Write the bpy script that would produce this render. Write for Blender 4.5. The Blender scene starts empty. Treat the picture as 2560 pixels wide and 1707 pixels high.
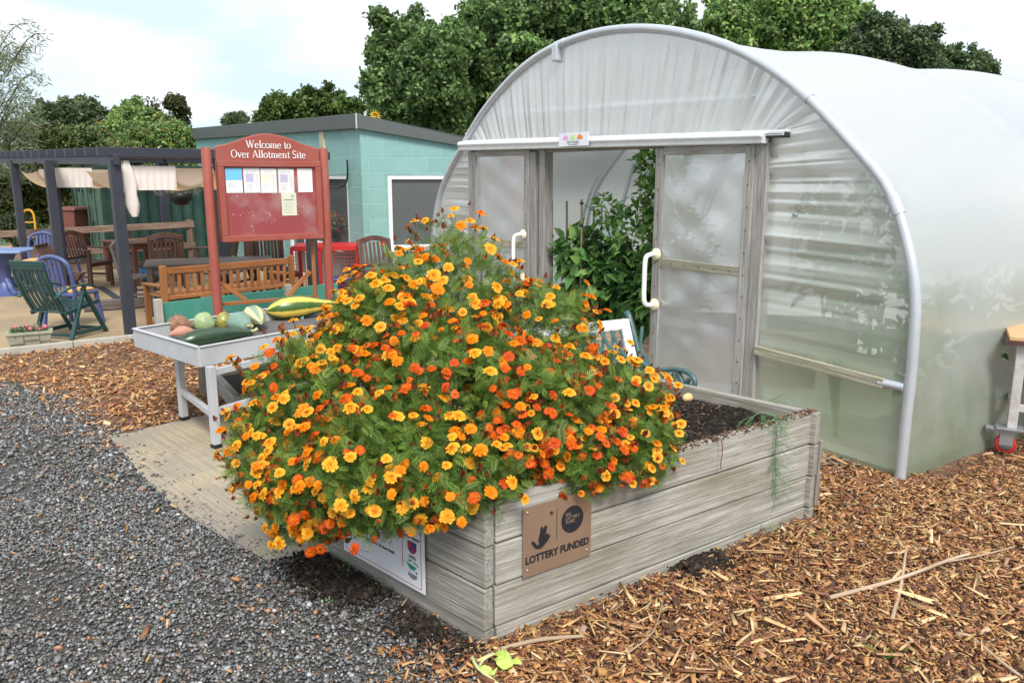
import bpy, bmesh, math, random
import numpy as np
from mathutils import Vector, Matrix, Euler
R = math.radians
random.seed(7); rng = np.random.default_rng(7)
# ---------------------------------------------------------------- camera, sky, sun, exposure
sc = bpy.context.scene
FPX = 2000.0; CAMH = 1.6; TH = math.atan(413/FPX); CX, CY = 1280.0, 853.5
cam = bpy.data.objects.new('camera', bpy.data.cameras.new('camera'))
sc.collection.objects.link(cam); sc.camera = cam
cam.location = (0, 0, CAMH); cam.rotation_euler = (math.pi/2-TH, 0, 0)
cam.data.sensor_width = 36; cam.data.lens = 36*FPX/2560; cam.data.clip_start = .05; cam.data.clip_end = 500
SUN_EL, SUN_AZ = R(50), R(168)      # azimuth clockwise from +Y
w = bpy.data.worlds.new('World'); sc.world = w; w.use_nodes = True
wt = w.node_tree; wt.nodes.clear()
def WN(t): return wt.nodes.new(t)
wo = WN('ShaderNodeOutputWorld'); bg = WN('ShaderNodeBackground'); sky = WN('ShaderNodeTexSky')
sky.sky_type = 'NISHITA'; sky.sun_disc = False; sky.sun_elevation = SUN_EL; sky.sun_rotation = SUN_AZ
sky.air_density = 1.0; sky.dust_density = 2.5; sky.ozone_density = 1.0
bg.inputs['Strength'].default_value = 0.15
tc = WN('ShaderNodeTexCoord'); mp = WN('ShaderNodeMapping'); mp.inputs['Scale'].default_value = (1, 1, 3.2)
mp.inputs['Rotation'].default_value = (0, R(12), R(20))
nz = WN('ShaderNodeTexNoise'); nz.inputs['Scale'].default_value = 2.2; nz.inputs['Detail'].default_value = 5; nz.inputs['Roughness'].default_value = .5
cr = WN('ShaderNodeValToRGB'); cr.color_ramp.elements[0].position = .36; cr.color_ramp.elements[1].position = .62
cr.color_ramp.elements[0].color = (.94, .94, .94, 1); cr.color_ramp.elements[1].color = (1, 1, 1, 1)
mx = WN('ShaderNodeMix'); mx.data_type = 'RGBA'
cc = WN('ShaderNodeValToRGB'); cc.color_ramp.elements[0].position = .42; cc.color_ramp.elements[1].position = .6
cc.color_ramp.elements[0].color = (.385, .465, .53, 1); cc.color_ramp.elements[1].color = (.63, .635, .64, 1)      # thin blue grey gaps / white cloud
vm = WN('ShaderNodeVectorMath'); vm.operation = 'SCALE'; vm.inputs['Scale'].default_value = 10
L = wt.links.new
L(tc.outputs['Generated'], mp.inputs['Vector']); L(mp.outputs[0], nz.inputs['Vector']); L(nz.outputs[0], cr.inputs[0])
L(nz.outputs[0], cc.inputs[0]); L(cc.outputs[0], vm.inputs[0]); L(vm.outputs[0], mx.inputs[7]); L(cr.outputs[0], mx.inputs[0]); L(sky.outputs[0], mx.inputs[6]); L(mx.outputs[2], bg.inputs['Color']); L(bg.outputs[0], wo.inputs[0])
sd = bpy.data.lights.new('sun', 'SUN'); sun = bpy.data.objects.new('sun', sd); sc.collection.objects.link(sun)
sd.energy = 3.0; sd.angle = R(20); sd.color = (1, .96, .9)
sun.rotation_euler = (math.pi/2-SUN_EL, 0, math.pi-SUN_AZ)
sc.view_settings.view_transform = 'Standard'; sc.view_settings.look = 'None'; sc.view_settings.gamma = 1
sc.view_settings.exposure = 0.5
sc.cycles.max_bounces = 12; sc.cycles.transparent_max_bounces = 24; sc.cycles.diffuse_bounces = 8

# ---------------------------------------------------------------- surveying helpers (photo measure -> world)
S = 2560/2352
def ray(x, y, s=S):
    xx = x*s-CX; yy = y*s-CY
    return Vector((xx, FPX*math.cos(TH)-yy*math.sin(TH), -(FPX*math.sin(TH)+yy*math.cos(TH))))
def G(x, y, z=0, s=S):
    r = ray(x, y, s); t = (CAMH-z)/-r.z; return Vector((r.x*t, r.y*t, z))
def A(x, y, Y, s=S):
    r = ray(x, y, s); t = Y/r.y; return Vector((r.x*t, Y, CAMH+r.z*t))
def PL(x, y, P, u, s=S):
    r = ray(x, y, s); n = Vector((-u[1], u[0])); t = (n.x*P[0]+n.y*P[1])/(n.x*r.x+n.y*r.y)
    return (r.x*t-P[0])*u[0]+(r.y*t-P[1])*u[1], CAMH+r.z*t

# ---------------------------------------------------------------- materials
MATS = {}
def newmat(name):
    m = bpy.data.materials.new(name); m.use_nodes = True; nt = m.node_tree
    b = nt.nodes['Principled BSDF']; MATS[name] = m
    return m, nt, b
def node(nt, t, **kw):
    n = nt.nodes.new(t)
    for k, v in kw.items():
        if hasattr(n, k): setattr(n, k, v)
        else: n.inputs[k.replace('_', ' ')].default_value = v
    return n
def c4(c): return (c[0], c[1], c[2], 1)
def locvec(nt, scale=(1, 1, 1), obj=False):
    if obj:
        a = nt.nodes.new('ShaderNodeTexCoord'); out = a.outputs['Object']
    else:
        a = nt.nodes.new('ShaderNodeAttribute'); a.attribute_name = 'loc'; out = a.outputs['Vector']
    m = nt.nodes.new('ShaderNodeMapping'); m.inputs['Scale'].default_value = scale
    nt.links.new(out, m.inputs['Vector']); return m.outputs[0]
def noise(nt, vec, scale, detail=4, rough=.55, dist=0):
    n = nt.nodes.new('ShaderNodeTexNoise'); n.inputs['Scale'].default_value = scale; n.inputs['Detail'].default_value = detail
    n.inputs['Roughness'].default_value = rough; n.inputs['Distortion'].default_value = dist
    if vec: nt.links.new(vec, n.inputs['Vector'])
    return n.outputs[0]
def ramp(nt, fac, stops):
    r = nt.nodes.new('ShaderNodeValToRGB'); e = r.color_ramp.elements
    while len(e) < len(stops): e.new(.5)
    for i, (p, c) in enumerate(stops): e[i].position = p; e[i].color = c4(c) if len(c) == 3 else c
    nt.links.new(fac, r.inputs[0]); return r.outputs[0]
def mixc(nt, fac, a, b, mode='MIX'):
    m = nt.nodes.new('ShaderNodeMix'); m.data_type = 'RGBA'; m.blend_type = mode
    for v, i in ((fac, 0), (a, 6), (b, 7)):
        if isinstance(v, (int, float)): m.inputs[i].default_value = v
        elif isinstance(v, tuple): m.inputs[i].default_value = c4(v)
        else: nt.links.new(v, m.inputs[i])
    return m.outputs[2]
def bump(nt, h, b, strength=.3, dist=.01):
    n = nt.nodes.new('ShaderNodeBump'); n.inputs['Strength'].default_value = strength; n.inputs['Distance'].default_value = dist
    nt.links.new(h, n.inputs['Height']); nt.links.new(n.outputs[0], b.inputs['Normal'])
def wood(name, dark, mid, light, rough=.75, grain=34, stain=(.5, .55, .4), stainamt=.25, bs=.5):
    m, nt, b = newmat(name)
    g = noise(nt, locvec(nt, (1.2, grain, grain)), 2.2, 7, .65, .6)
    c = ramp(nt, g, [(.3, dark), (.5, mid), (.68, light)])
    big = noise(nt, locvec(nt, (1.5, 4, 4)), 1.6, 4)
    f = ramp(nt, big, [(.45, (0, 0, 0)), (.75, (stainamt,)*3)])
    c = mixc(nt, f, c, tuple(a*s for a, s in zip(mid, stain)))
    oi = nt.nodes.new('ShaderNodeObjectInfo'); mr = nt.nodes.new('ShaderNodeMapRange'); mr.inputs['To Min'].default_value = .8; mr.inputs['To Max'].default_value = 1.15
    nt.links.new(oi.outputs['Random'], mr.inputs['Value']); hv = nt.nodes.new('ShaderNodeHueSaturation'); nt.links.new(mr.outputs[0], hv.inputs['Value']); nt.links.new(c, hv.inputs['Color']); c = hv.outputs[0]
    fine = noise(nt, locvec(nt, (6, grain*5, grain*5)), 2.2, 4, .7); c = mixc(nt, ramp(nt, fine, [(.35, (.5,)*3), (.55, (0, 0, 0))]), c, dark)
    kn = nt.nodes.new('ShaderNodeTexVoronoi'); kn.inputs['Scale'].default_value = 1; nt.links.new(locvec(nt, (2.2, 7, 7)), kn.inputs['Vector'])
    c = mixc(nt, ramp(nt, kn.outputs['Distance'], [(.04, (.75,)*3), (.12, (0, 0, 0))]), c, dark)
    nt.links.new(c, b.inputs['Base Color']); b.inputs['Roughness'].default_value = rough
    bump(nt, g, b, bs, .006)
    return m
def paint(name, col, rough=.5, dirt=.25, dcol=None, scale=6, metallic=0, bs=.15, spec=.5):
    m, nt, b = newmat(name)
    v = locvec(nt, obj=True)
    n = noise(nt, v, scale, 6, .6)
    dcol = dcol or tuple(x*.5 for x in col)
    f = ramp(nt, n, [(.42, (0, 0, 0)), (.72, (dirt,)*3)])
    n2 = noise(nt, v, scale*14, 3)
    c = mixc(nt, f, col, dcol)
    c = mixc(nt, ramp(nt, n2, [(.3, (0, 0, 0)), (.8, (.16,)*3)]), c, tuple(min(1, x*1.35+.02) for x in col))
    nt.links.new(c, b.inputs['Base Color']); b.inputs['Roughness'].default_value = rough
    b.inputs['Metallic'].default_value = metallic; b.inputs['Specular IOR Level'].default_value = spec
    bump(nt, n2, b, bs, .002)
    return m
def attrmat(name, rough=.6, transl=0., var=.15, sheen=0, spec=.4):
    """colour comes from the per-piece 'col' attribute"""
    m, nt, b = newmat(name)
    a = nt.nodes.new('ShaderNodeAttribute'); a.attribute_name = 'col'
    n = noise(nt, locvec(nt, obj=True), 60, 3)
    c = mixc(nt, ramp(nt, n, [(.35, (0, 0, 0)), (.7, (var,)*3)]), a.outputs['Color'], (.02, .015, .01))
    nt.links.new(c, b.inputs['Base Color']); b.inputs['Roughness'].default_value = rough
    b.inputs['Specular IOR Level'].default_value = spec
    if transl:
        tr = nt.nodes.new('ShaderNodeBsdfTranslucent'); mxs = nt.nodes.new('ShaderNodeMixShader'); mxs.inputs[0].default_value = transl
        br = mixc(nt, .3, c, (.35, .45, .05)) if transl > .34 else c
        nt.links.new(br, tr.inputs['Color'])
        nt.links.new(b.outputs[0], mxs.inputs[1]); nt.links.new(tr.outputs[0], mxs.inputs[2])
        nt.links.new(mxs.outputs[0], nt.nodes['Material Output'].inputs['Surface'])
    return m
def film(name, clear, tint, dirt=(.45, .5, .3), dirtamt=.3, trans=.45, grad=True, gl=.08, top=1.9):
    """polythene: milky, part clear, part translucent, slightly glossy, with green algae dirt"""
    m, nt, b = newmat(name)
    nt.nodes.remove(b)
    out = nt.nodes['Material Output']
    v = locvec(nt, (1, 1, 1))
    n = noise(nt, v, 1.1, 6, .6, .3); n2 = noise(nt, locvec(nt, (1.5, 1.5, 14)), 2.5, 5, .6) ; 
    n3 = noise(nt, v, 90, 2)
    d = ramp(nt, n, [(.4, (0, 0, 0)), (.75, (dirtamt,)*3)])
    sep = nt.nodes.new('ShaderNodeSeparateXYZ'); nt.links.new(v, sep.inputs[0])
    hr = nt.nodes.new('ShaderNodeMapRange'); hr.inputs['From Min'].default_value = top; hr.inputs['From Max'].default_value = .2
    hr.inputs['To Min'].default_value = 0; hr.inputs['To Max'].default_value = 1
    nt.links.new(sep.outputs['Z'], hr.inputs['Value'])
    ad = nt.nodes.new('ShaderNodeMath'); ad.operation = 'MULTIPLY_ADD'; nt.links.new(d, ad.inputs[0]); nt.links.new(hr.outputs[0], ad.inputs[1]); ad.use_clamp = True
    m3 = nt.nodes.new('ShaderNodeMath'); m3.operation = 'MULTIPLY'; m3.inputs[1].default_value = dirtamt*.85; nt.links.new(hr.outputs[0], m3.inputs[0]); nt.links.new(m3.outputs[0], ad.inputs[2])
    c = mixc(nt, ad.outputs[0], tint, dirt)
    c = mixc(nt, ramp(nt, n3, [(.62, (0, 0, 0)), (.75, (.12,)*3)]), c, (.5, .5, .3))
    df = nt.nodes.new('ShaderNodeBsdfDiffuse'); tr = nt.nodes.new('ShaderNodeBsdfTranslucent'); tp = nt.nodes.new('ShaderNodeBsdfTransparent')
    g = nt.nodes.new('ShaderNodeBsdfGlossy'); g.inputs['Roughness'].default_value = .28
    nt.links.new(c, df.inputs['Color']); nt.links.new(c, tr.inputs['Color']); tp.inputs['Color'].default_value = (.97, .98, .97, 1)
    def ms(f, a, bb):
        x = nt.nodes.new('ShaderNodeMixShader')
        if isinstance(f, float): x.inputs[0].default_value = f
        else: nt.links.new(f, x.inputs[0])
        nt.links.new(a, x.inputs[1]); nt.links.new(bb, x.inputs[2]); return x.outputs[0]
    s = ms(trans, df.outputs[0], tr.outputs[0]); s = ms(clear, s, tp.outputs[0])
    fr = nt.nodes.new('ShaderNodeLayerWeight'); fr.inputs['Blend'].default_value = .35
    mr = nt.nodes.new('ShaderNodeMapRange'); mr.inputs['To Min'].default_value = gl*.5; mr.inputs['To Max'].default_value = gl*4
    nt.links.new(fr.outputs['Fresnel'], mr.inputs['Value'])
    s = ms(mr.outputs[0], s, g.outputs[0])
    bp = nt.nodes.new('ShaderNodeBump'); bp.inputs['Strength'].default_value = .25; bp.inputs['Distance'].default_value = .03
    nt.links.new(n, bp.inputs['Height'])
    for q in (df, tr, g): nt.links.new(bp.outputs[0], q.inputs['Normal'])
    nt.links.new(s, out.inputs['Surface'])
    return m
def glass(name, col=(.02, .025, .025), rough=.06, alpha=.0):
    m, nt, b = newmat(name)
    b.inputs['Base Color'].default_value = c4(col); b.inputs['Roughness'].default_value = rough
    b.inputs['Specular IOR Level'].default_value = .7; b.inputs['Alpha'].default_value = 1-alpha
    return m

M_bed = wood('weathered_sleeper', (.165, .15, .128), (.37, .352, .318), (.53, .51, .475), .85, 44, (.5, .46, .33), .75, .9)
M_door = wood('grey_door_timber', (.16, .15, .14), (.34, .325, .31), (.47, .455, .435), .8, 34, (.6, .57, .5), .5, .6)
M_moss = wood('mossy_rail_timber', (.17, .16, .11), (.34, .32, .24), (.48, .46, .37), .8, 30, (.62, .66, .42), .5, .6)
M_oak = wood('oiled_bench_timber', (.2, .07, .02), (.36, .14, .045), (.46, .2, .075), .45, 26, (.5, .5, .5), .4, .25)
M_brown = wood('dark_hardwood', (.05, .022, .016), (.11, .05, .038), (.17, .09, .07), .5, 26, (.5, .5, .5), .3, .3)
M_greywood = wood('grey_hardwood', (.07, .055, .05), (.14, .11, .1), (.22, .19, .18), .5, 26, (.5, .5, .5), .3, .3)
M_fence = wood('fence_timber', (.13, .08, .055), (.25, .16, .12), (.36, .26, .2), .8, 20, (.4, .4, .4), .5, .5)
M_bark = wood('bark', (.03, .025, .02), (.07, .06, .045), (.12, .1, .08), .9, 6)
M_stick = wood('stick_bark', (.25, .17, .11), (.42, .3, .21), (.55, .43, .32), .7, 20)
M_cane = wood('bamboo', (.16, .11, .07), (.27, .2, .13), (.38, .3, .2), .5, 10)
M_red = paint('red_brown_stain', (.3, .062, .044), .65, .45, (.3, .13, .1), 5)
M_redpanel = paint('red_pinboard', (.27, .022, .028), .7, .35, (.2, .05, .05), 3)
M_whitetxt = paint('white_lettering', (.8, .8, .8), .5, .1)
M_alu = paint('grey_aluminium', (.5, .51, .54), .45, .4, (.34, .33, .31), 5, .15)
M_galv = paint('galvanised_tube', (.52, .55, .6), .4, .3, (.34, .36, .38), 9, .35)
M_whitep = paint('white_plastic', (.78, .78, .76), .4, .2, (.5, .5, .4), 5)
M_cream = paint('cream_plastic', (.75, .7, .5), .4, .15)
M_rail = paint('white_rail_cover', (.68, .69, .72), .42, .4, (.42, .44, .4), 7)
M_anth = paint('anthracite_paint', (.03, .033, .048), .5, .25, (.05, .05, .065), 5)
M_fascia = paint('dark_grey_fascia', (.075, .09, .088), .55, .3, (.12, .13, .12), 3)
M_dkgreen = paint('dark_green_plastic', (.012, .055, .055), .3, .2, (.03, .07, .06), 8, spec=.6)
M_blue = paint('blue_plastic', (.075, .1, .25), .4, .2, (.05, .07, .2), 8)
M_bluetop = paint('pale_blue_plastic', (.2, .29, .52), .35, .2, (.2, .3, .5), 8)
M_cushion = paint('straw_cushion', (.62, .36, .13), .9, .2)
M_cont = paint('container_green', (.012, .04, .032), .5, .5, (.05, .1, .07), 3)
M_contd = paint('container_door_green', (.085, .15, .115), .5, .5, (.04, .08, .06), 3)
M_board = paint('green_board', (.05, .25, .19), .6, .35, (.14, .34, .27), 9)
M_conc = paint('concrete_post', (.42, .4, .35), .85, .5, (.25, .23, .18), 12, bs=.6)
M_cage = paint('red_cage_paint', (.5, .02, .02), .45, .3, (.25, .02, .02), 6)
M_bin = paint('brown_bin', (.2, .07, .055), .5, .3)
M_yellow = paint('yellow_tube', (.75, .38, .02), .4, .2)
M_black = paint('black_plastic', (.012, .012, .013), .45, .3, (.03, .03, .03), 6)
M_iron = paint('green_cast_iron', (.04, .1, .1), .35, .5, (.12, .2, .2), 20)
M_upvc = paint('white_upvc', (.72, .73, .76), .35, .15)
M_cloth = paint('cream_cloth', (.74, .67, .62), .95, .3, (.55, .46, .38), 5)
M_clothu = paint('tan_cloth', (.72, .42, .22), .95, .2)
M_stone = paint('cast_stone', (.3, .3, .23), .9, .6, (.17, .18, .12), 14, bs=.8)
M_rust = paint('rusty_white_metal', (.5, .5, .5), .5, .55, (.28, .15, .08), 16, .1)
M_ply = paint('orange_plywood', (.55, .34, .17), .6, .3)
M_wheel = paint('red_wheel', (.45, .02, .015), .5, .3)
M_steel = paint('steel', (.42, .45, .48), .35, .3, (.25, .27, .3), 10, .7)
M_nail = paint('rusty_nail', (.07, .035, .025), .7, .3)
M_vent = paint('cream_vent', (.6, .57, .4), .6, .2)
M_bluebin = paint('bright_blue_plastic', (.03, .25, .62), .4, .15)
M_glassd = glass('dark_window', (.1, .11, .11), .12)
M_plaque = paint('bronze_plaque', (.3, .2, .14), .4, .55, (.38, .28, .2), 5, .4)
M_ink = paint('black_ink', (.012, .014, .02), .5, .1)
M_plaqtxt = paint('bronze_ink', (.23, .16, .12), .5, .1)
M_white = paint('white_sign', (.74, .76, .82), .3, .15, (.6, .6, .6), 10)
M_redink = paint('red_ink', (.5, .03, .03), .5, .1)
M_blueink = paint('blue_ink', (.02, .16, .5), .5, .1)
M_greenink = paint('green_ink', (.01, .27, .15), .5, .1)
M_purple = paint('purple_ink', (.5, .42, .62), .6, .1)
M_greyink = paint('grey_ink', (.35, .36, .4), .6, .1)
M_paper = paint('paper', (.74, .76, .76), .8, .2, (.6, .6, .55), 8)
M_paper2 = paint('yellowed_paper', (.68, .68, .52), .8, .2)
M_sky = paint('light_blue_print', (.12, .5, .85), .7, .2, (.2, .6, .9), 10)
M_pink = paint('pink_ink', (.75, .35, .7), .5, .05); M_lime = paint('lime_ink', (.5, .75, .3), .5, .05); M_orange = paint('orange_ink', (.85, .22, .02), .5, .05)
M_leaf = attrmat('foliage', .55, .34, .12)
M_mleaf = attrmat('marigold_foliage', .5, .36, .1)
M_petal = attrmat('petals', .55, .3, .0, spec=.25)
M_stone_a = attrmat('gravel_stone', .42, 0, .35, spec=.55)
M_chip = attrmat('wood_chip', .75, 0, .3)
M_crumb = attrmat('compost', .9, 0, .3, spec=.2)
M_film_front = film('polythene_end', .42, (.975, .985, .99), (.5, .63, .38), .6, .45, top=1.7)
M_film_cover = film('polythene_cover', .2, (.89, .905, .93), (.34, .43, .27), .68, .5, gl=.22, top=1.5)
M_film_door = film('polythene_door', .45, (.9, .92, .98), (.66, .68, .7), .4, .5)

def blockmat():
    m, nt, b = newmat('painted_blockwork')
    v = locvec(nt, (1, 1, 1))
    br = nt.nodes.new('ShaderNodeTexBrick'); nt.links.new(v, br.inputs['Vector'])
    br.inputs['Scale'].default_value = 1; br.inputs['Brick Width'].default_value = .40; br.inputs['Row Height'].default_value = .2055
    br.inputs['Mortar Size'].default_value = .006; br.inputs['Mortar Smooth'].default_value = .3; br.inputs['Bias'].default_value = 0
    br.inputs['Color1'].default_value = (.235, .42, .4, 1); br.inputs['Color2'].default_value = (.2, .37, .35, 1); br.inputs['Mortar'].default_value = (.27, .5, .46, 1)
    n = noise(nt, v, 5, 6, .65)
    c = mixc(nt, ramp(nt, n, [(.4, (0, 0, 0)), (.7, (.4,)*3)]), br.outputs['Color'], (.15, .32, .3))
    nt.links.new(c, b.inputs['Base Color']); b.inputs['Roughness'].default_value = .7
    n2 = noise(nt, v, 60, 4)
    ad = nt.nodes.new('ShaderNodeMath'); ad.operation = 'MULTIPLY_ADD'; ad.inputs[1].default_value = -2.0
    nt.links.new(br.outputs['Fac'], ad.inputs[0]); nt.links.new(n2, ad.inputs[2])
    bump(nt, ad.outputs[0], b, .5, .006)
    return m
M_block = blockmat()
def groundmat(name, stops, sc1, sc2, rough=.9, bs=.8, bd=.02, vor=0):
    m, nt, b = newmat(name)
    v = locvec(nt, obj=True)
    n = noise(nt, v, sc1, 8, .7)
    c = ramp(nt, n, stops)
    n2 = noise(nt, v, sc2, 5, .6)
    if vor:
        vo = nt.nodes.new('ShaderNodeTexVoronoi'); vo.inputs['Scale'].default_value = vor; nt.links.new(v, vo.inputs['Vector'])
        c = mixc(nt, .5, c, mixc(nt, 1.0, c, ramp(nt, vo.outputs['Distance'], [(.1, (1.6, 1.6, 1.6)), (.7, (.3, .3, .3))]), 'MULTIPLY'))
        bump(nt, vo.outputs['Distance'], b, bs, bd)
    else: bump(nt, n2, b, bs, bd)
    c = mixc(nt, ramp(nt, n2, [(.35, (0, 0, 0)), (.7, (.4,)*3)]), c, stops[0][1])
    nt.links.new(c, b.inputs['Base Color']); b.inputs['Roughness'].default_value = rough
    return m
M_grav = groundmat('gravel_bed', [(.3, (.045, .041, .036)), (.55, (.11, .1, .09)), (.75, (.2, .18, .16))], 30, 3, vor=70)
M_chipg = groundmat('chip_litter', [(.3, (.06, .03, .018)), (.5, (.2, .1, .055)), (.72, (.42, .25, .14))], 26, 4, vor=45)
M_far = groundmat('rough_grass', [(.3, (.03, .05, .015)), (.6, (.07, .1, .03))], 2, .6)
M_soil = groundmat('compost_soil', [(.3, (.008, .006, .005)), (.7, (.03, .022, .017))], 20, 40)
def slabmat(name, base, dark, lines):
    m, nt, b = newmat(name)
    v = locvec(nt, obj=True)
    n = noise(nt, v, 1.1, 5, .6); n2 = noise(nt, v, 55, 5, .7)
    c = mixc(nt, ramp(nt, n, [(.4, (0, 0, 0)), (.62, (.85,)*3)]), base, dark)
    c = mixc(nt, ramp(nt, n2, [(.45, (0, 0, 0)), (.75, (.5,)*3)]), c, tuple(x*.5 for x in base))
    m0 = nt.nodes.new('ShaderNodeMapping'); m0.inputs['Rotation'].default_value = (0, 0, R(46)); mp = nt.nodes.new('ShaderNodeMapping'); mp.inputs['Scale'].default_value = (1.5, 55, 1)
    tcn = nt.nodes.new('ShaderNodeTexCoord'); nt.links.new(tcn.outputs['Object'], m0.inputs['Vector']); nt.links.new(m0.outputs[0], mp.inputs['Vector'])
    l = noise(nt, mp.outputs[0], 1.3, 4, .6)
    if lines: c = mixc(nt, ramp(nt, l, [(.45, (0, 0, 0)), (.62, (lines,)*3)]), c, tuple(x*.35 for x in base))
    nt.links.new(c, b.inputs['Base Color']); b.inputs['Roughness'].default_value = .8
    if lines: bump(nt, l, b, .8, .012)
    else: bump(nt, n2, b, .3, .004)
    return m
M_slab = slabmat('brushed_concrete', (.42, .35, .24), (.25, .22, .195), .4)
M_patio = slabmat('patio_concrete', (.36, .27, .16), (.26, .2, .125), 0)

# ---------------------------------------------------------------- mesh helpers
col = sc.collection
def tag(o, label=None, cat=None, group=None, kind=None):
    if label: o['label'] = label
    if cat: o['category'] = cat
    if group: o['group'] = group
    if kind: o['kind'] = kind
    return o
def thing(name, label, cat, loc=(0, 0, 0), rz=0, group=None):
    o = bpy.data.objects.new(name, None); o.empty_display_size = .1; col.objects.link(o)
    o.location = loc; o.rotation_euler = (0, 0, rz); return tag(o, label, cat, group)
def copy_tree(o, parent=None):
    c = o.copy(); col.objects.link(c); c.parent = parent
    for ch in list(o.children): copy_tree(ch, c)
    return c
class MB:
    def __init__(s): s.v = []; s.f = []; s.l = []; s.mi = []; s.sm = []
    def add(s, vs, fs, loc=None, mi=0, smooth=False):
        b = len(s.v); s.v += [tuple(x) for x in vs]
        s.l += [tuple(x) for x in (loc if loc is not None else vs)]
        s.f += [tuple(b+i for i in f) for f in fs]; s.mi += [mi]*len(fs); s.sm += [smooth]*len(fs); return s
    def box(s, c, d, rot=None, mi=0, axis=None):
        """centre, size, optional rotation matrix; 'loc' runs along the longest side"""
        hx, hy, hz = d[0]/2, d[1]/2, d[2]/2
        raw = [Vector((x, y, z)) for x in (-hx, hx) for y in (-hy, hy) for z in (-hz, hz)]
        k = max(range(3), key=lambda i: d[i]) if axis is None else axis
        off = (random.uniform(0, 50), random.uniform(0, 50), random.uniform(0, 50))
        o = [k]+[i for i in range(3) if i != k]
        lc = [tuple(p[o[i]]+off[i] for i in range(3)) for p in raw]
        Rm = rot if rot is not None else Matrix.Identity(3)
        vs = [Rm @ p + Vector(c) for p in raw]
        return s.add(vs, [(0, 1, 3, 2), (4, 6, 7, 5), (0, 4, 5, 1), (2, 3, 7, 6), (0, 2, 6, 4), (1, 5, 7, 3)], lc, mi)
    def bar(s, p0, p1, w, h, up=(0, 0, 1), mi=0):
        """beam between two points; w sideways, h along up"""
        p0, p1 = Vector(p0), Vector(p1); x = (p1-p0); ln = x.length; x.normalize()
        up = Vector(up)
        if abs(x.dot(up)) > .98: up = Vector((0, 1, 0))
        y = up.cross(x).normalized(); z = x.cross(y)
        return s.box((p0+p1)/2, (ln, w, h), Matrix((x, y, z)).transposed(), mi, 0)
    def tube(s, pts, r, n=8, mi=0, cap=True, closed=False):
        pts = [Vector(p) for p in pts]; rs = r if isinstance(r, (list, tuple)) else [r]*len(pts)
        vs, fs, lc = [], [], []; L_ = 0; prev = None; off = random.uniform(0, 30)
        for i, p in enumerate(pts):
            if closed: t = pts[(i+1) % len(pts)]-pts[i-1]
            else: t = pts[min(i+1, len(pts)-1)]-pts[max(i-1, 0)]
            t.normalize()
            if prev is None:
                a = Vector((0, 0, 1)) if abs(t.z) < .9 else Vector((1, 0, 0)); a = (a-t*a.dot(t)).normalized()
            else: a = (prev-t*prev.dot(t)).normalized()
            prev = a; b = t.cross(a)
            if i: L_ += (p-pts[i-1]).length
            for k in range(n):
                an = 2*math.pi*k/n; q = (a*math.cos(an)+b*math.sin(an))*rs[i]
                vs.append(p+q); lc.append((L_+off, q.x, q.y+q.z))
        m = len(pts)
        for i in range(m if closed else m-1):
            for k in range(n):
                j = (i+1) % m; fs.append((i*n+k, i*n+(k+1) % n, j*n+(k+1) % n, j*n+k))
        s.add(vs, fs, lc, mi, True)
        if cap and not closed:
            for i in (0, m-1):
                base = [vs[i*n+k] for k in range(n)]; s.add(base, [tuple(range(n))], [lc[i*n+k] for k in range(n)], mi)
        return s
    def lathe(s, prof, n=24, c=(0, 0, 0), mi=0, rot=None, sq=None):
        Rm = rot if rot is not None else Matrix.Identity(3); vs = []
        for r, z in prof:
            for k in range(n):
                a = 2*math.pi*k/n; x, y = r*math.cos(a), r*math.sin(a)
                if sq: x, y = x*sq[0], y*sq[1]
                vs.append(Rm @ Vector((x, y, z))+Vector(c))
        fs = [(i*n+k, i*n+(k+1) % n, (i+1)*n+(k+1) % n, (i+1)*n+k) for i in range(len(prof)-1) for k in range(n)]
        return s.add(vs, fs, None, mi, True)
    def prism(s, poly, depth, fr=None, mi=0):
        """polygon in (x,z) extruded along +y; fr = 4x4"""
        fr = fr if fr is not None else Matrix.Identity(4); n = len(poly)
        raw = [Vector((x, 0, z)) for x, z in poly]+[Vector((x, depth, z)) for x, z in poly]
        vs = [fr @ p for p in raw]
        fs = [tuple(range(n)), tuple(reversed(range(n, 2*n)))]+[(i, i+n, (i+1) % n+n, (i+1) % n) for i in range(n)]
        return s.add(vs, fs, raw, mi)
    def build(s, name, mats, parent=None, bevel=0, solid=0, loc=(0, 0, 0)):
        me = bpy.data.meshes.new(name)
        if loc != (0, 0, 0): s.v = [tuple(Vector(p)-Vector(loc)) for p in s.v]
        me.from_pydata(s.v, [], s.f); me.update()
        at = me.attributes.new('loc', 'FLOAT_VECTOR', 'POINT'); at.data.foreach_set('vector', np.array(s.l, 'f').ravel())
        for m in (mats if isinstance(mats, (list, tuple)) else [mats]): me.materials.append(m)
        me.polygons.foreach_set('material_index', s.mi); me.polygons.foreach_set('use_smooth', s.sm)
        bm = bmesh.new(); bm.from_mesh(me); bmesh.ops.recalc_face_normals(bm, faces=bm.faces); bm.to_mesh(me); bm.free()
        o = bpy.data.objects.new(name, me); col.objects.link(o); o.parent = parent; o.location = loc
        if bevel:
            b = o.modifiers.new('bevel', 'BEVEL'); b.width = bevel; b.segments = 2; b.limit_method = 'ANGLE'; b.angle_limit = R(40)
        if solid:
            b = o.modifiers.new('solid', 'SOLIDIFY'); b.thickness = solid; b.offset = 0
        return o
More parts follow.
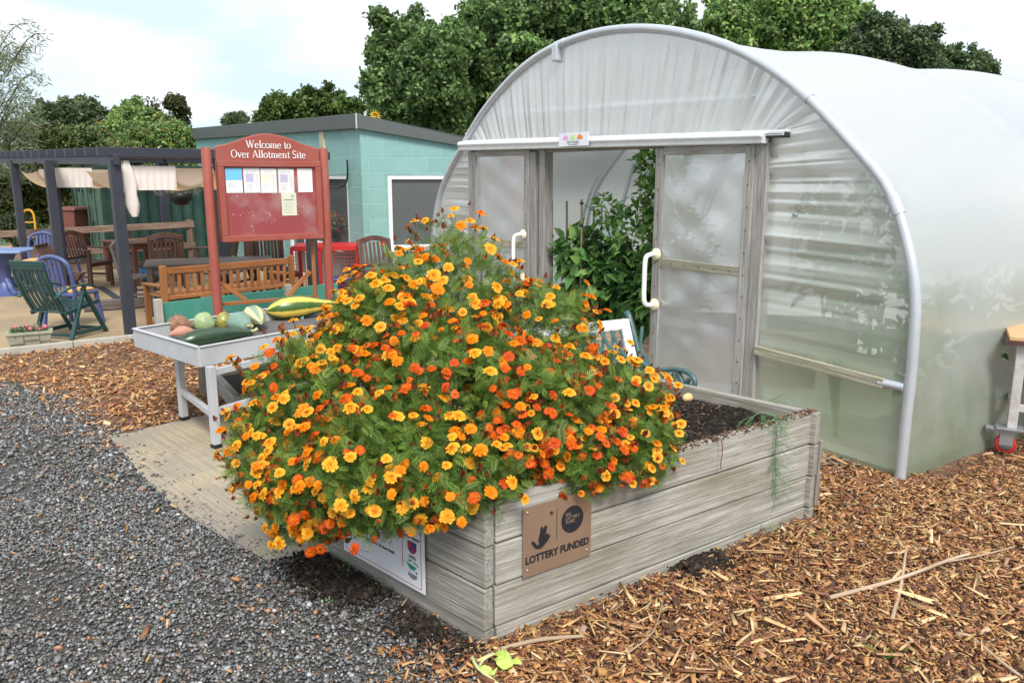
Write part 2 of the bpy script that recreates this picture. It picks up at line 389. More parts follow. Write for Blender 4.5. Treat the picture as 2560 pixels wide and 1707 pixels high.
def npmesh(name, V, F, mat, parent=None, colr=None, smooth=False, loc=None):
    """V (n,3) F (m,k) arrays"""
    me = bpy.data.meshes.new(name); k = F.shape[1]
    me.vertices.add(len(V)); me.vertices.foreach_set('co', V.astype('f').ravel())
    me.loops.add(F.size); me.loops.foreach_set('vertex_index', F.astype('i').ravel())
    me.polygons.add(len(F)); me.polygons.foreach_set('loop_start', np.arange(0, F.size, k, dtype='i'))
    me.update(calc_edges=True)
    if smooth: me.polygons.foreach_set('use_smooth', np.ones(len(F), bool))
    if colr is not None:
        a = me.attributes.new('col', 'FLOAT_COLOR', 'POINT')
        a.data.foreach_set('color', np.concatenate([colr, np.ones((len(colr), 1))], 1).astype('f').ravel())
    a = me.attributes.new('loc', 'FLOAT_VECTOR', 'POINT'); a.data.foreach_set('vector', (V if loc is None else loc).astype('f').ravel())
    me.materials.append(mat); me.update()
    o = bpy.data.objects.new(name, me); col.objects.link(o); o.parent = parent
    return o
def eul(a, b, c):
    """rotation matrices Rz(c) Ry(b) Rx(a), arrays -> (n,3,3)"""
    ca, sa, cb, sb, cc, sc_ = np.cos(a), np.sin(a), np.cos(b), np.sin(b), np.cos(c), np.sin(c)
    M = np.empty((len(a), 3, 3))
    M[:, 0, 0] = cc*cb; M[:, 0, 1] = cc*sb*sa-sc_*ca; M[:, 0, 2] = cc*sb*ca+sc_*sa
    M[:, 1, 0] = sc_*cb; M[:, 1, 1] = sc_*sb*sa+cc*ca; M[:, 1, 2] = sc_*sb*ca-cc*sa
    M[:, 2, 0] = -sb; M[:, 2, 1] = cb*sa; M[:, 2, 2] = cb*ca
    return M
def basis(xd, zd):
    """frames whose x is xd and z close to zd"""
    x = xd/np.linalg.norm(xd, axis=1, keepdims=True); y = np.cross(zd, x); y /= np.linalg.norm(y, axis=1, keepdims=True)+1e-9
    z = np.cross(x, y); return np.stack([x, y, z], 2)
def scatter(TV, TF, P, M, Sc, C, jit=0):
    """template at every P with rotation M, scale Sc (n,3), colour C"""
    n = len(P); V = TV[None]*Sc[:, None, :]
    if jit: V = V*(1+rng.uniform(-jit, jit, V.shape))
    V = np.einsum('nij,nvj->nvi', M, V)+P[:, None, :]
    F = TF[None]+(np.arange(n)*len(TV))[:, None, None]
    return V.reshape(-1, 3), F.reshape(-1, TF.shape[1]), np.repeat(C, len(TV), 0)
def palette(n, cols, w=None, var=.15):
    cols = np.array(cols); i = rng.choice(len(cols), n, p=None if w is None else np.array(w)/sum(w))
    return np.clip(cols[i]*rng.uniform(1-var, 1+var, (n, 1))*rng.uniform(1-var/4, 1+var/4, (n, 3)), 0, 1)
def text(s, size, mat, fr, parent, name='lettering', align='CENTER', bold=.0, sx=1., depth=.0012):
    """lettering as a mesh; fr: 4x4 whose x = reading direction, y = up, z = outwards"""
    cu = bpy.data.curves.new('t', 'FONT'); cu.body = s; cu.size = size; cu.align_x = align; cu.align_y = 'CENTER'
    cu.extrude = depth; cu.offset = bold; cu.resolution_u = 3; cu.space_line = .92
    t = bpy.data.objects.new('t', cu); col.objects.link(t)
    dg = bpy.context.evaluated_depsgraph_get(); me = bpy.data.meshes.new_from_object(t.evaluated_get(dg))
    bpy.data.objects.remove(t); bpy.data.curves.remove(cu)
    me.transform(fr @ Matrix.Diagonal((sx, 1, 1, 1))); me.materials.clear(); me.materials.append(mat)
    me.name = name; o = bpy.data.objects.new(name, me); col.objects.link(o); o.parent = parent
    return o
def frame(o, x, up=(0, 0, 1)):
    """4x4 with x reading direction, y up, z = x cross up (outwards)"""
    x = Vector(x).normalized(); up = Vector(up); z = x.cross(up).normalized(); y = z.cross(x)
    m = Matrix((x, y, z)).transposed().to_4x4(); m.translation = Vector(o); return m
def flat(poly, fr, mat, parent, name, t=.0015):
    """thin plate with outline poly (x,y) in frame fr, thickness t outwards"""
    b = MB(); n = len(poly)
    vs = [fr @ Vector((x, y, 0)) for x, y in poly]+[fr @ Vector((x, y, t)) for x, y in poly]
    b.add(vs, [tuple(reversed(range(n))), tuple(range(n, 2*n))]+[(i, (i+1) % n, (i+1) % n+n, i+n) for i in range(n)])
    return b.build(name, mat, parent)
def rect(x0, y0, x1, y1): return [(x0, y0), (x1, y0), (x1, y1), (x0, y1)]
def ring(cx, cy, rx, ry=None, n=28): return [(cx+rx*math.cos(2*math.pi*k/n), cy+(ry or rx)*math.sin(2*math.pi*k/n)) for k in range(n)]
def smoothpts(P, k=6):
    P = [Vector(p) for p in P]; out = []
    for i in range(len(P)-1):
        a, b, c, d = P[max(i-1, 0)], P[i], P[i+1], P[min(i+2, len(P)-1)]
        for j in range(k):
            t = j/k; out.append(.5*((2*b)+(c-a)*t+(2*a-5*b+4*c-d)*t*t+(3*b-a-3*c+d)*t**3))
    return out+[P[-1]]
def inpoly(x, y, poly):
    x = np.asarray(x); r = np.zeros(x.shape, bool); n = len(poly)
    for i in range(n):
        x0, y0 = poly[i][0], poly[i][1]; x1, y1 = poly[(i+1) % n][0], poly[(i+1) % n][1]
        c = ((y0 > y) != (y1 > y)) & (x < (x1-x0)*(y-y0)/((y1-y0) if y1 != y0 else 1e-9)+x0); r ^= c
    return r
ICO = None
def ico():
    bm = bmesh.new(); bmesh.ops.create_icosphere(bm, subdivisions=1, radius=1)
    V = np.array([v.co[:] for v in bm.verts]); F = np.array([[v.index for v in f.verts] for f in bm.faces]); bm.free(); return V, F
ICOV, ICOF = ico()

# ================================================================ SETTING
def sheet(name, poly, z, mat, kind='structure', sub=0):
    b = MB(); b.add([(p[0], p[1], z) for p in poly], [tuple(range(len(poly)))])
    return tag(b.build(name, mat), None, None, None, kind)
sheet('ground', [(-250, -20), (250, -20), (250, 250), (-250, 250)], -.03, M_far)
C0, C1, C2, C3 = (-.06, 2.56), (1.445, 3.64), (.66, 4.42), (-.768, 3.26)       # raised bed corners
chip_poly = [(-14, 1.2), (9, 1.2), (9, 9), (4, 14), (-14, 14)]
sheet('chip_ground', chip_poly, -.016, M_chipg)
g1 = G(0, 868); g2 = G(140, 905); g3 = G(262, 985)
grav_poly = [(-14, 1.2), (.1, 1.2), (-.02, 1.9), (-.05, 2.56), C3[:2], (-.7, 3.5), (g3.x, g3.y), (g2.x, g2.y), (g1.x, g1.y), (-14, g1.y+2.2)]
sheet('gravel_ground', grav_poly, -.012, M_grav)
slab_poly = [tuple(G(*p)[:2]) for p in ((250, 1000), (345, 1112), (440, 1190), (530, 1240), (612, 1284), (700, 1270), (790, 1262))]+[(-.5, 3.2), (.9, 4.4), (2.0, 4.3), (-.3, 8.2), tuple(G(640, 912)[:2]), tuple(G(432, 960)[:2])]
sheet('concrete_slab', slab_poly, -.004, M_slab)
pe0, pe1 = G(0, 812), G(300, 779)
pd = (pe1-pe0).normalized(); pn = Vector((-pd.y, pd.x, 0))
q0 = pe0-pd*6; q1 = pe1+pd*5.2
patio_poly = [(q0.x, q0.y), (q1.x, q1.y), (3.5, 13), (3.5, 17), (-14, 19), (-15, 9)]
sheet('patio', patio_poly, .004, M_patio)
b = MB(); u0 = pe0-pd*1.2
while (u0-pe0).dot(pd) < 3.2:
    u1 = u0+pd*.9; b.box((u0+u1)/2+Vector((0, 0, .01)), (.892, .06, .07), Matrix((pd, pn, Vector((0, 0, 1)))).transposed()); u0 = u1
tag(b.build('kerb_edging', M_conc, bevel=.006), None, None, None, 'structure')

def gauss_border(x, y, poly, s):
    return inpoly(x+rng.normal(0, s, x.shape), y+rng.normal(0, s, y.shape), poly)
def area_samples(dens_near, dens_far, x0, x1, y0, y1, dn=4.6):
    n = int((x1-x0)*(y1-y0)*dens_near); x = rng.uniform(x0, x1, n); y = rng.uniform(y0, y1, n)
    keep = (np.abs(x) < .68*y+.5)
    p = np.where(y < dn, 1, np.clip(dens_far/dens_near, 0, 1)); keep &= rng.uniform(0, 1, n) < p
    return x[keep], y[keep]
bed_poly = [C0, C1, C2, C3]
# gravel
x, y = area_samples(8600, 3400, -6.5, 1.2, 1.75, 6.2, 3.9)
k = gauss_border(x, y, grav_poly, .07) & ~inpoly(x, y, bed_poly)
# bare muddy patch beside the bed and damp mud patches
mud = np.sin(x*3.1+1)*np.sin(y*2.7)+np.sin(x*7+y*5)*.5
k &= rng.uniform(0, 1, x.shape) > np.clip((mud-.7)*.9, 0, .55)
dbed = np.abs((x-C0[0])*(C3[1]-C0[1])-(y-C0[1])*(C3[0]-C0[0]))/math.hypot(C3[0]-C0[0], C3[1]-C0[1])
k &= rng.uniform(0, 1, x.shape) > np.clip((.22-dbed)*4, 0, .7)*((x > -.95) & (y < 3.6))
ins = inpoly(x, y, slab_poly); k &= ~ins | (rng.uniform(0, 1, x.shape) < .004) | (~gauss_border(x, y, slab_poly, .08) & (rng.uniform(0, 1, x.shape) < .62)) | (rng.uniform(0, 1, x.shape) < .012*(np.sin(x*6)+np.sin(y*7) > .3))
x, y = x[k], y[k]; n = len(x)
sz = rng.lognormal(math.log(.0052), .34, n); sz = np.clip(sz, .0028, .015); sz *= np.where(y > 3.9, 1.35, 1)
Sc = np.stack([sz*rng.uniform(.9, 1.5, n), sz*rng.uniform(.7, 1.1, n), sz*rng.uniform(.45, .8, n)], 1)
V, F, C = scatter(ICOV, ICOF, np.stack([x, y, sz*.25-.006+rng.uniform(-.003, .006, n)], 1), eul(rng.uniform(-.6, .6, n), rng.uniform(-.6, .6, n), rng.uniform(0, 6.3, n)), Sc,
    palette(n, [(.1, .101, .103), (.175, .177, .182), (.29, .292, .298), (.075, .075, .078), (.25, .21, .165), (.46, .46, .46), (.4, .2, .11)], [32, 32, 15, 18, 11, 3, 2.2], .25), .16)
o = npmesh('gravel', V, F, M_stone_a, None, C, True); tag(o, 'loose blue grey gravel covering the ground in front', 'gravel', None, 'stuff')
# wood chips: short split boxes, long slivers
CB = np.array([(sx*(.5 if sx < 0 else .45), sy*.5*(1 if sx < 0 else .6), sz_*.5) for sx in (-1, 1) for sy in (-1, 1) for sz_ in (-1, 1)], float)
CF = np.array([(0, 1, 3, 2), (4, 6, 7, 5), (0, 4, 5, 1), (2, 3, 7, 6), (0, 2, 6, 4), (1, 5, 7, 3)])
def chips(x, y, zz, lo, hi, cols, wts, name, label, cat, mat=M_chip, tilt=.35, asp=(.16, .42), base=.0):
    n = len(x); Ls = np.clip(rng.lognormal(math.log(lo), .5, n), lo*.35, hi); W = Ls*rng.uniform(asp[0], asp[1], n); W = np.clip(W, .003, .03)
    Sc = np.stack([Ls, W, rng.uniform(.0015, .005, n)], 1)
    V, F, C = scatter(CB, CF, np.stack([x, y, zz+rng.uniform(0, .012, n)+base], 1), eul(rng.uniform(-.7, .7, n), rng.normal(0, tilt, n), rng.uniform(0, 6.3, n)), Sc, palette(n, cols, wts, .25), .12)
    o = npmesh(name, V, F, mat, None, C); return tag(o, label, cat, None, 'stuff')
chipcols = [(.43, .21, .078), (.52, .31, .135), (.31, .13, .05), (.21, .085, .042), (.11, .048, .028), (.64, .45, .25), (.4, .28, .19)]
chipw = [27, 20, 24, 20, 12, 8, 4]
def mound(x, y): return .006+.008*np.sin(x*2.3+.5)*np.sin(y*1.9)+.004*np.sin(x*6+y*4)
right_poly = [(-.02, 1.2), (9, 1.2), (9, 9), (2.3, 4.05), (.8, 6.0), (1.5, 3.6), (-.05, 2.56), (-.1, 2.3), (-.28, 1.9)]
x, y = area_samples(6200, 2600, -.5, 4.4, 1.75, 6.0, 4.2)
k = gauss_border(x, y, right_poly, .05) & ~inpoly(x, y, bed_poly)
# keep the area behind the tunnel front clear
tf = (x-2.116)*.831+(y-4.11)*.556; k &= (tf < .02)|(x > 2.16)
x, y = x[k], y[k]
chips(x, y, mound(x, y)-.004, .021, .075, chipcols, chipw, 'wood_chips', 'orange brown wood chip mulch around the bed and tunnel', 'wood chips')
xl, yl = area_samples(170, 120, -.3, 4.4, 1.8, 6.0, 4.2); k = gauss_border(xl, yl, right_poly, .05) & ~inpoly(xl, yl, bed_poly) & (((xl-2.116)*.831+(yl-4.11)*.556 < -.05)|(xl > 2.25))
chips(xl[k], yl[k], mound(xl[k], yl[k])+.006, .06, .16, [(.7, .48, .25), (.6, .36, .16), (.45, .25, .13), (.3, .13, .07)], [3, 3, 2, 2], 'wood_slivers', 'longer pale splinters and bark strips lying on the wood chips', 'wood chips', asp=(.05, .2), tilt=.12)
x, y = area_samples(1500, 700, -9, -.8, 4.4, 10, 6.5)
k = ~inpoly(x, y, patio_poly) & ~gauss_border(x, y, slab_poly, .03) & ~gauss_border(x, y, grav_poly, .16)
x, y = x[k], y[k]
chips(x, y, 0*x-.004, .03, .09, [tuple(min(1, v_*1.2) for v_ in c_) for c_ in chipcols], [27, 24, 22, 12, 6, 10, 6], 'wood_chips', 'orange brown wood chip path between gravel and patio', 'wood chips')
n = 9000; a_ = rng.uniform(-.05, 1.05, n); o_c = np.abs(rng.normal(0, .09, n)); k = rng.uniform(0, 1, n) < (.5+.5*np.sin(a_*9+1))*np.clip(a_*2.2, .15, 1)
x = C0[0]+(C3[0]-C0[0])*a_-.66*(o_c+.05)-.045; y = C0[1]+(C3[1]-C0[1])*a_-.72*(o_c+.05); k &= ~inpoly(x, y, bed_poly); x, y = x[k], y[k]
x2, y2 = G(1600, 1290)[:2]; x = np.concatenate([x, x2+rng.normal(0, .06, 1500)]); y = np.concatenate([y, y2+rng.normal(0, .05, 1500)]); n = len(x); szz = np.clip(rng.lognormal(math.log(.0045), .5, n), .002, .016)
V2, F2, C2c = scatter(ICOV, ICOF, np.stack([x, y, np.full(n, .004)+rng.uniform(0, .008, n)], 1), eul(*rng.uniform(0, 6, (3, n))), np.stack([szz]*3, 1)*rng.uniform(.6, 1.4, (n, 3)), palette(n, [(.02, .015, .012), (.04, .03, .022), (.07, .05, .035)], [5, 3, 1]), .2)
tag(npmesh('spilled_soil', V2, F2, M_crumb, None, C2c), 'dark soil spilled on the ground along the foot of the bed', 'soil', None, 'stuff')
# stray chips lying over the gravel
x, y = area_samples(95, 90, -5.5, .2, 1.75, 6)
k = inpoly(x, y, grav_poly) & ~inpoly(x, y, bed_poly) & (rng.uniform(0, 1, x.shape) < np.clip(.25+.85*np.exp((x+.2)*1.6)+.3*(y > 4.3), 0, 1)); x, y = x[k], y[k]
chips(x, y, 0*x+.004, .022, .06, chipcols, [25, 17, 24, 10, 3, 5, 5], 'stray_chips', 'scattered wood chips lying over the grey gravel', 'wood chips')
n = 5200; x = rng.uniform(-.6, .4, n); y = rng.uniform(1.9, 2.7, n); k = inpoly(x, y, [(-.55, 1.9), (.35, 1.9), (.2, 2.56), (-.05, 2.55), (-.45, 2.5)]) & (rng.uniform(0, 1, n) < np.clip((x+.55)*1.6, .05, 1))
chips(x[k], y[k], 0*x[k]+.003, .02, .055, chipcols, chipw, 'stray_chips', 'wood chips spilling from the mulch onto the gravel by the corner', 'wood chips')
def ribbon_stick(name, label, pts, r, mat=M_stick, cat='stick', **kw):
    b = MB(); P = smoothpts(pts, 4); n = len(P); b.tube(P, [r*(1-.35*i/n) for i in range(n)], 7); return tag(b.build(name, mat), label, cat, **kw)
ribbon_stick('stick', 'long pale bare stick lying across the wood chips at right', [G(1905, 1372, .02), G(2060, 1330, .03), G(2180, 1285, .035), G(2225, 1272, .03)], .009)
ribbon_stick('stick', 'thin forked twig end reaching right of the long pale stick', [G(2170, 1290, .03), G(2240, 1278, .03), G(2330, 1255, .02)], .004)
ribbon_stick('stick', 'shorter stick crossing under the long pale stick at right', [G(2048, 1425, .015), G(2068, 1350, .02), G(2082, 1255, .018)], .008)
ribbon_stick('stick', 'thin dark twig in the chips below the brown plaque side of the bed', [G(1440, 1500, .015), G(1500, 1450, .02), G(1522, 1380, .018)], .0035)
ribbon_stick('stick', 'flat pale sliver of wood beside the front corner of the bed', [G(1150, 1490, .02), G(1240, 1468, .022), G(1340, 1460, .02)], .009)
ribbon_stick('stick', 'stout broken stick at the lower right edge of the chips', [G(2240, 1470, .015), G(2300, 1520, .02), G(2350, 1556, .02)], .008)

# ================================================================ RAISED BED
U01 = Vector((C1[0]-C0[0], C1[1]-C0[1], 0)); L01 = U01.length; U01.normalize(); N01 = Vector((U01.y, -U01.x, 0))
U03 = Vector((C3[0]-C0[0], C3[1]-C0[1], 0)); L03 = U03.length; U03.normalize(); N03 = Vector((-U03.y, U03.x, 0))
bed = thing('raised_bed', 'weathered grey timber raised bed of stacked planks holding compost', 'planter', (C0[0], C0[1], 0))
iv = Matrix.Translation((-C0[0], -C0[1], 0))
def bedpart(b, name, mat, bevel=0, parent=bed):
    o = b.build(name, mat, None, bevel); o.parent = parent
    if parent is bed: o.matrix_parent_inverse = iv
    return o
zs = [(-.08, .036), (.042, .196), (.202, .352), (.358, .51)]
TK = .042
def side(P0, P1, inner, ends, jitter=.004):
    P0, P1, inner = Vector((*P0, 0)), Vector((*P1, 0)), Vector(inner)
    d = (P1-P0).normalized()
    for i, (z0, z1) in enumerate(zs):
        b = MB(); off = inner*(TK/2+random.uniform(-jitter, jitter)+(.006 if i == 0 else 0)); z = Vector((0, 0, 1))
        a = P0+d*(ends[0]+random.uniform(-.004, .004))+off; c = P1+d*(ends[1]+random.uniform(-.004, .004))+off
        b.bar(a+z*(z0+z1)/2, c+z*(z0+z1)/2, TK, z1-z0)
        pl = bedpart(b, 'plank', M_bed, .004)
        if i:
            for e, s0 in ((a, 1), (c, -1)):
                for q in (.3, .78):
                    p = e+d*s0*(.03+random.uniform(0, .012))-inner*(TK/2+.0005)+z*(z0+(z1-z0)*q)
                    nb = MB(); nb.lathe([(0, 0), (.0068, 0), (.0068, .0015), (.0, .002)], 8, p, 0, Matrix((d, z, -inner)).transposed())
                    o = nb.build('screw', M_nail, None); o.parent = pl; o.matrix_parent_inverse = iv
side(C0, C1, -N01, (.006, 0), .006)
side((C0[0]-U01.x*.048, C0[1]-U01.y*.048), (C3[0]-U01.x*.048, C3[1]-U01.y*.048), -N03, (-.004, 0), .008)
side(C3, C2, N01, (TK, 0))
side(C1, C2, N03, (-TK*.4, .0))
b = MB()
for (cx, cy) in [tuple((Vector((C0[0], C0[1], 0))+U01*a*L01+U03*c*L03)[:2]) for a, c in ((.065, .11), (.935, .11), (.935, .89), (.065, .89))]:
    b.box((cx, cy, .2), (.06, .06, .5))
    o = bedpart(b, 'corner_post', M_bed, .003); b = MB()
# loose batten and offcut on the far right end
for (x0, z0, z1, t) in ((.012, .2, .365, .018), (.008, .04, .2, .03)):
    b = MB(); p = Vector((C1[0], C1[1], 0))+U03*.0+N01*0+U01*.028
    b.bar(p+Vector((0, 0, z0)), p+Vector((.004, .0, z1)), .03, t, up=U01); bedpart(b, 'end_batten', M_bed, .002)
# compost
inn = lambda s, t: Vector((C0[0], C0[1], 0))+U01*s*L01+U03*t*L03
NX, NY = 110, 60; vs = []; rr = np.random.default_rng(3)
H = rr.normal(0, 1, (NX, NY)); 
def blur(a, k):
    for _ in range(k): a = (a+np.roll(a, 1, 0)+np.roll(a, -1, 0)+np.roll(a, 1, 1)+np.roll(a, -1, 1))/5
    return a
H = blur(H, 2)*.012+blur(rr.normal(0, 1, (NX, NY)), 14)*.05
V = np.array([(*inn(.025+.95*i/(NX-1), .045+.91*j/(NY-1))[:2], .452+H[i, j]+.045*math.exp(-((i/NX-.72)/.12)**2-((j/NY-.9)/.16)**2)+.05*math.exp(-((j/NY)/.07)**2)*(i/NX < .9)) for i in range(NX) for j in range(NY)])
F = np.array([(i*NY+j, (i+1)*NY+j, (i+1)*NY+j+1, i*NY+j+1) for i in range(NX-1) for j in range(NY-1)])
so = npmesh('soil', V, F, M_soil, None, None, False); tag(so, 'dark crumbly compost filling the raised timber bed', 'soil', None, 'stuff')
n = 9000; s_, t_ = rng.uniform(.45, .965, n), rng.uniform(.06, .94, n)
P = np.array([inn(a, c) for a, c in zip(s_, t_)]); ii = ((s_-.025)/.95*(NX-1)).astype(int); jj = ((t_-.045)/.91*(NY-1)).astype(int)
P[:, 2] = V[ii*NY+jj, 2]+.002
szz = np.clip(rng.lognormal(math.log(.004), .5, n), .0015, .014)
V2, F2, C2c = scatter(ICOV, ICOF, P, eul(*rng.uniform(0, 6, (3, n))), np.stack([szz]*3, 1)*rng.uniform(.6, 1.4, (n, 3)), palette(n, [(.012, .009, .007), (.03, .022, .016), (.05, .035, .025)], [5, 3, 1]), .2)
o = npmesh('compost_crumbs', V2, F2, M_crumb, None, C2c); tag(o, 'loose dark crumbs of compost on the raised bed', 'compost', None, 'stuff')
n = 300; s_, t_ = rng.uniform(.45, .96, n), rng.uniform(.06, .94, n); P = np.array([inn(a, c) for a, c in zip(s_, t_)])
chips(P[:, 0], P[:, 1], 0*P[:, 0]+.457, .009, .03, [(.4, .24, .12), (.55, .42, .27), (.25, .13, .07)], [3, 2, 3], 'compost_chips', 'small wood fibres scattered on the dark compost', 'wood fibres', asp=(.08, .3))
x = rng.uniform(0, 1, 900)**.7; P = np.array([Vector((C0[0], C0[1], 0))+U01*L01*a-N01*rng.uniform(.0, .05)+Vector((0, 0, .512)) for a in x if a > .45])
chips(P[:, 0], P[:, 1], P[:, 2]-.006, .012, .03, [(.15, .07, .04), (.3, .16, .09), (.04, .03, .02)], [3, 2, 3], 'compost_chips', 'brown root fibres and chips caught along the top plank of the bed', 'wood fibres', asp=(.05, .3))
# potato
b = MB(); b.lathe([(0, -.032), (.012, -.03), (.022, -.017), (.025, 0), (.022, .016), (.012, .028), (0, .031)], 16, (0, 0, 0), 0, Euler((0, R(80), R(35))).to_matrix())
pp = G(1579, 922, .45); po = b.build('potato', paint('potato_skin', (.62, .45, .2), .55, .4, (.5, .25, .2), 30)); po.location = pp+Vector((0, 0, .02)); tag(po, 'small yellow potato lying on the dark compost', 'potato')
# dangling dry root over the plank
ribbon_stick('dry_root', 'dry brown root dangling over the top plank of the bed', [G(1565, 985, .46), G(1610, 1000, .5), PLp := G(1650, 1005, .52)]+[Vector((PLp.x, PLp.y, .0))+N01*.02+Vector((random.uniform(-.004, .004), 0, z)) for z in (.5, .45, .41, .385)], .003, wood('root_bark', (.08, .03, .02), (.17, .08, .04), (.25, .13, .07)), 'root')
# --- plaque on the long side
def onface(xp, yp, P, U):   # photo point -> distance along face, height
    return PL(xp, yp, P, (U.x, U.y))
P0 = Vector((C0[0], C0[1], 0))
t0, z0 = onface(1198, 1325, P0, U01); t1, z1 = onface(1353, 1273, P0, U01); t2, z2 = onface(1352, 1122, P0, U01)
print('plaque', t0, z0, t1, z1, z2)
ph = z2-(z0+z1)/2; pw = t1-t0; zc = (z0+z1)/2
pf = frame(P0+U01*t0+N01*.008+Vector((0, 0, zc)), U01)
plq = flat(rect(0, 0, pw, ph), pf @ Matrix.Translation((0, 0, -.004)), M_plaque, None, 'plaque', .004)
tag(plq, 'square bronze plaque with black lottery lettering screwed to the bed', 'plaque')
T = Matrix.Translation
text('LOTTERY FUNDED', ph*.145, M_ink, pf @ T((pw*.5, ph*.235, .0006)), plq, bold=.0012, sx=.92)
flat(ring(pw*.71, ph*.64, pw*.165), pf @ T((0, 0, .0003)), M_ink, plq, 'disc', .0008)
text('BIG\nLOTTERY\nFUND', ph*.062, M_plaqtxt, pf @ T((pw*.605, ph*.67, .0016)), plq, align='LEFT', sx=.95)
flat(rect(pw*.475, ph*.42, pw*.482, ph*.86), pf @ T((0, 0, .0003)), M_ink, plq, 'divider', .0006)
text('®', ph*.075, M_ink, pf @ T((pw*.4, ph*.82, .0006)), plq)
def hand(fr, s, parent):
    def blob(pts, w, nm='hand_emblem'):
        b = MB(); P = smoothpts([Vector((x*s, y*s, 0)) for x, y in pts], 5); n = len(P); L1, R1 = [], []
        for i, p in enumerate(P):
            t = (P[min(i+1, n-1)]-P[max(i-1, 0)]).normalized(); q = Vector((-t.y, t.x, 0)); ww = w[0]+(w[1]-w[0])*i/(n-1)
            if i in (0, n-1): ww *= .55
            L1.append(p+q*ww*s); R1.append(p-q*ww*s)
        return [(p.x, p.y) for p in L1+R1[::-1]]
    for pts, w in (([(.0, .42), (.12, .3), (.22, .16), (.42, .08), (.62, .16), (.74, .3)], (.07, .1)), ([(.5, .12), (.6, .4), (.66, .62), (.78, .98)], (.16, .075)), ([(.42, .32), (.5, .6), (.56, .98)], (.1, .07)), ([(.72, .3), (.8, .46), (.86, .6)], (.08, .055)), ([(.74, .22), (.9, .38), (.98, .5)], (.08, .05))):
        flat(blob(pts, w), fr @ T((0, 0, random.uniform(0, .0004))), M_ink, parent, 'hand_emblem', .0007)
hand(pf @ T((pw*.12, ph*.36, .0004)), pw*.26, plq)
for (a, c) in ((.06, .1), (.94, .1), (.94, .93), (.06, .93)):
    b = MB(); b.lathe([(.005, 0), (.005, .002), (.003, .0035), (0, .004)], 10, pf @ Vector((pw*a, ph*c, 0)), 0, pf.to_3x3()); b.build('screw', M_steel, plq)
# --- white sign on the short side
t0, z0 = onface(1007, 1365, P0, U03); t1, z1 = onface(820, 1243, P0, U03); t2, z2 = onface(1013, 1150, P0, U03)
print('sign', t0, z0, t1, z1, z2)
sw = t1-t0; zb = (z0+z1)/2; sh = .29
sf = frame(P0+U03*t1+N03*.012-U01*.048+Vector((0, 0, zb)), -U03)
sg = flat(rect(0, 0, sw, sh), sf @ T((0, 0, -.005)), M_white, None, 'sign', .005)
tag(sg, 'white printed sign with red border and logos screwed to the bed end', 'sign')
def border(x0, y0, x1, y1, w, fr, mat, par, nm='border'):
    for r_ in (rect(x0, y0, x1, y0+w), rect(x0, y1-w, x1, y1), rect(x0, y0+w, x0+w, y1-w), rect(x1-w, y0+w, x1, y1-w)):
        flat(r_, fr @ T((0, 0, .0002)), mat, par, nm, .0007)
border(sw*.03, sh*.045, sw*.97, sh*.955, .0025, sf, M_redink, sg)
flat(rect(sw*.755, sh*.25, sw*.76, sh*.955), sf @ T((0, 0, .0002)), M_redink, sg, 'divider', .0007)
lt = sf @ T((0, 0, .0006))
text('Mayor of Thornsford, Cllr Steve Smith', .017, M_ink, lt @ T((sw*.66, sh*.37, 0)), sg, align='RIGHT', sx=.95)
text('2012', .017, M_ink, lt @ T((sw*.3, sh*.52, 0)), sg)
text('LOTTERY FUNDED', .0115, M_ink, lt @ T((sw*.865, sh*.71, 0)), sg)
flat(ring(sw*.88, sh*.83, .018, .022), lt, M_blueink, sg, 'round_logo', .0006)
flat([(sw*.82, sh*.66), (sw*.92, sh*.66), (sw*.92, sh*.56), (sw*.9, sh*.51), (sw*.87, sh*.49), (sw*.84, sh*.51), (sw*.82, sh*.56)], lt, paint('crest_blue', (.06, .05, .25), .5, .1), sg, 'crest', .0006)
flat(rect(sw*.825, sh*.57, sw*.868, sh*.65), lt @ T((0, 0, .0007)), M_redink, sg, 'crest', .0006); flat(rect(sw*.872, sh*.51, sw*.9, sh*.57), lt @ T((0, 0, .0007)), M_redink, sg, 'crest', .0006)
text('Thornsford\nTown Council', .0075, M_ink, lt @ T((sw*.87, sh*.445, 0)), sg)
text('Over', .013, M_greenink, lt @ T((sw*.845, sh*.385, 0)) @ Matrix.Rotation(R(20), 4, 'Z'), sg); text('Grown', .011, M_greenink, lt @ T((sw*.915, sh*.365, 0)) @ Matrix.Rotation(R(-20), 4, 'Z'), sg)
flat([(sw*.8, sh*.34), (sw*.915, sh*.32), (sw*.89, sh*.265), (sw*.835, sh*.275)], lt, M_greenink, sg, 'barrow_logo', .0006); flat(ring(sw*.915, sh*.245, .0055), lt, M_greenink, sg, 'barrow_logo', .0006)
for q in ((.84, .275, .855, .22), (.87, .27, .912, .25), (.78, .36, .8, .34)): flat([(sw*q[0], sh*q[1]), (sw*q[0]+.002, sh*q[1]), (sw*q[2]+.002, sh*q[3]), (sw*q[2], sh*q[3])], lt, M_greenink, sg, 'barrow_logo', .0006)
text('Over Allotments\n& Leisure Gardens\nAssociation', .0075, M_ink, lt @ T((sw*.87, sh*.175, 0)), sg)
# --- black tub behind the left corner
b = MB(); p = G(742, 1222); b.box((p.x+.08, p.y+.12, .14), (.16, .2, .28), Matrix.Rotation(R(40), 3, 'Z')); b.box((p.x+.08, p.y+.12, .275), (.19, .23, .02), Matrix.Rotation(R(40), 3, 'Z'))
tag(b.build('tub', M_black, bevel=.008), 'black plastic tub tucked behind the left corner of the bed', 'tub')

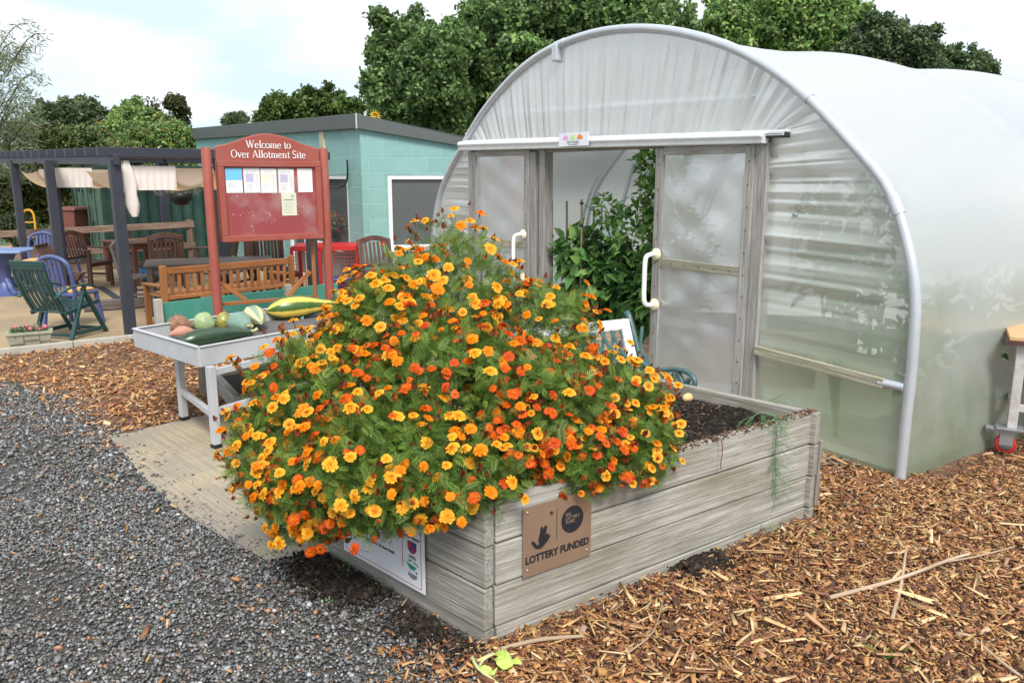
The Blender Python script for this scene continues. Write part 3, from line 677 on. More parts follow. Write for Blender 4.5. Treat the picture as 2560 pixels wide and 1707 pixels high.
# ================================================================ MARIGOLDS
def leaf_template(n=6):
    V, F = [], []
    def q(p, d, l, w_, droop=0):
        d = np.array(d, float); d /= np.linalg.norm(d); s_ = np.cross([0, 0, 1], d); b0 = len(V)
        V.extend([p, p+d*l*.45+s_*w_*.8+[0, 0, .01], p+d*l+[0, 0, -droop], p+d*l*.45-s_*w_*.8+[0, 0, .01]]); F.append((b0, b0+1, b0+2, b0+3))
    for i in range(n):
        t = .22+.7*i/n; l = .3*(1-.45*t)+.06
        for sgn in (-1, 1): q(np.array([t, 0, .06*math.sin(t*3)]), (1.0, sgn*1.15, .1), l, .028, .03)
    q(np.array([.86, 0, .02]), (1, 0, 0), .26, .035, .03); q(np.array([0., 0, 0]), (1, 0, .03), .95, .014)
    return np.array(V), np.array(F)
LV, LF = leaf_template(7)
def flower_template(kind, seed):
    """kind: double / single / wilt"""
    r = np.random.default_rng(seed); V, F, T_ = [], [], []
    def petal(a, r0, r1, w_, z0, z1, curl, rows=3):
        b0 = len(V); ca, sa = math.cos(a), math.sin(a)
        for i in range(rows):
            t = i/(rows-1); rad = r0+(r1-r0)*t; ww = w_*(.35+.75*math.sin(min(1, t*1.15)*1.9))*(1 if i < rows-1 else .8); zz = z0+(z1-z0)*t-curl*t*t
            for j, sj in enumerate((-1, -.33, .33, 1)):
                x_, y_ = rad-(.06*abs(sj) if i == rows-1 else 0)+r.uniform(-.02, .02), sj*ww
                V.append((x_*ca-y_*sa, x_*sa+y_*ca, zz+(.09*(1 if j % 2 else -1) if i else 0)+r.uniform(-.025, .025))); T_.append(t)
        for i in range(rows-1):
            for j in range(3): F.append((b0+i*4+j, b0+i*4+j+1, b0+(i+1)*4+j+1, b0+(i+1)*4+j))
    if kind == 'double':
        for (m, r0, r1, w_, z0, z1, cu) in ((9, .25, 1.08, .3, -.02, .02, .14), (9, .18, .84, .24, .08, .17, .08), (8, .1, .6, .18, .16, .3, .03), (6, .03, .32, .13, .22, .42, .0)):
            o = r.uniform(0, 6)
            for k in range(m): petal(o+6.283*k/m+r.uniform(-.15, .15), r0, r1*r.uniform(.85, 1.08), w_, z0, z1+r.uniform(-.05, .05), cu)
    elif kind == 'single':
        m = int(r.integers(6, 9)); o = r.uniform(0, 6)
        for k in range(m): petal(o+6.283*k/m+r.uniform(-.1, .1), .15, r.uniform(.85, 1.05), .36, 0, .08, .14)
        for k in range(7): petal(r.uniform(0, 6.28), .02, .3*r.uniform(.7, 1.2), .12, .08, .32, 0)
    else:
        for k in range(9): petal(6.283*k/9+r.uniform(-.3, .3), .12, .5*r.uniform(.6, 1.2), .16, .25, -.1+r.uniform(-.25, .3), .3)
        for k in range(6): petal(r.uniform(0, 6.28), .02, .22, .12, .2, .6, 0)
    V = np.array(V, float); T_ = np.array(T_)
    # calyx and stalk
    nb = len(V); cal = []
    for (rr_, zz) in ((.16, .04), (.2, -.22), (.11, -.6), (.04, -.8), (.035, -2.2), (.03, -3.4)):
        for k in range(6): cal.append((rr_*math.cos(k*1.047), rr_*math.sin(k*1.047), zz))
    V = np.concatenate([V, np.array(cal)]); 
    for i in range(5):
        for k in range(6): F.append((nb+i*6+k, nb+i*6+(k+1) % 6, nb+(i+1)*6+(k+1) % 6, nb+(i+1)*6+k))
    return V, np.array(F), T_, nb
def flower_mesh(name, kind, seed, inner, outer, edge=None, size=.027):
    V, F, T_, nb = flower_template(kind, seed); r = np.random.default_rng(seed)
    C = np.empty((len(V), 3)); inner, outer = np.array(inner), np.array(outer)
    C[:nb] = inner*(1-T_[:, None])+outer*T_[:, None]
    if edge is not None: C[:nb][T_ > .9] = edge
    C[:nb] *= r.uniform(.78, 1.08, (nb, 1)); C[:nb] *= np.where(T_ < .2, .82, 1)[:, None]; C[nb:] = (.1, .16, .03)  # petal bases darkened: crease shade between layers painted into the colour
    o = npmesh('flower', V*size*.93, F, M_petal, None, np.clip(C, 0, 1)); me = o.data; me.name = name; bpy.data.objects.remove(o); return me
YO, OR, DO, RD = (.95, .42, .005), (.9, .2, .004), (.78, .09, .006), (.5, .015, .008)
FM = {
 'gold': [flower_mesh('gold_flower', 'double', s_, (.9, .27, .003), (1, .56, .045), None, .028) for s_ in (1, 2, 3)]+[flower_mesh('gold_flower', 'single', 4, (.85, .2, .003), (1, .56, .045))],
 'orange': [flower_mesh('orange_flower', 'double', s_, (.98, .42, .008), (.95, .27, .008), None, .026) for s_ in (5, 6, 7)],
 'flame': [flower_mesh('flame_flower', 'double', s_, (.95, .36, .005), (.82, .12, .01), (.62, .03, .01), .026) for s_ in (8, 9, 10)],
 'red': [flower_mesh('red_flower', k_, s_, (.9, .25, .005), (.66, .045, .02), (.7, .06, .02), .025) for k_, s_ in (('double', 11), ('single', 12), ('double', 13))]+[flower_mesh('red_flower', 'single', 14, (.9, .3, .005), (.35, .008, .008), (.55, .02, .01), .022)],
 'yellow': [flower_mesh('yellow_flower', 'single', s_, (.85, .2, .004), (1, .57, .05), None, .026) for s_ in (15, 16, 17)]+[flower_mesh('yellow_flower', 'single', 18, (.85, .2, .004), (.95, .36, .006), None, .024)],
 'dead': [flower_mesh('withered_flower', 'wilt', s_, (.18, .035, .015), (.26, .06, .025), None, .023) for s_ in (19, 20)]+[flower_mesh('withered_flower', 'wilt', 21, (.45, .1, .015), (.5, .12, .02), None, .026)],
}
def marigold(label, ells, nleaf, nflow, ndead, mix, loc, others=(), extra=40):
    """ells: list of (cx,cy,cz,rx,ry,rz)"""
    root = thing('marigold_plant', label, 'marigold', loc, 0, 'flowering marigold plants in the raised bed')
    inv = Matrix.Translation((-loc[0], -loc[1], -loc[2])); E = np.array(ells, float)
    wts = (E[:, 3]*E[:, 4]+E[:, 4]*E[:, 5]+E[:, 3]*E[:, 5]); wts /= wts.sum()
    def samp(n, lo, hi, shell=True, camside=False):
        out, nr = [], []
        while sum(map(len, out)) < n:
            m = 4000; i = rng.choice(len(E), m, p=wts); d = rng.normal(0, 1, (m, 3)); d /= np.linalg.norm(d, axis=1, keepdims=True)
            rad = rng.uniform(lo, hi, m)**.7; lump = 1+.1*np.sin(d[:, 0]*7+i)*np.sin(d[:, 1]*6+1)*1+.07*np.sin(d[:, 2]*11+d[:, 0]*5)
            P = E[i, :3]+d*E[i, 3:]*(rad*lump)[:, None]; N_ = d/E[i, 3:]; N_ /= np.linalg.norm(N_, axis=1, keepdims=True)
            ok = P[:, 2] > .2
            inb = inpoly(P[:, 0], P[:, 1], bed_poly); ok &= ~(inb & (P[:, 2] < .44))
            dd0 = np.abs((P[:, :2]-np.array(C0)) @ np.array([N01.x, N01.y])); 
            fl = ~inb & (P[:, 2] < .53) & ((((P[:, :2]-np.array(C0)) @ np.array([N01.x, N01.y]) < .02) & (P[:, 0] > C0[0])) | (((P[:, :2]-np.array(C0)) @ np.array([N03.x, N03.y]) < .02) & (P[:, 0] <= C0[0])))
            ok &= ~fl
            for j in range(len(E)):
                q = (P-E[j, :3])/E[j, 3:]; ok &= ~((np.sum(q*q, 1) < (lo*.75)**2) & (i != j))
            if shell:
                for e in others:
                    e = np.array(e); q = (P-e[:3])/e[3:]; ok &= ~(np.sum(q*q, 1) < .55)
            if camside: ok &= rng.uniform(0, 1, m) < np.where((N_ @ np.array([-.1, -.75, .6])) > -.15, 1, .12)
            out.append(P[ok]); nr.append(N_[ok])
        return np.concatenate(out)[:n], np.concatenate(nr)[:n]
    P, N_ = samp(nleaf, .5, 1.0)
    d = N_*rng.uniform(.2, 1.1, (nleaf, 1))+rng.normal(0, .65, (nleaf, 3))+[0, 0, .15]
    zd = N_*.5+rng.normal(0, .35, (nleaf, 3))+[0, 0, .7]
    sz = rng.uniform(.04, .088, nleaf)
    V, F, C = scatter(LV, LF, P-np.array(loc)-d/np.linalg.norm(d, axis=1, keepdims=True)*sz[:, None]*.6, basis(d, zd), np.stack([sz, sz, sz], 1), palette(nleaf, [(.11, .2, .035), (.17, .29, .05), (.065, .13, .025), (.28, .4, .08)], [4, 5, 3, 3.5], .25))
    f = npmesh('foliage', V, F, M_mleaf, root, C)
    # inner stems
    b = MB(); P2, N2 = samp(70, .55, .95)
    for p, nn in zip(P2, N2):
        base = Vector(E[0, :3]*.0)+Vector((loc[0]+random.uniform(-.12, .12), loc[1]+random.uniform(-.12, .12), .44)); p = Vector(p); mid = base.lerp(p, .55)+Vector((0, 0, .06))
        b.tube([base-Vector(loc), mid-Vector(loc), p-Vector(loc)], [.0045, .0032, .0018], 5)
    b.build('stems', paint('green_stem', (.1, .17, .04), .6, .2) if 'green_stem' not in MATS else MATS['green_stem'], root)
    kinds = list(mix); pk = np.array([mix[k_] for k_ in kinds], float); pk /= pk.sum()
    def place(n, dead):
        # poisson-ish thinning so heads do not pile up
        Pc, Nc = samp(n*7, .93, 1.24, True, True); cn_ = np.sin(Pc[:, 0]*23+Pc[:, 2]*17)+np.sin(Pc[:, 2]*29-Pc[:, 1]*19+1.7); kk_ = (cn_ > -.7) | (rng.uniform(0, 1, len(Pc)) < .3); Pc, Nc = Pc[kk_], Nc[kk_]; got = []
        for p, nn in zip(Pc, Nc):
            if len(got) >= n: break
            if all((p[0]-g[0])**2+(p[1]-g[1])**2+(p[2]-g[2])**2 > (.03 if not dead else .024)**2 for g in got[-160:]): got.append(p); nrm.append(nn)
        for p, nn in zip(got, nrm[-len(got):]):
            kk = 'dead' if dead else kinds[rng.choice(len(kinds), p=pk)]
            me = FM[kk][int(rng.integers(len(FM[kk])))]
            o = bpy.data.objects.new('withered_flower' if dead else 'flower', me); col.objects.link(o); o.parent = root
            up = Vector(nn)*.75+Vector((0, -.18, .72))+Vector(rng.normal(0, .28, 3)); up.normalize()
            pos = Vector(p)-Vector(loc)+Vector((0, 0, rng.uniform(0, .03) if nn[2] > .2 else 0)); s_ = rng.uniform(.66, 1.06)*(1 if not dead else rng.uniform(.85, 1.25))
            o.location = pos; o.rotation_euler = (up.to_track_quat('Z', 'Y').to_matrix() @ Matrix.Rotation(rng.uniform(0, 6.28), 3, 'Z')).to_euler(); o.scale = (s_, s_, s_*rng.uniform(.7, 1.15))
    nrm = []; place(nflow, False); nrm = []; place(ndead, True)
    # the smaller blooms beyond the first hundred, as one part
    Pc, Nc = samp(extra, .88, 1.12, True, True); VV, FF, CC, off_ = [], [], [], 0
    for p, nn in zip(Pc, Nc):
        kk = 'dead' if rng.uniform() < .22 else kinds[rng.choice(len(kinds), p=pk)]; me = FM[kk][int(rng.integers(len(FM[kk])))]; nv_ = len(me.vertices)
        a = np.empty(nv_*3, 'f'); me.vertices.foreach_get('co', a); a = a.reshape(-1, 3); cl_ = np.empty(nv_*4, 'f'); me.attributes['col'].data.foreach_get('color', cl_)
        up = Vector(nn)*.75+Vector((0, -.18, .72))+Vector(rng.normal(0, .28, 3)); up.normalize(); Mx = np.array(up.to_track_quat('Z', 'Y').to_matrix() @ Matrix.Rotation(rng.uniform(0, 6.28), 3, 'Z'))
        VV.append((a*rng.uniform(.6, .95)) @ Mx.T+(p-np.array(loc))); f_ = np.array([pl.vertices[:] for pl in me.polygons]); FF.append(f_+off_); off_ += nv_; CC.append(cl_.reshape(-1, 4)[:, :3])
    tag(npmesh('small_flowers', np.concatenate(VV), np.concatenate(FF), M_petal, root, np.concatenate(CC)), None, None, None, 'stuff')
    return root
E_back = [(-.24, 3.42, 1.04, .28, .3, .4), (-.36, 3.36, .9, .36, .36, .4), (.03, 3.42, .86, .32, .3, .34), (.17, 3.38, .9, .21, .22, .26)]
E_top = [(-.5, 3.2, .95, .26, .26, .26), (-.62, 3.18, .78, .3, .26, .24)]
E_left = [(-.72, 3.12, .66, .38, .3, .34), (-.94, 3.04, .52, .2, .22, .22), (-.6, 2.98, .8, .2, .2, .14)]
E_front = [(-.42, 2.71, .6, .33, .24, .25), (-.2, 2.66, .58, .26, .2, .17)]
E_corner = [(-.64, 2.82, .5, .26, .22, .22), (-.8, 2.9, .43, .18, .18, .2)]
E_mid = [(-.2, 2.96, .74, .4, .3, .34), (.1, 2.98, .7, .3, .28, .26)]
E_right = [(.35, 3.2, .64, .3, .24, .26), (.46, 3.04, .56, .2, .2, .16)]
E_edge = [(.2, 2.9, .56, .24, .18, .17), (.02, 2.86, .66, .22, .2, .17)]
ALLE = dict(b=E_back, t=E_top, l=E_left, f=E_front, m=E_mid, r=E_right, c=E_corner, e=E_edge)
def oth(k): return [e for kk, v in ALLE.items() if kk != k for e in v]
marigold('tall marigold plant crowned with golden orange flowers at the back of the bed', E_back, 5600, 100, 75, {'gold': 7, 'orange': 4, 'flame': .8}, (-.2, 3.35, .43), oth('b'), 120)
marigold('marigold plant with golden flowers on the left shoulder of the clump behind the table end', E_top, 3400, 95, 60, {'gold': 8, 'orange': 3, 'flame': 1}, (-.45, 3.25, .43), oth('t'), 80)
marigold('marigold plant with golden flowers spilling over the bed toward the vegetable table', E_left, 4600, 100, 90, {'gold': 8, 'orange': 3, 'flame': 1.4, 'red': .6}, (-.62, 3.1, .43), oth('l'), 50)
marigold('marigold plant with orange flowers hanging low over the white sign', E_front, 4400, 100, 75, {'gold': 6, 'orange': 4, 'flame': 3, 'red': 1}, (-.35, 2.8, .43), oth('f'), 40)
marigold('marigold plant with red and flame coloured flowers in the middle of the clump', E_mid, 5000, 100, 100, {'red': 6, 'flame': 3, 'orange': 2, 'gold': 1.4}, (-.05, 3.0, .43), oth('m'), 90)
marigold('marigold plant with small single yellow flowers beside the bare compost', E_right, 4000, 100, 90, {'yellow': 8, 'gold': 1.6, 'red': 1.2, 'flame': .8}, (.33, 3.08, .43), oth('r'), 60)

marigold('marigold plant with golden flowers drooping over the left end corner of the bed', E_corner, 3200, 92, 55, {'gold': 6, 'orange': 4, 'flame': 3, 'red': 1}, (-.6, 2.95, .43), oth('c'), 25)
marigold('low marigold plant with mixed red and yellow flowers above the bronze plaque', E_edge, 3200, 85, 70, {'red': 3, 'flame': 3, 'yellow': 3, 'orange': 2}, (.08, 2.92, .43), oth('e'), 40)

# ================================================================ POLYTUNNEL
TU = Vector((-.5556, .8314, 0)); TN = Vector((.8314, .5556, 0)); TP = Vector((2.116, 4.11, 0))
def tp(t, z, s=0.): return TP+TU*t+TN*s+Vector((0, 0, z))
def tpx(x, y): return PL(x, y, TP, (TU.x, TU.y))
arc = [(0, -.03), (0, .3), (.0, .7), (.035, 1.08), (.2, 1.5), (.46, 1.774), (.85, 2.104), (1.28, 2.352), (1.75, 2.52), (2.2, 2.615), (2.66, 2.65), (3.16, 2.615), (3.6, 2.51), (3.99, 2.34), (4.36, 2.12), (4.69, 1.85), (4.95, 1.62), (5.13, 1.4), (5.25, 1.1), (5.31, .7), (5.32, .3), (5.32, -.03)]
ARC = smoothpts([(t, 0, z) for t, z in arc], 4)
tun = thing('polytunnel', 'large white polytunnel with arched hoops, polythene cover and sliding doors', 'polytunnel', tp(2.66, 0))
tinv = Matrix.Translation(-tp(2.66, 0))
def tpart(b, name, mat, bevel=0, parent=None, solid=0):
    o = b.build(name, mat, None, bevel, solid); o.parent = parent or tun
    if parent is None: o.matrix_parent_inverse = tinv
    return o
NH = 7; SP = 2.02
# cover: lofted, sagging between hoops
NSD = 12; vs = []; na = len(ARC)
for i in range((NH-1)*NSD+1):
    s = SP*i/NSD; sag = math.sin(math.pi*(i % NSD)/NSD)**.8
    for p in ARC:
        cx, cz = 2.66, 1.0; k = 1-.028*sag*(1 if p.z > .9 else max(0, p.z/.9))
        wv = .006*math.sin(s*9+p.z*4)*math.sin(p.z*11+s*3) if 0 < i < (NH-1)*NSD else 0; vs.append(tp(cx+(p.x-cx)*(k*1.004+wv*.4), cz+(p.z-cz)*(k*1.004+wv*.4) if p.z > cz else p.z, s))
fs = [(i*na+j, i*na+j+1, (i+1)*na+j+1, (i+1)*na+j) for i in range((NH-1)*NSD) for j in range(na-1)]
b = MB(); b.add(vs, fs, [tuple(v) for v in vs], 0, True); tpart(b, 'cover', M_film_cover)
for h in range(NH):
    b = MB(); P = [tp(p.x, p.z, SP*h+(0 if h else -.012)) for p in ARC]
    if h: P = [tp(2.66+(p.x-2.66)*.985, 1+(p.z-1)*.985 if p.z > 1 else p.z, SP*h) for p in ARC]
    b.tube(P, .03 if h == 0 else .022, 8); ho = tpart(b, 'hoop', M_galv if h == 0 else M_galv)
# joint sleeves and apex clamp on the front hoop
hi = [min(range(na), key=lambda i: (ARC[i].x-a)**2+(ARC[i].z-c)**2) for a, c in ((.85, 2.1), (.2, 1.5), (3.16, 2.61))]
for i in hi:
    b = MB(); b.tube([tp(ARC[i-1].x, ARC[i-1].z, -.012), tp(ARC[i].x, ARC[i].z, -.012)], .034, 10); tpart(b, 'joint', M_galv)
b = MB(); cl = tp(3.13, 2.61, -.03); b.box(cl-Vector((0, 0, .05)), (.07, .05, .13), Matrix((TU, TN, Vector((0, 0, 1)))).transposed()); b.tube([cl+Vector((0, 0, -.0)), cl+Vector((0, 0, -.12))], .022, 8); tpart(b, 'hoop_clamp', M_galv, .01)
# end sheet: gathered folds from the hoop to the door frame
DL, DR, DT = 4.47, 1.05, 1.84
inner = []
def near_rect(p):
    # where the fold through hoop point p meets the door opening
    t = DR if p.x < 1.9 else (DL if p.x > 4.0 else None)
    if p.x < .95 and p.z < 1.95: return (DR, max(-.03, min(DT, p.z*1.02 if p.z < 1.3 else 1.33+(p.z-1.3)*.85)))
    if p.x > 4.66 and p.z < 1.9: return (DL, max(-.03, min(DT, p.z)))
    f = (p.x-.8)/(4.7-.8); f = min(1, max(0, f)); return (DR+(DL-DR)*f, DT)
M = 1400; L_ = [0]
for i in range(1, na): L_.append(L_[-1]+(ARC[i]-ARC[i-1]).length)
def arc_at(q):
    q = min(max(q, 0), L_[-1]-1e-6); j = int(np.searchsorted(L_, q, 'right'))-1; f = (q-L_[j])/(L_[j+1]-L_[j]); return ARC[j].lerp(ARC[j+1], f)
NR = 22; vs = []; r3 = np.random.default_rng(11)
ph1 = np.cumsum(r3.uniform(.6, 1.6, M+1)); amp = np.interp(np.arange(M+1), np.linspace(0, M, 120), r3.uniform(.25, 1.25, 120))
for i in range(M+1):
    q = L_[-1]*i/M; p = arc_at(q); a, c = near_rect(p)
    lowfade = min(1, max(.22, (p.z-.72)/.25))
    fold = math.sin(ph1[i]*.135)+.5*math.sin(ph1[i]*.36+1)+.14*math.sin(ph1[i]*.8)
    for j in range(NR+1):
        f = j/NR; pr = math.sin(math.pi*min(1, f*.62+.02))**.9*(1-(.15*f)); 
        d = fold*amp[i]*.0135*pr*lowfade*(1.3 if p.x < 1.2 else .62)+.02*math.sin(math.pi*f)*math.sin(q*2.1)*.4
        vs.append(tp(p.x+(a-p.x)*f, p.z+(c-p.z)*f, .0+d+(.006 if f < .02 else 0)))
fs = [(i*(NR+1)+j, i*(NR+1)+j+1, (i+1)*(NR+1)+j+1, (i+1)*(NR+1)+j) for i in range(M) for j in range(NR)]
b = MB(); b.add(vs, fs, None, 0, True); tpart(b, 'end_sheet', M_film_front)
bx = Matrix((TU, TN, Vector((0, 0, 1)))).transposed()
def tb(b, t0, z0, t1, z1, s0, s1):
    b.box(tp((t0+t1)/2, (z0+z1)/2, (s0+s1)/2), (abs(t1-t0), s1-s0, abs(z1-z0)), bx); return b
# door frame posts, header timber and rail
for (a, c) in ((1.0, 1.09), (3.40, 3.49)): tpart(tb(MB(), a, -.02, c, 1.8, -.035, .06), 'door_post', M_door, .004)
tpart(tb(MB(), 4.44, -.02, 4.52, 1.83, -.03, .06), 'door_post', M_door, .004)
tpart(tb(MB(), 3.29, -.02, 3.37, 1.82, -.02, .07), 'door_post', M_door, .004)
tpart(tb(MB(), .98, 1.79, 4.55, 1.86, .0, .05), 'header_beam', M_door, .004)
tr0, zr0 = tpx(1772, 331); tl0, zl0 = tpx(1070, 347); tr1, zr1 = tpx(1772, 303); tl1, zl1 = tpx(1072, 325)
b = MB(); n = 12
def railpt(t, k, s): zb_ = zr0+(zl0-zr0)*(t-tr0)/(tl0-tr0); zt_ = zr1+(zl1-zr1)*(t-tr0)/(tl0-tr0); return tp(t, zb_+(zt_-zb_)*k, s)
prof = [(0, -.055), (.02, -.085), (.35, -.088), (.62, -.1), (.9, -.09), (1.0, -.05), (1.02, -.005), (.0, -.03)]
vs = [railpt(t, k, s) for t in (tr0, tl0) for k, s in prof]; n = len(prof)
b.add(vs, [(i, (i+1) % n, n+(i+1) % n, n+i) for i in range(n)]+[tuple(range(n)), tuple(range(n, 2*n))]); rl = tpart(b, 'door_rail', M_rail, .006)
b = MB(); b.bar(railpt(tr0-.13, 1.03, -.02), railpt(tl0, 1.02, -.02), .035, .014); b.bar(railpt(tr0-.13, .72, -.055), railpt(tr0+.02, .72, -.055), .012, .01); b.bar(railpt(tr0-.13, .85, -.04), railpt(tr0+.02, .85, -.04), .05, .006)
tpart(b, 'rail_track', M_rail, .002)
b = MB(); b.bar(railpt(tr0-.14, .68, -.03), railpt(tr0+.02, .68, -.03), .05, .03); tpart(b, 'rail_end', M_black)
# sliding doors
def sdoor(t0, t1, ztop, s, handle):
    b = MB(); NA_, NB_ = 60, 90; vs = []
    for i in range(NA_+1):
        for j in range(NB_+1):
            a_, c_ = i/NA_, j/NB_; e_ = math.sin(math.pi*a_)**.5
            vs.append(tp(t0+.02+(t1-t0-.04)*a_, ztop*c_*.995, s+.014+e_*(.004*math.sin(c_*31+a_*5+t0)+.002*math.sin(c_*47-a_*11)+.004*math.sin(a_*14+c_*19))))
    b.add(vs, [(i*(NB_+1)+j, i*(NB_+1)+j+1, (i+1)*(NB_+1)+j+1, (i+1)*(NB_+1)+j) for i in range(NA_) for j in range(NB_)], None, 0, True); d = tpart(b, 'door', M_film_door)
    for (a, c) in ((t0, t0+.07), (t1-.075, t1)):
        tpart(tb(MB(), a, -.0, c, ztop, s, s+.035), 'door_stile', M_door, .003, d)
    for z in (.0, .975, ztop-.045):
        tpart(tb(MB(), t0+.07, z, t1-.075, z+.06 if z else .09, s+.002, s+.032), 'door_crossbar', M_moss if z > .5 and z < 1.2 else M_door, .003, d)
    tpart(tb(MB(), t0+.08, .56, t1-.08, .62, s+.045, s+.06), 'door_brace', M_door, .003, d)
    b = MB()
    for tt, zz in [(t0+.035, z) for z in np.arange(.15, ztop, .14)]+[(t1-.035, z) for z in np.arange(.15, ztop, .17)]+[(t, 1.005) for t in np.arange(t0+.15, t1-.1, .13)]:
        b.lathe([(0, 0), (.005, 0), (.004, -.003), (0, -.003)], 6, tp(tt, zz, s-.001), 0, Matrix((TU, Vector((0, 0, 1)), TN)).transposed())
    tpart(b, 'nails', M_nail, 0, d)
    if handle:
        ht, hz0, hz1 = handle; b = MB()
        b.tube(smoothpts([tp(ht, hz1, s-.01), tp(ht, hz1, s-.06), tp(ht+.01, hz1-.03, s-.095), tp(ht+.01, (hz0+hz1)/2, s-.1), tp(ht+.01, hz0+.03, s-.095), tp(ht, hz0, s-.06), tp(ht, hz0, s-.01)], 5), .017, 10)
        h = tpart(b, 'handle', M_whitep, 0, d)
        for z in (hz0, hz1):
            b = MB(); b.lathe([(0, -.022), (.03, -.022), (.042, -.012), (.042, 0)], 20, tp(ht, z, s), 0, Matrix((TU, Vector((0, 0, 1)), TN)).transposed()); tpart(b, 'handle_rose', M_cream, 0, h)
hp0 = tpx(1510, 697); hp1 = tpx(1518, 583); print('handle', hp0, hp1)
sdoor(1.09, 1.945, 1.785, -.045, (1.9, hp0[1], hp1[1]))
sdoor(3.49, 4.44, 1.82, -.045, (3.56, .72, 1.1))
# low rail
a0 = tpx(1732, 800); a1 = tpx(2045, 868)
b = MB(); b.bar(tp(1.0, .53, -.035), tp(.13, .5, -.035), .03, .055); lr = tpart(b, 'low_rail', M_moss, .003)
b = MB(); b.tube([tp(.16, .5, -.03), tp(.02, .5, -.02)], .025, 8); tpart(b, 'rail_clamp', M_galv)
# inside: purlin tube and timber frame over the doors
b = MB(); b.tube([tp(.88, 2.07, .035), tp(4.3, 2.16, .035)], .022, 8); tpart(b, 'crossbar', M_galv)
tpart(tb(MB(), 1.64, 1.87, 1.72, 2.12, .025, .07), 'strut', M_door); tpart(tb(MB(), 3.4, 1.89, 3.48, 2.12, .025, .07), 'strut', M_door)
tpart(tb(MB(), 1.72, 1.88, 3.4, 1.95, .025, .06), 'header_plank', M_door)
for (z0_, z1_, s_) in ((.56, .6, .06),): tpart(tb(MB(), .1, z0_, 1.0, z1_, .05, .09), 'inner_rail', M_door)
# far end sheet
b = MB(); P = [tp(p.x, p.z, SP*(NH-1)) for p in ARC]; b.add(P, [tuple(range(len(P)))]); tpart(b, 'end_sheet', M_film_cover)
# small maker plate on rail
ta, za = tpx(1309, 338); tb_, zb_ = tpx(1378, 303); pw, ph = ta-tb_, abs(zb_-za)
ff = frame(tp(ta, za, -.108), -TU)
mp_ = flat(rect(0, 0, pw, ph), ff, M_white, None, 'name_plate', .004); tag(mp_, 'small white plate with three coloured arches on the tunnel door rail', 'name plate')
for k, mm in enumerate((M_pink, M_lime, M_orange)):
    c = pw*(.24+.24*k); r_ = pw*.095
    flat([(c-r_, ph*.48), (c+r_, ph*.48)]+[(c+r_*math.cos(a), ph*.48+ph*.36*math.sin(a)) for a in np.linspace(0, math.pi, 12)], ff @ T((0, 0, .004)), mm, mp_, 'arch_logo', .001)
text('FIRST TUNNELS', ph*.25, M_greyink, ff @ T((pw*.5, ph*.3, .0055)), mp_, sx=.85)
text('POLYTUNNEL MANUFACTURERS', ph*.09, M_greyink, ff @ T((pw*.5, ph*.12, .0055)), mp_, sx=.85)

sheet('bounce_floor', [tuple(tp(.06, 0, .05)[:2]), tuple(tp(5.26, 0, .05)[:2]), tuple(tp(5.26, 0, 12)[:2]), tuple(tp(.06, 0, 12)[:2])], .003, paint('pale_bounce_sheet', (.7, .69, .66), .9, .25))  # added pale floor, itself unseen, bouncing light to brighten the tunnel inside
# inner planks and plants in the tunnel
pl0 = G(1338, 700, .42); pl1 = G(1436, 694, .42); dd = TU*1.0
ib = thing('raised_bed', 'pale timber raised bed inside the tunnel doorway behind the bench', 'planter', (.9, 7.0, 0))
b = MB(); P = Vector((.55, 6.42, 0)); Q = Vector((2.6, 5.9, 0)); e = (Q-P).normalized(); en = Vector((-e.y, e.x, 0))
for k, z in enumerate((.07, .215, .36)):
    b = MB(); b.bar(P+Vector((0, 0, z)), Q+Vector((0, 0, z)), .04, .14); o = b.build('plank', wood('tunnel_plank', (.3, .2, .12), (.46, .34, .24), (.6, .48, .36), .7, 14) if k == 0 else MATS['tunnel_plank'], None, .004); o.parent = ib; o.matrix_parent_inverse = T((-.9, -7, 0))
b = MB(); b.bar(P+Vector((0, 0, .215)), P+en*1.1+Vector((0, 0, .215)), .04, .43); o = b.build('end_board', MATS['tunnel_plank'], None, .004); o.parent = ib; o.matrix_parent_inverse = T((-.9, -7, 0))
b = MB(); b.add([P+en*.03+Vector((0, 0, .38)), Q+en*.03+Vector((0, 0, .38)), Q+en*1.1+Vector((0, 0, .38)), P+en*1.1+Vector((0, 0, .38))], [(0, 1, 2, 3)]); o = b.build('bed_soil', M_soil); o.parent = ib; o.matrix_parent_inverse = T((-.9, -7, 0))
BL = np.array([(0, 0, 0), (.3, .22, .05), (.65, .2, .04), (1, 0, -.12), (.65, -.2, .04), (.3, -.22, .05), (.5, 0, -.02)])
BLF = np.array([(0, 1, 6, 5), (1, 2, 3, 6), (6, 3, 4, 5)])
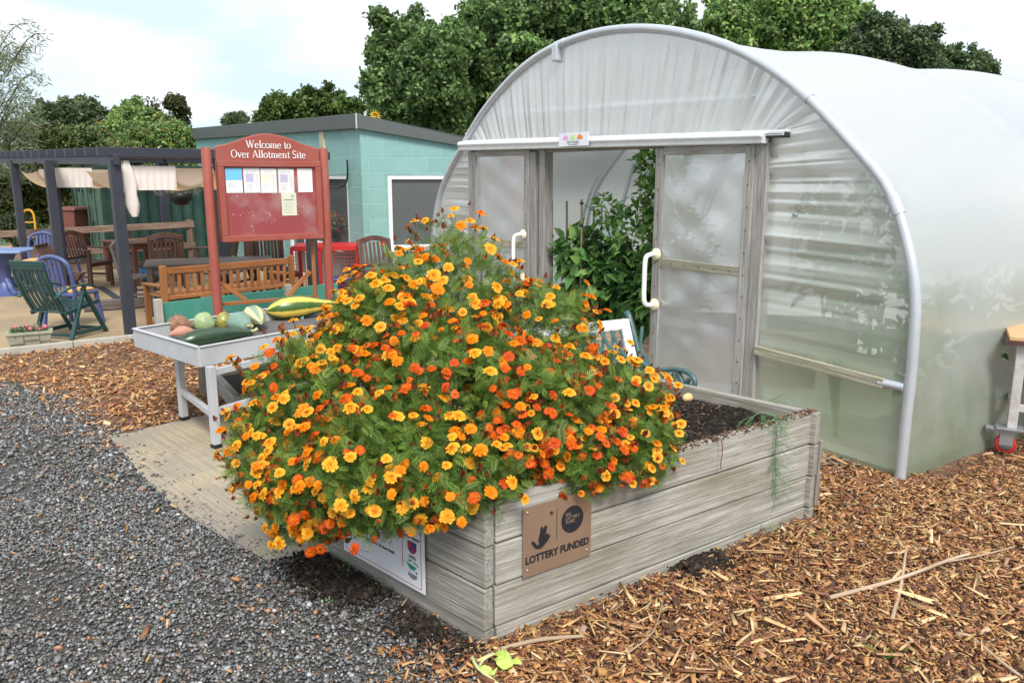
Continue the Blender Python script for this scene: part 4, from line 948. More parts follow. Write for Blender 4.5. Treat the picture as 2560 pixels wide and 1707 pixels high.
def leafy(name, label, cat, blobs, n, size, cols, wts, base, stems=6, up=.3, droop=.5, group=None, mat=None, tmpl=(BL, BLF), fruit=None, gap=.0):
    root = thing(name, label, cat, base, 0, group); E = np.array(blobs, float); w_ = E[:, 3]*E[:, 4]*E[:, 5]; w_ = w_**.7; w_ /= w_.sum()
    i = rng.choice(len(E), n, p=w_); d = rng.normal(0, 1, (n, 3)); d /= np.linalg.norm(d, axis=1, keepdims=True)
    P = E[i, :3]+d*E[i, 3:]*(rng.uniform(.25, 1, n)**.5*(1+.14*np.sin(d[:, 0]*8+i)*np.cos(d[:, 2]*7)))[:, None]
    dr = d*.8+rng.normal(0, .6, (n, 3)); dr[:, 2] += up-droop*rng.uniform(0, 1, n); zd = d*.4+rng.normal(0, .3, (n, 3))+[0, 0, .8]
    sz = rng.uniform(.6, 1.25, n)*size
    V, F, C = scatter(tmpl[0], tmpl[1], P-np.array(base), basis(dr, zd), np.stack([sz]*3, 1), palette(n, cols, wts, .25))
    npmesh('foliage', V, F, mat or M_leaf, root, C)
    if stems:
        b = MB()
        for k in range(stems):
            e = E[k % len(E)]; top = Vector((e[0]+random.uniform(-.5, .5)*e[3], e[1]+random.uniform(-.5, .5)*e[4], e[2]+.4*e[5]))-Vector(base)
            r_ = size*.09
            b.tube([Vector((random.uniform(-1, 1)*e[3]*.15, random.uniform(-1, 1)*e[4]*.15, 0)), top*.5+Vector((random.uniform(-.05, .05), 0, 0)), top], [r_*1.5, r_, r_*.6], 5)
        b.build('stem', MATS['green_stem'], root)
    return root
GR = [(.1, .22, .055), (.065, .16, .04), (.16, .31, .08), (.24, .4, .12)]
leafy('tomato_plant', 'tall climbing tomato plant with pale green leaves at the tunnel door edge', 'tomato plant', [(1.2, 6.35, 1.55, .22, .2, .5), (1.3, 6.3, 1.0, .3, .25, .45), (1.0, 6.5, 1.15, .25, .2, .3), (1.12, 6.4, 1.7, .16, .12, .25), (.78, 6.7, 1.32, .12, .1, .14)], 2400, .075, [(.14, .28, .06), (.08, .19, .05), (.22, .4, .1), (.3, .48, .14)], [3, 3, 3, 2], (1.25, 6.4, .38), 7, up=.2)
leafy('pepper_plant', 'dark leafy pepper plant behind the canes in the tunnel doorway', 'pepper plant', [(.75, 6.75, .75, .3, .25, .32), (.58, 6.75, .95, .2, .2, .22), (1.0, 6.55, .7, .3, .2, .32)], 1100, .14, GR, [4, 5, 2, 1], (.8, 6.75, .38), 6, up=0)
leafy('pepper_plant', 'leafy plant trailing over the timber right behind the bench end', 'pepper plant', [(1.2, 6.25, .62, .26, .16, .3), (1.28, 6.12, .3, .14, .1, .26), (1.35, 6.2, .9, .2, .15, .2)], 700, .12, GR, [4, 5, 2, 1], (1.25, 6.3, .36), 5, up=-.1)
for k, (cx_, zt, by) in enumerate(((1268, 458, 6.9), (1302, 462, 6.95), (1336, 458, 6.6), (1364, 478, 6.8), (1382, 470, 7.1), (1478, 468, 6.5))):
    tpv = A(cx_, zt, by); lab = ['thin bamboo cane nearest the left post of the tunnel doorway', 'bamboo cane second from the left in the tunnel doorway', 'bamboo cane with a yellow tip and black ties in the tunnel doorway', 'shorter bamboo cane just right of the yellow tipped one', 'thin bamboo cane half hidden in leaves right of the short cane', 'thin bamboo cane deep in the tomato leaves'][k]
    c = thing('bamboo_cane', lab, 'cane', (tpv.x, tpv.y, .38), 0, 'bamboo canes in the tunnel bed'); b = MB(); b.tube([(0.0, 0, 0), (.006, 0, (tpv.z-.38)*.5), (0, 0, tpv.z-.38)], .009, 6); b.build('shaft', M_cane, c)
    if k in (0, 2):
        for z in (.55, .8, .97) if k == 2 else (.45, .7):
            b = MB(); b.lathe([(0, -.014), (.016, -.01), (.016, .01), (0, .014)], 8, (0, 0, z*(tpv.z-.38))); b.build('tie', M_black, c)
# vines pressed against the inside of the end sheet and a green mass along the right wall
leafy('vine', 'vine leaves pressed against the end sheet under the right side of the hoop', 'vine', [tuple(tp(.78, 1.42, .16))+(.1, .1, .22), tuple(tp(.86, 1.68, .12))+(.08, .05, .06), tuple(tp(.6, 1.15, .2))+(.1, .1, .25)], 200, .1, GR, [3, 3, 2, 1], tuple(tp(.6, 0, .3)), 3)
leafy('tomato_plant', 'row of plants blurred behind the right end sheet of the tunnel', 'tomato plant', [tuple(tp(.75+.1*k, .4+.3*k, .7+.4*(k % 2)))+(.26, .26, .24) for k in range(4)]+[tuple(tp(.55, .4, 1.3))+(.3, .5, .35)], 800, .14, GR, [3, 4, 3, 1], tuple(tp(.8, 0, .9)), 4)
leafy('tomato_plant', 'long row of plants blurred behind the right side cover of the tunnel', 'tomato plant', [tuple(tp(.65+.1*(k % 2), .5, 1.8+.7*k))+(.3, .35, .42) for k in range(9)], 1500, .15, GR, [3, 4, 3, 1], tuple(tp(.7, 0, 3.5)), 9)
for p, d_, c_, lab in ((tp(.62, .33, .45), (.42, .2, .35), (.75, .7, .6), 'pale crate blurred behind the tunnel end sheet'), ):
    b = MB(); b.box(p, d_, bx); b.box(p+Vector((0, 0, .16)), (d_[0]*1.05, d_[1]*1.05, .03), bx); tag(b.build('crate', paint('pale_crate', c_, .6), bevel=.01), lab, 'crate')
# pipe leaning inside
b = MB(); b.tube([A(1395, 600, 7.6), A(1455, 375, 7.6)], .02, 6); tag(b.build('pole', M_galv), 'grey pole leaning behind the tomato leaves in the doorway', 'pole')

# ================================================================ CAST IRON BENCH
fd = Vector((.48, -.877, 0)); sdv = Vector((.877, .48, 0))      # facing, sideways
Bp = G(1445, 731, .78)                                       # top right corner of the backrest
bo = Bp-Vector((0, 0, .78)); bench = thing('garden_bench', 'white lattice back bench with green cast iron arms behind the marigolds', 'bench', bo)
def bp(s, f, z): return sdv*s+fd*f+Vector((0, 0, z))
W_ = 1.15
def bk(z): return .02+(.78-z)*.42*1  # forward lean of back at height z
b = MB(); b.bar(bp(-W_, bk(.75), .755), bp(-.03, bk(.75), .755), .03, .06); b.bar(bp(-W_, bk(.45), .46), bp(-.03, bk(.45), .46), .03, .06)
for s_ in (-.06, -W_+.03): b.bar(bp(s_, bk(.77), .78), bp(s_, bk(.43), .44), .03, .06, up=sdv)
b.build('back_frame', M_whitep, bench, .005)
b = MB()
for k in range(16):
    s0 = -W_+.1+k*.068
    for dz in (1, -1):
        a, c = (bp(s0, bk(.49)-.004*dz, .49), bp(s0+.1, bk(.73)-.004*dz, .73)) if dz > 0 else (bp(s0+.1, bk(.49)-.004*dz, .49), bp(s0, bk(.73)-.004*dz, .73))
        b.bar(a, c, .02, .006, up=fd)
b.build('lattice', M_iron, bench)
for s_ in (0, -W_):
    b = MB(); b.tube(smoothpts([bp(s_, -.03, .8), bp(s_, .0, .79), bp(s_, bk(.6), .6), bp(s_, bk(.42)+.01, .42), bp(s_, .2, .36), bp(s_, .1, .0)], 5), .017, 8)
    b.tube(smoothpts([bp(s_, .12, .55), bp(s_, .25, .52), bp(s_, .42, .56), bp(s_, .54, .565), bp(s_, .59, .53), bp(s_, .57, .49), bp(s_, .53, .5), bp(s_, .54, .53)], 5), .015, 8)
    b.tube(smoothpts([bp(s_, .45, .55), bp(s_, .5, .48), bp(s_, .46, .4), bp(s_, .5, .2), bp(s_, .56, .0)], 5), .016, 8)
    b.tube(smoothpts([bp(s_, .3, .53), bp(s_, .36, .46), bp(s_, .46, .4)], 4), .009, 6); b.bar(bp(s_, .15, .36), bp(s_, .5, .36), .03, .03)
    b.build('arm', M_iron, bench)
for k in range(6):
    b = MB(); b.bar(bp(-W_, .17+k*.065, .385), bp(0, .17+k*.065, .385), .05, .02); b.build('seat_slat', M_whitep, bench, .004)

# ================================================================ VEGETABLE TABLE
tF, tL_, tB = G(456, 798, .61), G(307, 755, .61), G(745, 690, .61)
tF.z = tL_.z = tB.z = 0
aU = (tB-tL_); TLEN = aU.length; aU.normalize(); aV = (tF-tL_); TWID = aV.length; aV.normalize()
table = thing('vegetable_table', 'grey metal tray table on box section legs displaying marrows and squashes', 'table', tL_)
def q(u, v, z): return aU*u+aV*v+Vector((0, 0, z))
b = MB()
for (a, c) in (((0, 0), (TLEN, 0)), ((0, TWID), (TLEN, TWID))): b.bar(q(*a, .55), q(*c, .55), .012, .12)
for (a, c) in (((0, 0), (0, TWID)), ((TLEN, 0), (TLEN, TWID))): b.bar(q(*a, .55), q(*c, .55), .012, .12)
for (a, c) in (((0, 0), (TLEN, 0)), ((0, TWID), (TLEN, TWID)), ((0, 0), (0, TWID)), ((TLEN, 0), (TLEN, TWID))): b.bar(q(*a, .612), q(*c, .612), .03, .006)
b.build('tray_rim', M_alu, table, .003)
b = MB(); b.add([q(.005, .005, .515), q(TLEN-.005, .005, .515), q(TLEN-.005, TWID-.005, .515), q(.005, TWID-.005, .515)], [(0, 1, 2, 3)]); b.build('tray_floor', paint('tray_liner', (.12, .11, .11), .8, .4, (.05, .05, .05), 6), table, solid=.01)
lfs = [(.14, .2), (.14, TWID-.0), (TLEN-.2, .2), (TLEN-.2, TWID-.0)]
g_f, g_l = G(521, 1022)-tL_, G(430, 962)-tL_
lfs = [(g_l.dot(aU), g_l.dot(aV)), (g_f.dot(aU), g_f.dot(aV)-.012), (TLEN-.25, .2), (TLEN-.25, TWID-.1)]
for u, v in lfs:
    b = MB(); b.bar(q(u, v, .02), q(u, v, .5), .045, .045, up=aU); l = b.build('leg', M_alu, table, .003)
    b = MB(); b.bar(q(u, v, 0), q(u, v, .02), .05, .05, up=aU); b.build('foot', M_black, l)
for k, (i, j, z) in enumerate(((0, 1, .2), (2, 3, .2), (0, 2, .46), (1, 3, .46), (1, 3, .22))):
    b = MB(); b.bar(q(*lfs[i], z), q(*lfs[j], z), .03, .04); b.build('rail', M_alu, table, .003)
def gourdmat(name, c1, c2, stripes, rough=.48, specks=.3):
    m, nt, bs_ = newmat(name)
    a = nt.nodes.new('ShaderNodeAttribute'); a.attribute_name = 'loc'
    sp = nt.nodes.new('ShaderNodeSeparateXYZ'); nt.links.new(a.outputs['Vector'], sp.inputs[0])
    n = noise(nt, locvec(nt, (14, 14, 14)), 2, 4); n2 = noise(nt, locvec(nt, (60, 60, 60)), 2, 2)
    if stripes:
        at = nt.nodes.new('ShaderNodeMath'); at.operation = 'MULTIPLY_ADD'; at.inputs[1].default_value = stripes; nt.links.new(sp.outputs['Y'], at.inputs[0])
        mm = nt.nodes.new('ShaderNodeMath'); mm.operation = 'MULTIPLY'; mm.inputs[1].default_value = 2.6; nt.links.new(n, mm.inputs[0]); nt.links.new(mm.outputs[0], at.inputs[2])
        sn = nt.nodes.new('ShaderNodeMath'); sn.operation = 'SINE'; nt.links.new(at.outputs[0], sn.inputs[0]); f = ramp(nt, sn.outputs[0], [(.0, (0, 0, 0)), (.35, (1, 1, 1))])
        c = mixc(nt, f, c1, c2)
    else: c = mixc(nt, ramp(nt, n, [(.4, (0, 0, 0)), (.62, (1, 1, 1))]), c1, c2)
    c = mixc(nt, ramp(nt, n2, [(.55, (0, 0, 0)), (.7, (specks,)*3)]), c, tuple(min(1, x*1.6+.03) for x in c2))
    nt.links.new(c, bs_.inputs['Base Color']); bs_.inputs['Roughness'].default_value = rough; return m
def gourd(name, label, cat, pos, prof, L, az, mat, ribs=0, tilt=0, stem=True, ribamp=.03, group=None):
    prof = [p*1.1 for p in prof]; L *= 1.1
    """prof: radius fractions along length; lies along az"""
    n = len(prof); NS = 26; vs, lc = [], []; P = smoothpts([(i/(n-1), 0, r_) for i, r_ in enumerate(prof)], 4)
    for i, p in enumerate(P):
        for k in range(NS):
            a = 2*math.pi*k/NS; r_ = max(.0005, p.z)*(1+ribamp*math.cos(a*ribs) if ribs else 1)*(1+.01*math.sin(3*a+i))
            vs.append(Vector((p.x*L, r_*math.cos(a), r_*math.sin(a)+.015*math.sin(p.x*3)))); lc.append((p.x*L, a, 0))
    fs = [(i*NS+k, i*NS+(k+1) % NS, (i+1)*NS+(k+1) % NS, (i+1)*NS+k) for i in range(len(P)-1) for k in range(NS)]
    b = MB(); b.add(vs, fs, [(x_*1, a*1., 0) for x_, a, _ in lc], 0, True); b.add([vs[k] for k in range(NS)], [tuple(range(NS))], [lc[k] for k in range(NS)], 0); b.add([vs[-NS+k] for k in range(NS)], [tuple(range(NS))], [lc[-NS+k] for k in range(NS)])
    o = b.build(name, mat); o.location = pos; o.rotation_euler = (random.uniform(-.6, .6), tilt, az); tag(o, label, cat, group)
    if stem:
        s_ = MB(); s_.tube([(L*.985, 0, .01), (L+.02, 0, .012), (L+.045, .006, .02)], [.016, .011, .013], 7); s_.build('stalk', MATS.get('gourd_stalk') or paint('gourd_stalk', (.42, .4, .2), .7, .3), o)
    return o
def on(x, y, r_=0): return G(x, y, .52+r_)
def ang(x0, y0, x1, y1, z=.56): a, c = G(x0, y0, z), G(x1, y1, z); return math.atan2(c.y-a.y, c.x-a.x), (c-a).length
a_, l_ = ang(607, 715, 738, 705, .6)
gourd('marrow', 'big green and yellow striped marrow at the back right of the tray', 'marrow', on(607, 715, .075), [.0, .06, .082, .085, .078, .06, .045, .035, .02], .55, a_, gourdmat('striped_marrow', (.03, .1, .02), (.72, .5, .09), 5, .3), 10)
a_, l_ = ang(578, 718, 612, 752, .58)
gourd('marrow', 'cream and grey green striped marrow lying across the middle squashes', 'marrow', on(574, 722, .075), [.02, .055, .066, .066, .06, .05, .035, .012], .36, ang(578, 722, 618, 752, .57)[0], gourdmat('cream_marrow', (.2, .3, .2), (.72, .6, .3), 5, .35), 8, stem=False)
gourd('squash', 'pale grey green oval squash with a star shaped stalk end', 'squash', on(532, 742, .06), [.01, .05, .068, .07, .06, .045, .03], .22, ang(532, 742, 580, 755, .57)[0], gourdmat('grey_squash', (.13, .22, .17), (.2, .3, .24), 0, .35), 8)
gourd('squash', 'round dark green squash with an orange patch', 'squash', on(492, 743, .045), [.01, .05, .06, .05, .01], .12, .2, gourdmat('dark_squash', (.05, .12, .08), (.5, .38, .03), 0, .35), 8, stem=False)
gourd('squash', 'round mottled green squash nearest the beetroot', 'squash', on(441, 745, .05), [.01, .055, .068, .06, .012], .15, -.1, gourdmat('mottled_squash', (.15, .26, .17), (.42, .48, .2), 0, .35), 8, stem=False)
gourd('marrow', 'long dark green marrow along the front of the tray', 'marrow', on(405, 790, .05), [.01, .045, .058, .058, .054, .046, .036, .026, .018], .46, ang(405, 788, 562, 765, .56)[0], gourdmat('dark_marrow', (.02, .045, .022), (.045, .075, .04), 6, .25, .15), 0)
gourd('aubergine', 'glossy black aubergine end in the front corner of the tray', 'aubergine', on(388, 783, .025), [.01, .024, .028, .028, .024, .018], .2, ang(388, 783, 452, 797, .54)[0], gourdmat('black_skin', (.008, .01, .02), (.02, .022, .035), 0, .15, .05), 0, stem=False)
gourd('sweet_potato', 'pink brown sweet potato between beetroot and long marrow', 'sweet potato', on(385, 770, .035), [.0, .02, .035, .035, .022, .004], .17, .5, gourdmat('pink_skin', (.4, .16, .12), (.52, .26, .18), 0, .6), 0, stem=False)
gourd('onion', 'small pink skinned onion at the left end of the tray', 'onion', on(350, 767, .02), [.0, .02, .026, .02, .004], .07, -.4, MATS['pink_skin'], 0, stem=False)
gourd('onion', 'tiny red shallot in the left corner of the tray', 'onion', on(332, 762, .015), [.0, .012, .016, .012, .003], .045, .8, gourdmat('red_skin', (.3, .03, .04), (.5, .08, .07), 0, .4), 0, stem=False)
bt = gourd('beetroot', 'large rough brown beetroot with purple patches in the tray', 'beetroot', on(378, 752, .055), [.008, .05, .062, .06, .04, .01], .17, .35, gourdmat('rough_root', (.12, .04, .03), (.36, .22, .13), 0, .9), 11, stem=False, ribamp=.09)
b = MB()
for k in range(40):
    a = random.uniform(0, 6.28); t = random.uniform(.02, .15); r_ = .056*math.sin(math.pi*min(1, t/.17))**.5; p = Vector((t, r_*math.cos(a), r_*math.sin(a))); b.tube([p, p*1.15+Vector(rng.normal(0, .008, 3)), p*1.2+Vector(rng.normal(0, .018, 3))], [.003, .002, .001], 4, cap=False)
b.build('rootlets', M_stick, bt)
b = MB(); p = G(693, 730, .53); b.box(p, (.03, .002, .03), Matrix.Rotation(.5, 3, 'X')); tag(b.build('label_card', M_white), 'tiny white card beside the big striped marrow', 'card')
# blue tub behind the left leg, and low timber frame under the table
b = MB(); hp0_, hp1_, hp2_ = A(414, 846, 5.28), A(411, 885, 5.28), A(421, 920, 5.28); b.tube(smoothpts([A(420, 800, 5.3), hp0_, hp1_, hp2_, A(428, 935, 5.3)], 5), .017, 10); tag(b.build('hose', M_bluebin), 'bright blue ribbed hose hanging behind the left leg of the vegetable table', 'hose')
lowb = thing('low_planter', 'low rough timber frame planter with weeds behind the vegetable table', 'planter', G(470, 900))
inv0 = T(-G(470, 900))
pA, pB, pC, pD = G(492, 868, .06), G(545, 915, .1), G(760, 860, .1), G(690, 825, .1)
for k, (a, c) in enumerate(((pA, pB), (pB, pC), (pC, pD), (pD, pA))):
    b = MB(); b.bar(Vector((a.x, a.y, .06)), Vector((c.x, c.y, .06)), .045, .12); o = b.build('board', M_bed, None, .003); o.parent = lowb; o.matrix_parent_inverse = inv0
b = MB(); b.bar(G(476, 905, 0), G(476, 905, 0)+Vector((0, 0, .36)), .1, .03); o = b.build('stake', M_bed, None, .003); o.parent = lowb; o.matrix_parent_inverse = inv0
b = MB(); b.add([Vector((p.x, p.y, .07)) for p in (pA, pB, pC, pD)], [(0, 1, 2, 3)]); o = b.build('bed_soil', M_soil); o.parent = lowb; o.matrix_parent_inverse = inv0
def weed(x, y, label, n=14, size=.03, z=0, cols=((.2, .42, .06), (.14, .32, .05)), h=.05, tmpl=(BL, BLF), pos=None):
    p = pos or G(x, y, z); P = np.array([(p.x+random.gauss(0, size*.7), p.y+random.gauss(0, size*.7), p.z+random.uniform(.2, 1)*h) for _ in range(n)])
    d = P-np.array([p.x, p.y, p.z]); d[:, 2] *= .6; V, F, C = scatter(tmpl[0], tmpl[1], P, basis(d+rng.normal(0, .01, d.shape), np.tile([0., 0, 1], (n, 1))+rng.normal(0, .2, (n, 3))), np.full((n, 3), size)*rng.uniform(.6, 1.3, (n, 1)), palette(n, list(cols)))
    return tag(npmesh('weed', V, F, M_leaf, None, C), label, 'weed')
weed(905, 1345, 'feathery green weed seedling growing at the foot of the white sign side', 10, .035, tmpl=(LV, LF))
weed(790, 1322, 'tiny weed seedling in the dark gravel left of the bed', 7, .018); weed(752, 1400, 'tiny weed seedling further from the bed in the gravel', 6, .015)
weed(1835, 1145, 'bright green seedling with broad leaves at the far foot of the bed', 6, .05, h=.1, pos=G(1830, 1165)); weed(1770, 1190, 'fine grass sprout in the chips beside the bed', 12, .03, tmpl=(LV, LF), pos=G(1760, 1235))
for k, (x, y) in enumerate(((1880, 1240), (2060, 1510))): weed(x, y, ['sparse grass blades in the chips just right of the bed', 'sparse grass blades in the chips near the lower right'][k], 16, .04, tmpl=(LV, LF), h=.03)['kind'] = 'stuff'
# wilted leaf by the corner
wl = thing('wilted_leaf', 'wilted yellow green leaf with pale stalk lying at the front corner of the bed', 'leaf', G(1110, 1520))
b = MB(); P = smoothpts([G(1085, 1510, .02)-wl.location, G(1100, 1535, .03)-wl.location, G(1150, 1575, .01)-wl.location], 5); b.tube(P, [.006]*len(P), 7); b.tube(smoothpts([G(1100, 1535, .03)-wl.location, G(1110, 1515, .06)-wl.location, G(1135, 1500, .06)-wl.location], 5), .004, 6); b.build('stalk', paint('pale_stalk', (.5, .55, .25), .5, .2), wl)
def crumple(cx_, cy_, rx, ry, rot, z):
    b = MB(); n = 26; vs = [Vector((cx_, cy_, z+.02))]; rings = 4
    for j in range(1, rings+1):
        for k in range(n):
            a = 2*math.pi*k/n; r_ = j/rings*(1+.22*math.sin(3*a+1)+.16*math.sin(7*a)+(.1*math.sin(11*a) if j == rings else 0)); x_, y_ = r_*rx*math.cos(a), r_*ry*math.sin(a)
            vs.append(Vector((cx_+x_*math.cos(rot)-y_*math.sin(rot), cy_+x_*math.sin(rot)+y_*math.cos(rot), z+.02+.012*math.sin(x_*90+j)+.01*math.sin(y_*110)-.012*(j/rings)**2)))
    fs = [(0, 1+k, 1+(k+1) % n) for k in range(n)]+[(1+(j-1)*n+k, 1+j*n+k, 1+j*n+(k+1) % n, 1+(j-1)*n+(k+1) % n) for j in range(1, rings) for k in range(n)]
    return b.add(vs, fs, None, 0, True)
lm = paint('wilted_green', (.36, .5, .1), .5, .5, (.5, .48, .12), 14)
p = G(1160, 1515, .03)-wl.location; crumple(p.x, p.y, .045, .03, -.6, .02).build('blade', lm, wl); p = G(1120, 1545, .02)-wl.location; crumple(p.x, p.y, .026, .014, .3, .01).build('blade', lm, wl)
# fennel trailing over the bed side and sprig on the back rail
def fennel(name, label, base, pts, n, spread, size):
    r_ = thing(name, label, 'fennel', base); b = MB(); P = smoothpts([Vector(p)-Vector(base) for p in pts], 6); b.tube(P, [.0025*(1-.6*i/len(P)) for i in range(len(P))], 5)
    for k in range(n):
        p = P[int(random.uniform(.1, .98)*(len(P)-1))]; d = Vector((random.gauss(0, 1)*U01.x, random.gauss(0, 1)*U01.y, -abs(random.gauss(.7, .5)))).normalized()*size*random.uniform(.4, 1)+N01*random.uniform(0, .02)
        m = p+d*.5+Vector((0, 0, .006)); b.tube([p, m, p+d], [.0011, .0009, .0006], 3, cap=False)
        for j in range(4):
            s_ = p+d*random.uniform(.3, .95); e = d*.45+Vector(rng.normal(0, size*.28, 3)); e -= N01*min(0, e.dot(N01)); b.tube([s_, s_+e*.5, s_+e], [.0007, .0006, .0005], 3, cap=False)
    b.build('fronds', paint('fennel_green', (.1, .24, .08), .6, .3) if 'fennel_green' not in MATS else MATS['fennel_green'], r_); return r_
ft, fz = onface(1660+180, 1055, P0, U01)
fpt = lambda t, z, o_=.012: P0+U01*t+N01*o_+Vector((0, 0, z))
t_f = onface(1778, 980, P0, U01)[0]
fennel('fennel', 'wispy green fennel frond trailing down over the far end of the bed side', fpt(t_f, .44), [fpt(t_f-.12, .44, -.12), fpt(t_f-.07, .56, -.04), fpt(t_f, .54, .01), fpt(t_f, .45), fpt(t_f+.01, .35), fpt(t_f+.02, .25), fpt(t_f+.03, .16)], 60, .1, .09)
fennel('fennel', 'thin green fennel stem leaning up over the far corner of the bed', G(1715, 945, .44), [G(1715, 945, .44), G(1760, 925, .5), G(1800, 905, .56)], 10, .1, .07)
fennel('fennel', 'small feathery sprig on the back edge of the bed', G(1540, 862, .51), [G(1540, 875, .48), G(1545, 860, .52), G(1548, 850, .55)], 26, .05, .05)

# ================================================================ NOTICEBOARD
nL = A(492, 600, 7.35); nR = A(754, 600, 7.9); nL.z = nR.z = 0
nb = thing('notice_board', 'red brown welcome noticeboard between two round posts', 'notice board', nL)
nd = (nR-nL); ND = nd.length; nd.normalize(); nn = Vector((nd.y, -nd.x, 0)); nv = (nd.x, nd.y)
def np_(u, z, s=0): return nd*u+nn*s+Vector((0, 0, z))
def npx(x, y): return PL(x, y, (nL.x, nL.y), nv)
for u, topz in ((0, npx(470, 339)[1]), (ND, npx(741, 341)[1])):
    b = MB(); b.tube([np_(u, -.05), np_(u, topz*.5), np_(u, topz-.01), np_(u, topz)], [.043, .043, .043, .037], 18); b.build('post', M_red, nb)
fu0, fz1 = npx(486, 369); fu1 = npx(738, 369)[0]; fz0 = npx(505, 556)[1]
print('notice', ND, fu0, fu1, fz0, fz1)
fu0, fu1 = .075, ND-.055
inv = None
b = MB(); mid = (fu0+fu1)/2; b.bar(np_(mid, fz0, 0)+nd*0, np_(mid, fz1, 0), fu1-fu0, .09, up=nn); b.build('back_box', M_red, nb, .004)
fwid = .055
for (a, c, w_, nm_) in ((np_(fu0, fz0+fwid/2, .06), np_(fu1, fz0+fwid/2, .06), fwid, 'frame'), (np_(fu0, fz1-fwid/2, .06), np_(fu1, fz1-fwid/2, .06), fwid, 'frame')):
    b = MB(); b.bar(a, c, .035, w_); b.build('door_frame', M_red, nb, .006)
for u in (fu0+fwid/2, fu1-fwid/2):
    b = MB(); b.bar(np_(u, fz0+fwid, .06), np_(u, fz1-fwid, .06), fwid, .035, up=nn); b.build('door_frame', M_red, nb, .006)
nfr = frame(np_(fu0+fwid, fz0+fwid, .047), nd); pw, ph = fu1-fu0-2*fwid, fz1-fz0-2*fwid
flat(rect(-.01, -.01, pw+.01, ph+.01), nfr, M_redpanel, nb, 'pinboard', .002)
hb0 = fz1+.0; htop = npx(612, 312)[1]; hs = npx(480, 343)[1]
hw = (fu1-fu0)/2+.0; pts = [(-hw, 0), (hw, 0), (hw, hs-hb0)]
for k in range(13):
    f = 1-k/12*2; pts.append((hw*f*.97, hs-hb0+.012+(htop-hs-.012)*(math.cos(math.pi*f)*.5+.5)**.8))
pts.append((-hw, hs-hb0))
hfr = frame(np_(mid, hb0+.003, .035), nd); hd = flat(pts, hfr @ T((0, 0, -.05)), M_red, nb, 'header_board', .05)
b = MB(); b.tube([hfr @ Vector((x_, y_+.004, -.022)) for x_, y_ in pts[2:]], .012, 6); b.build('header_moulding', M_red, nb)
hh = htop-hb0
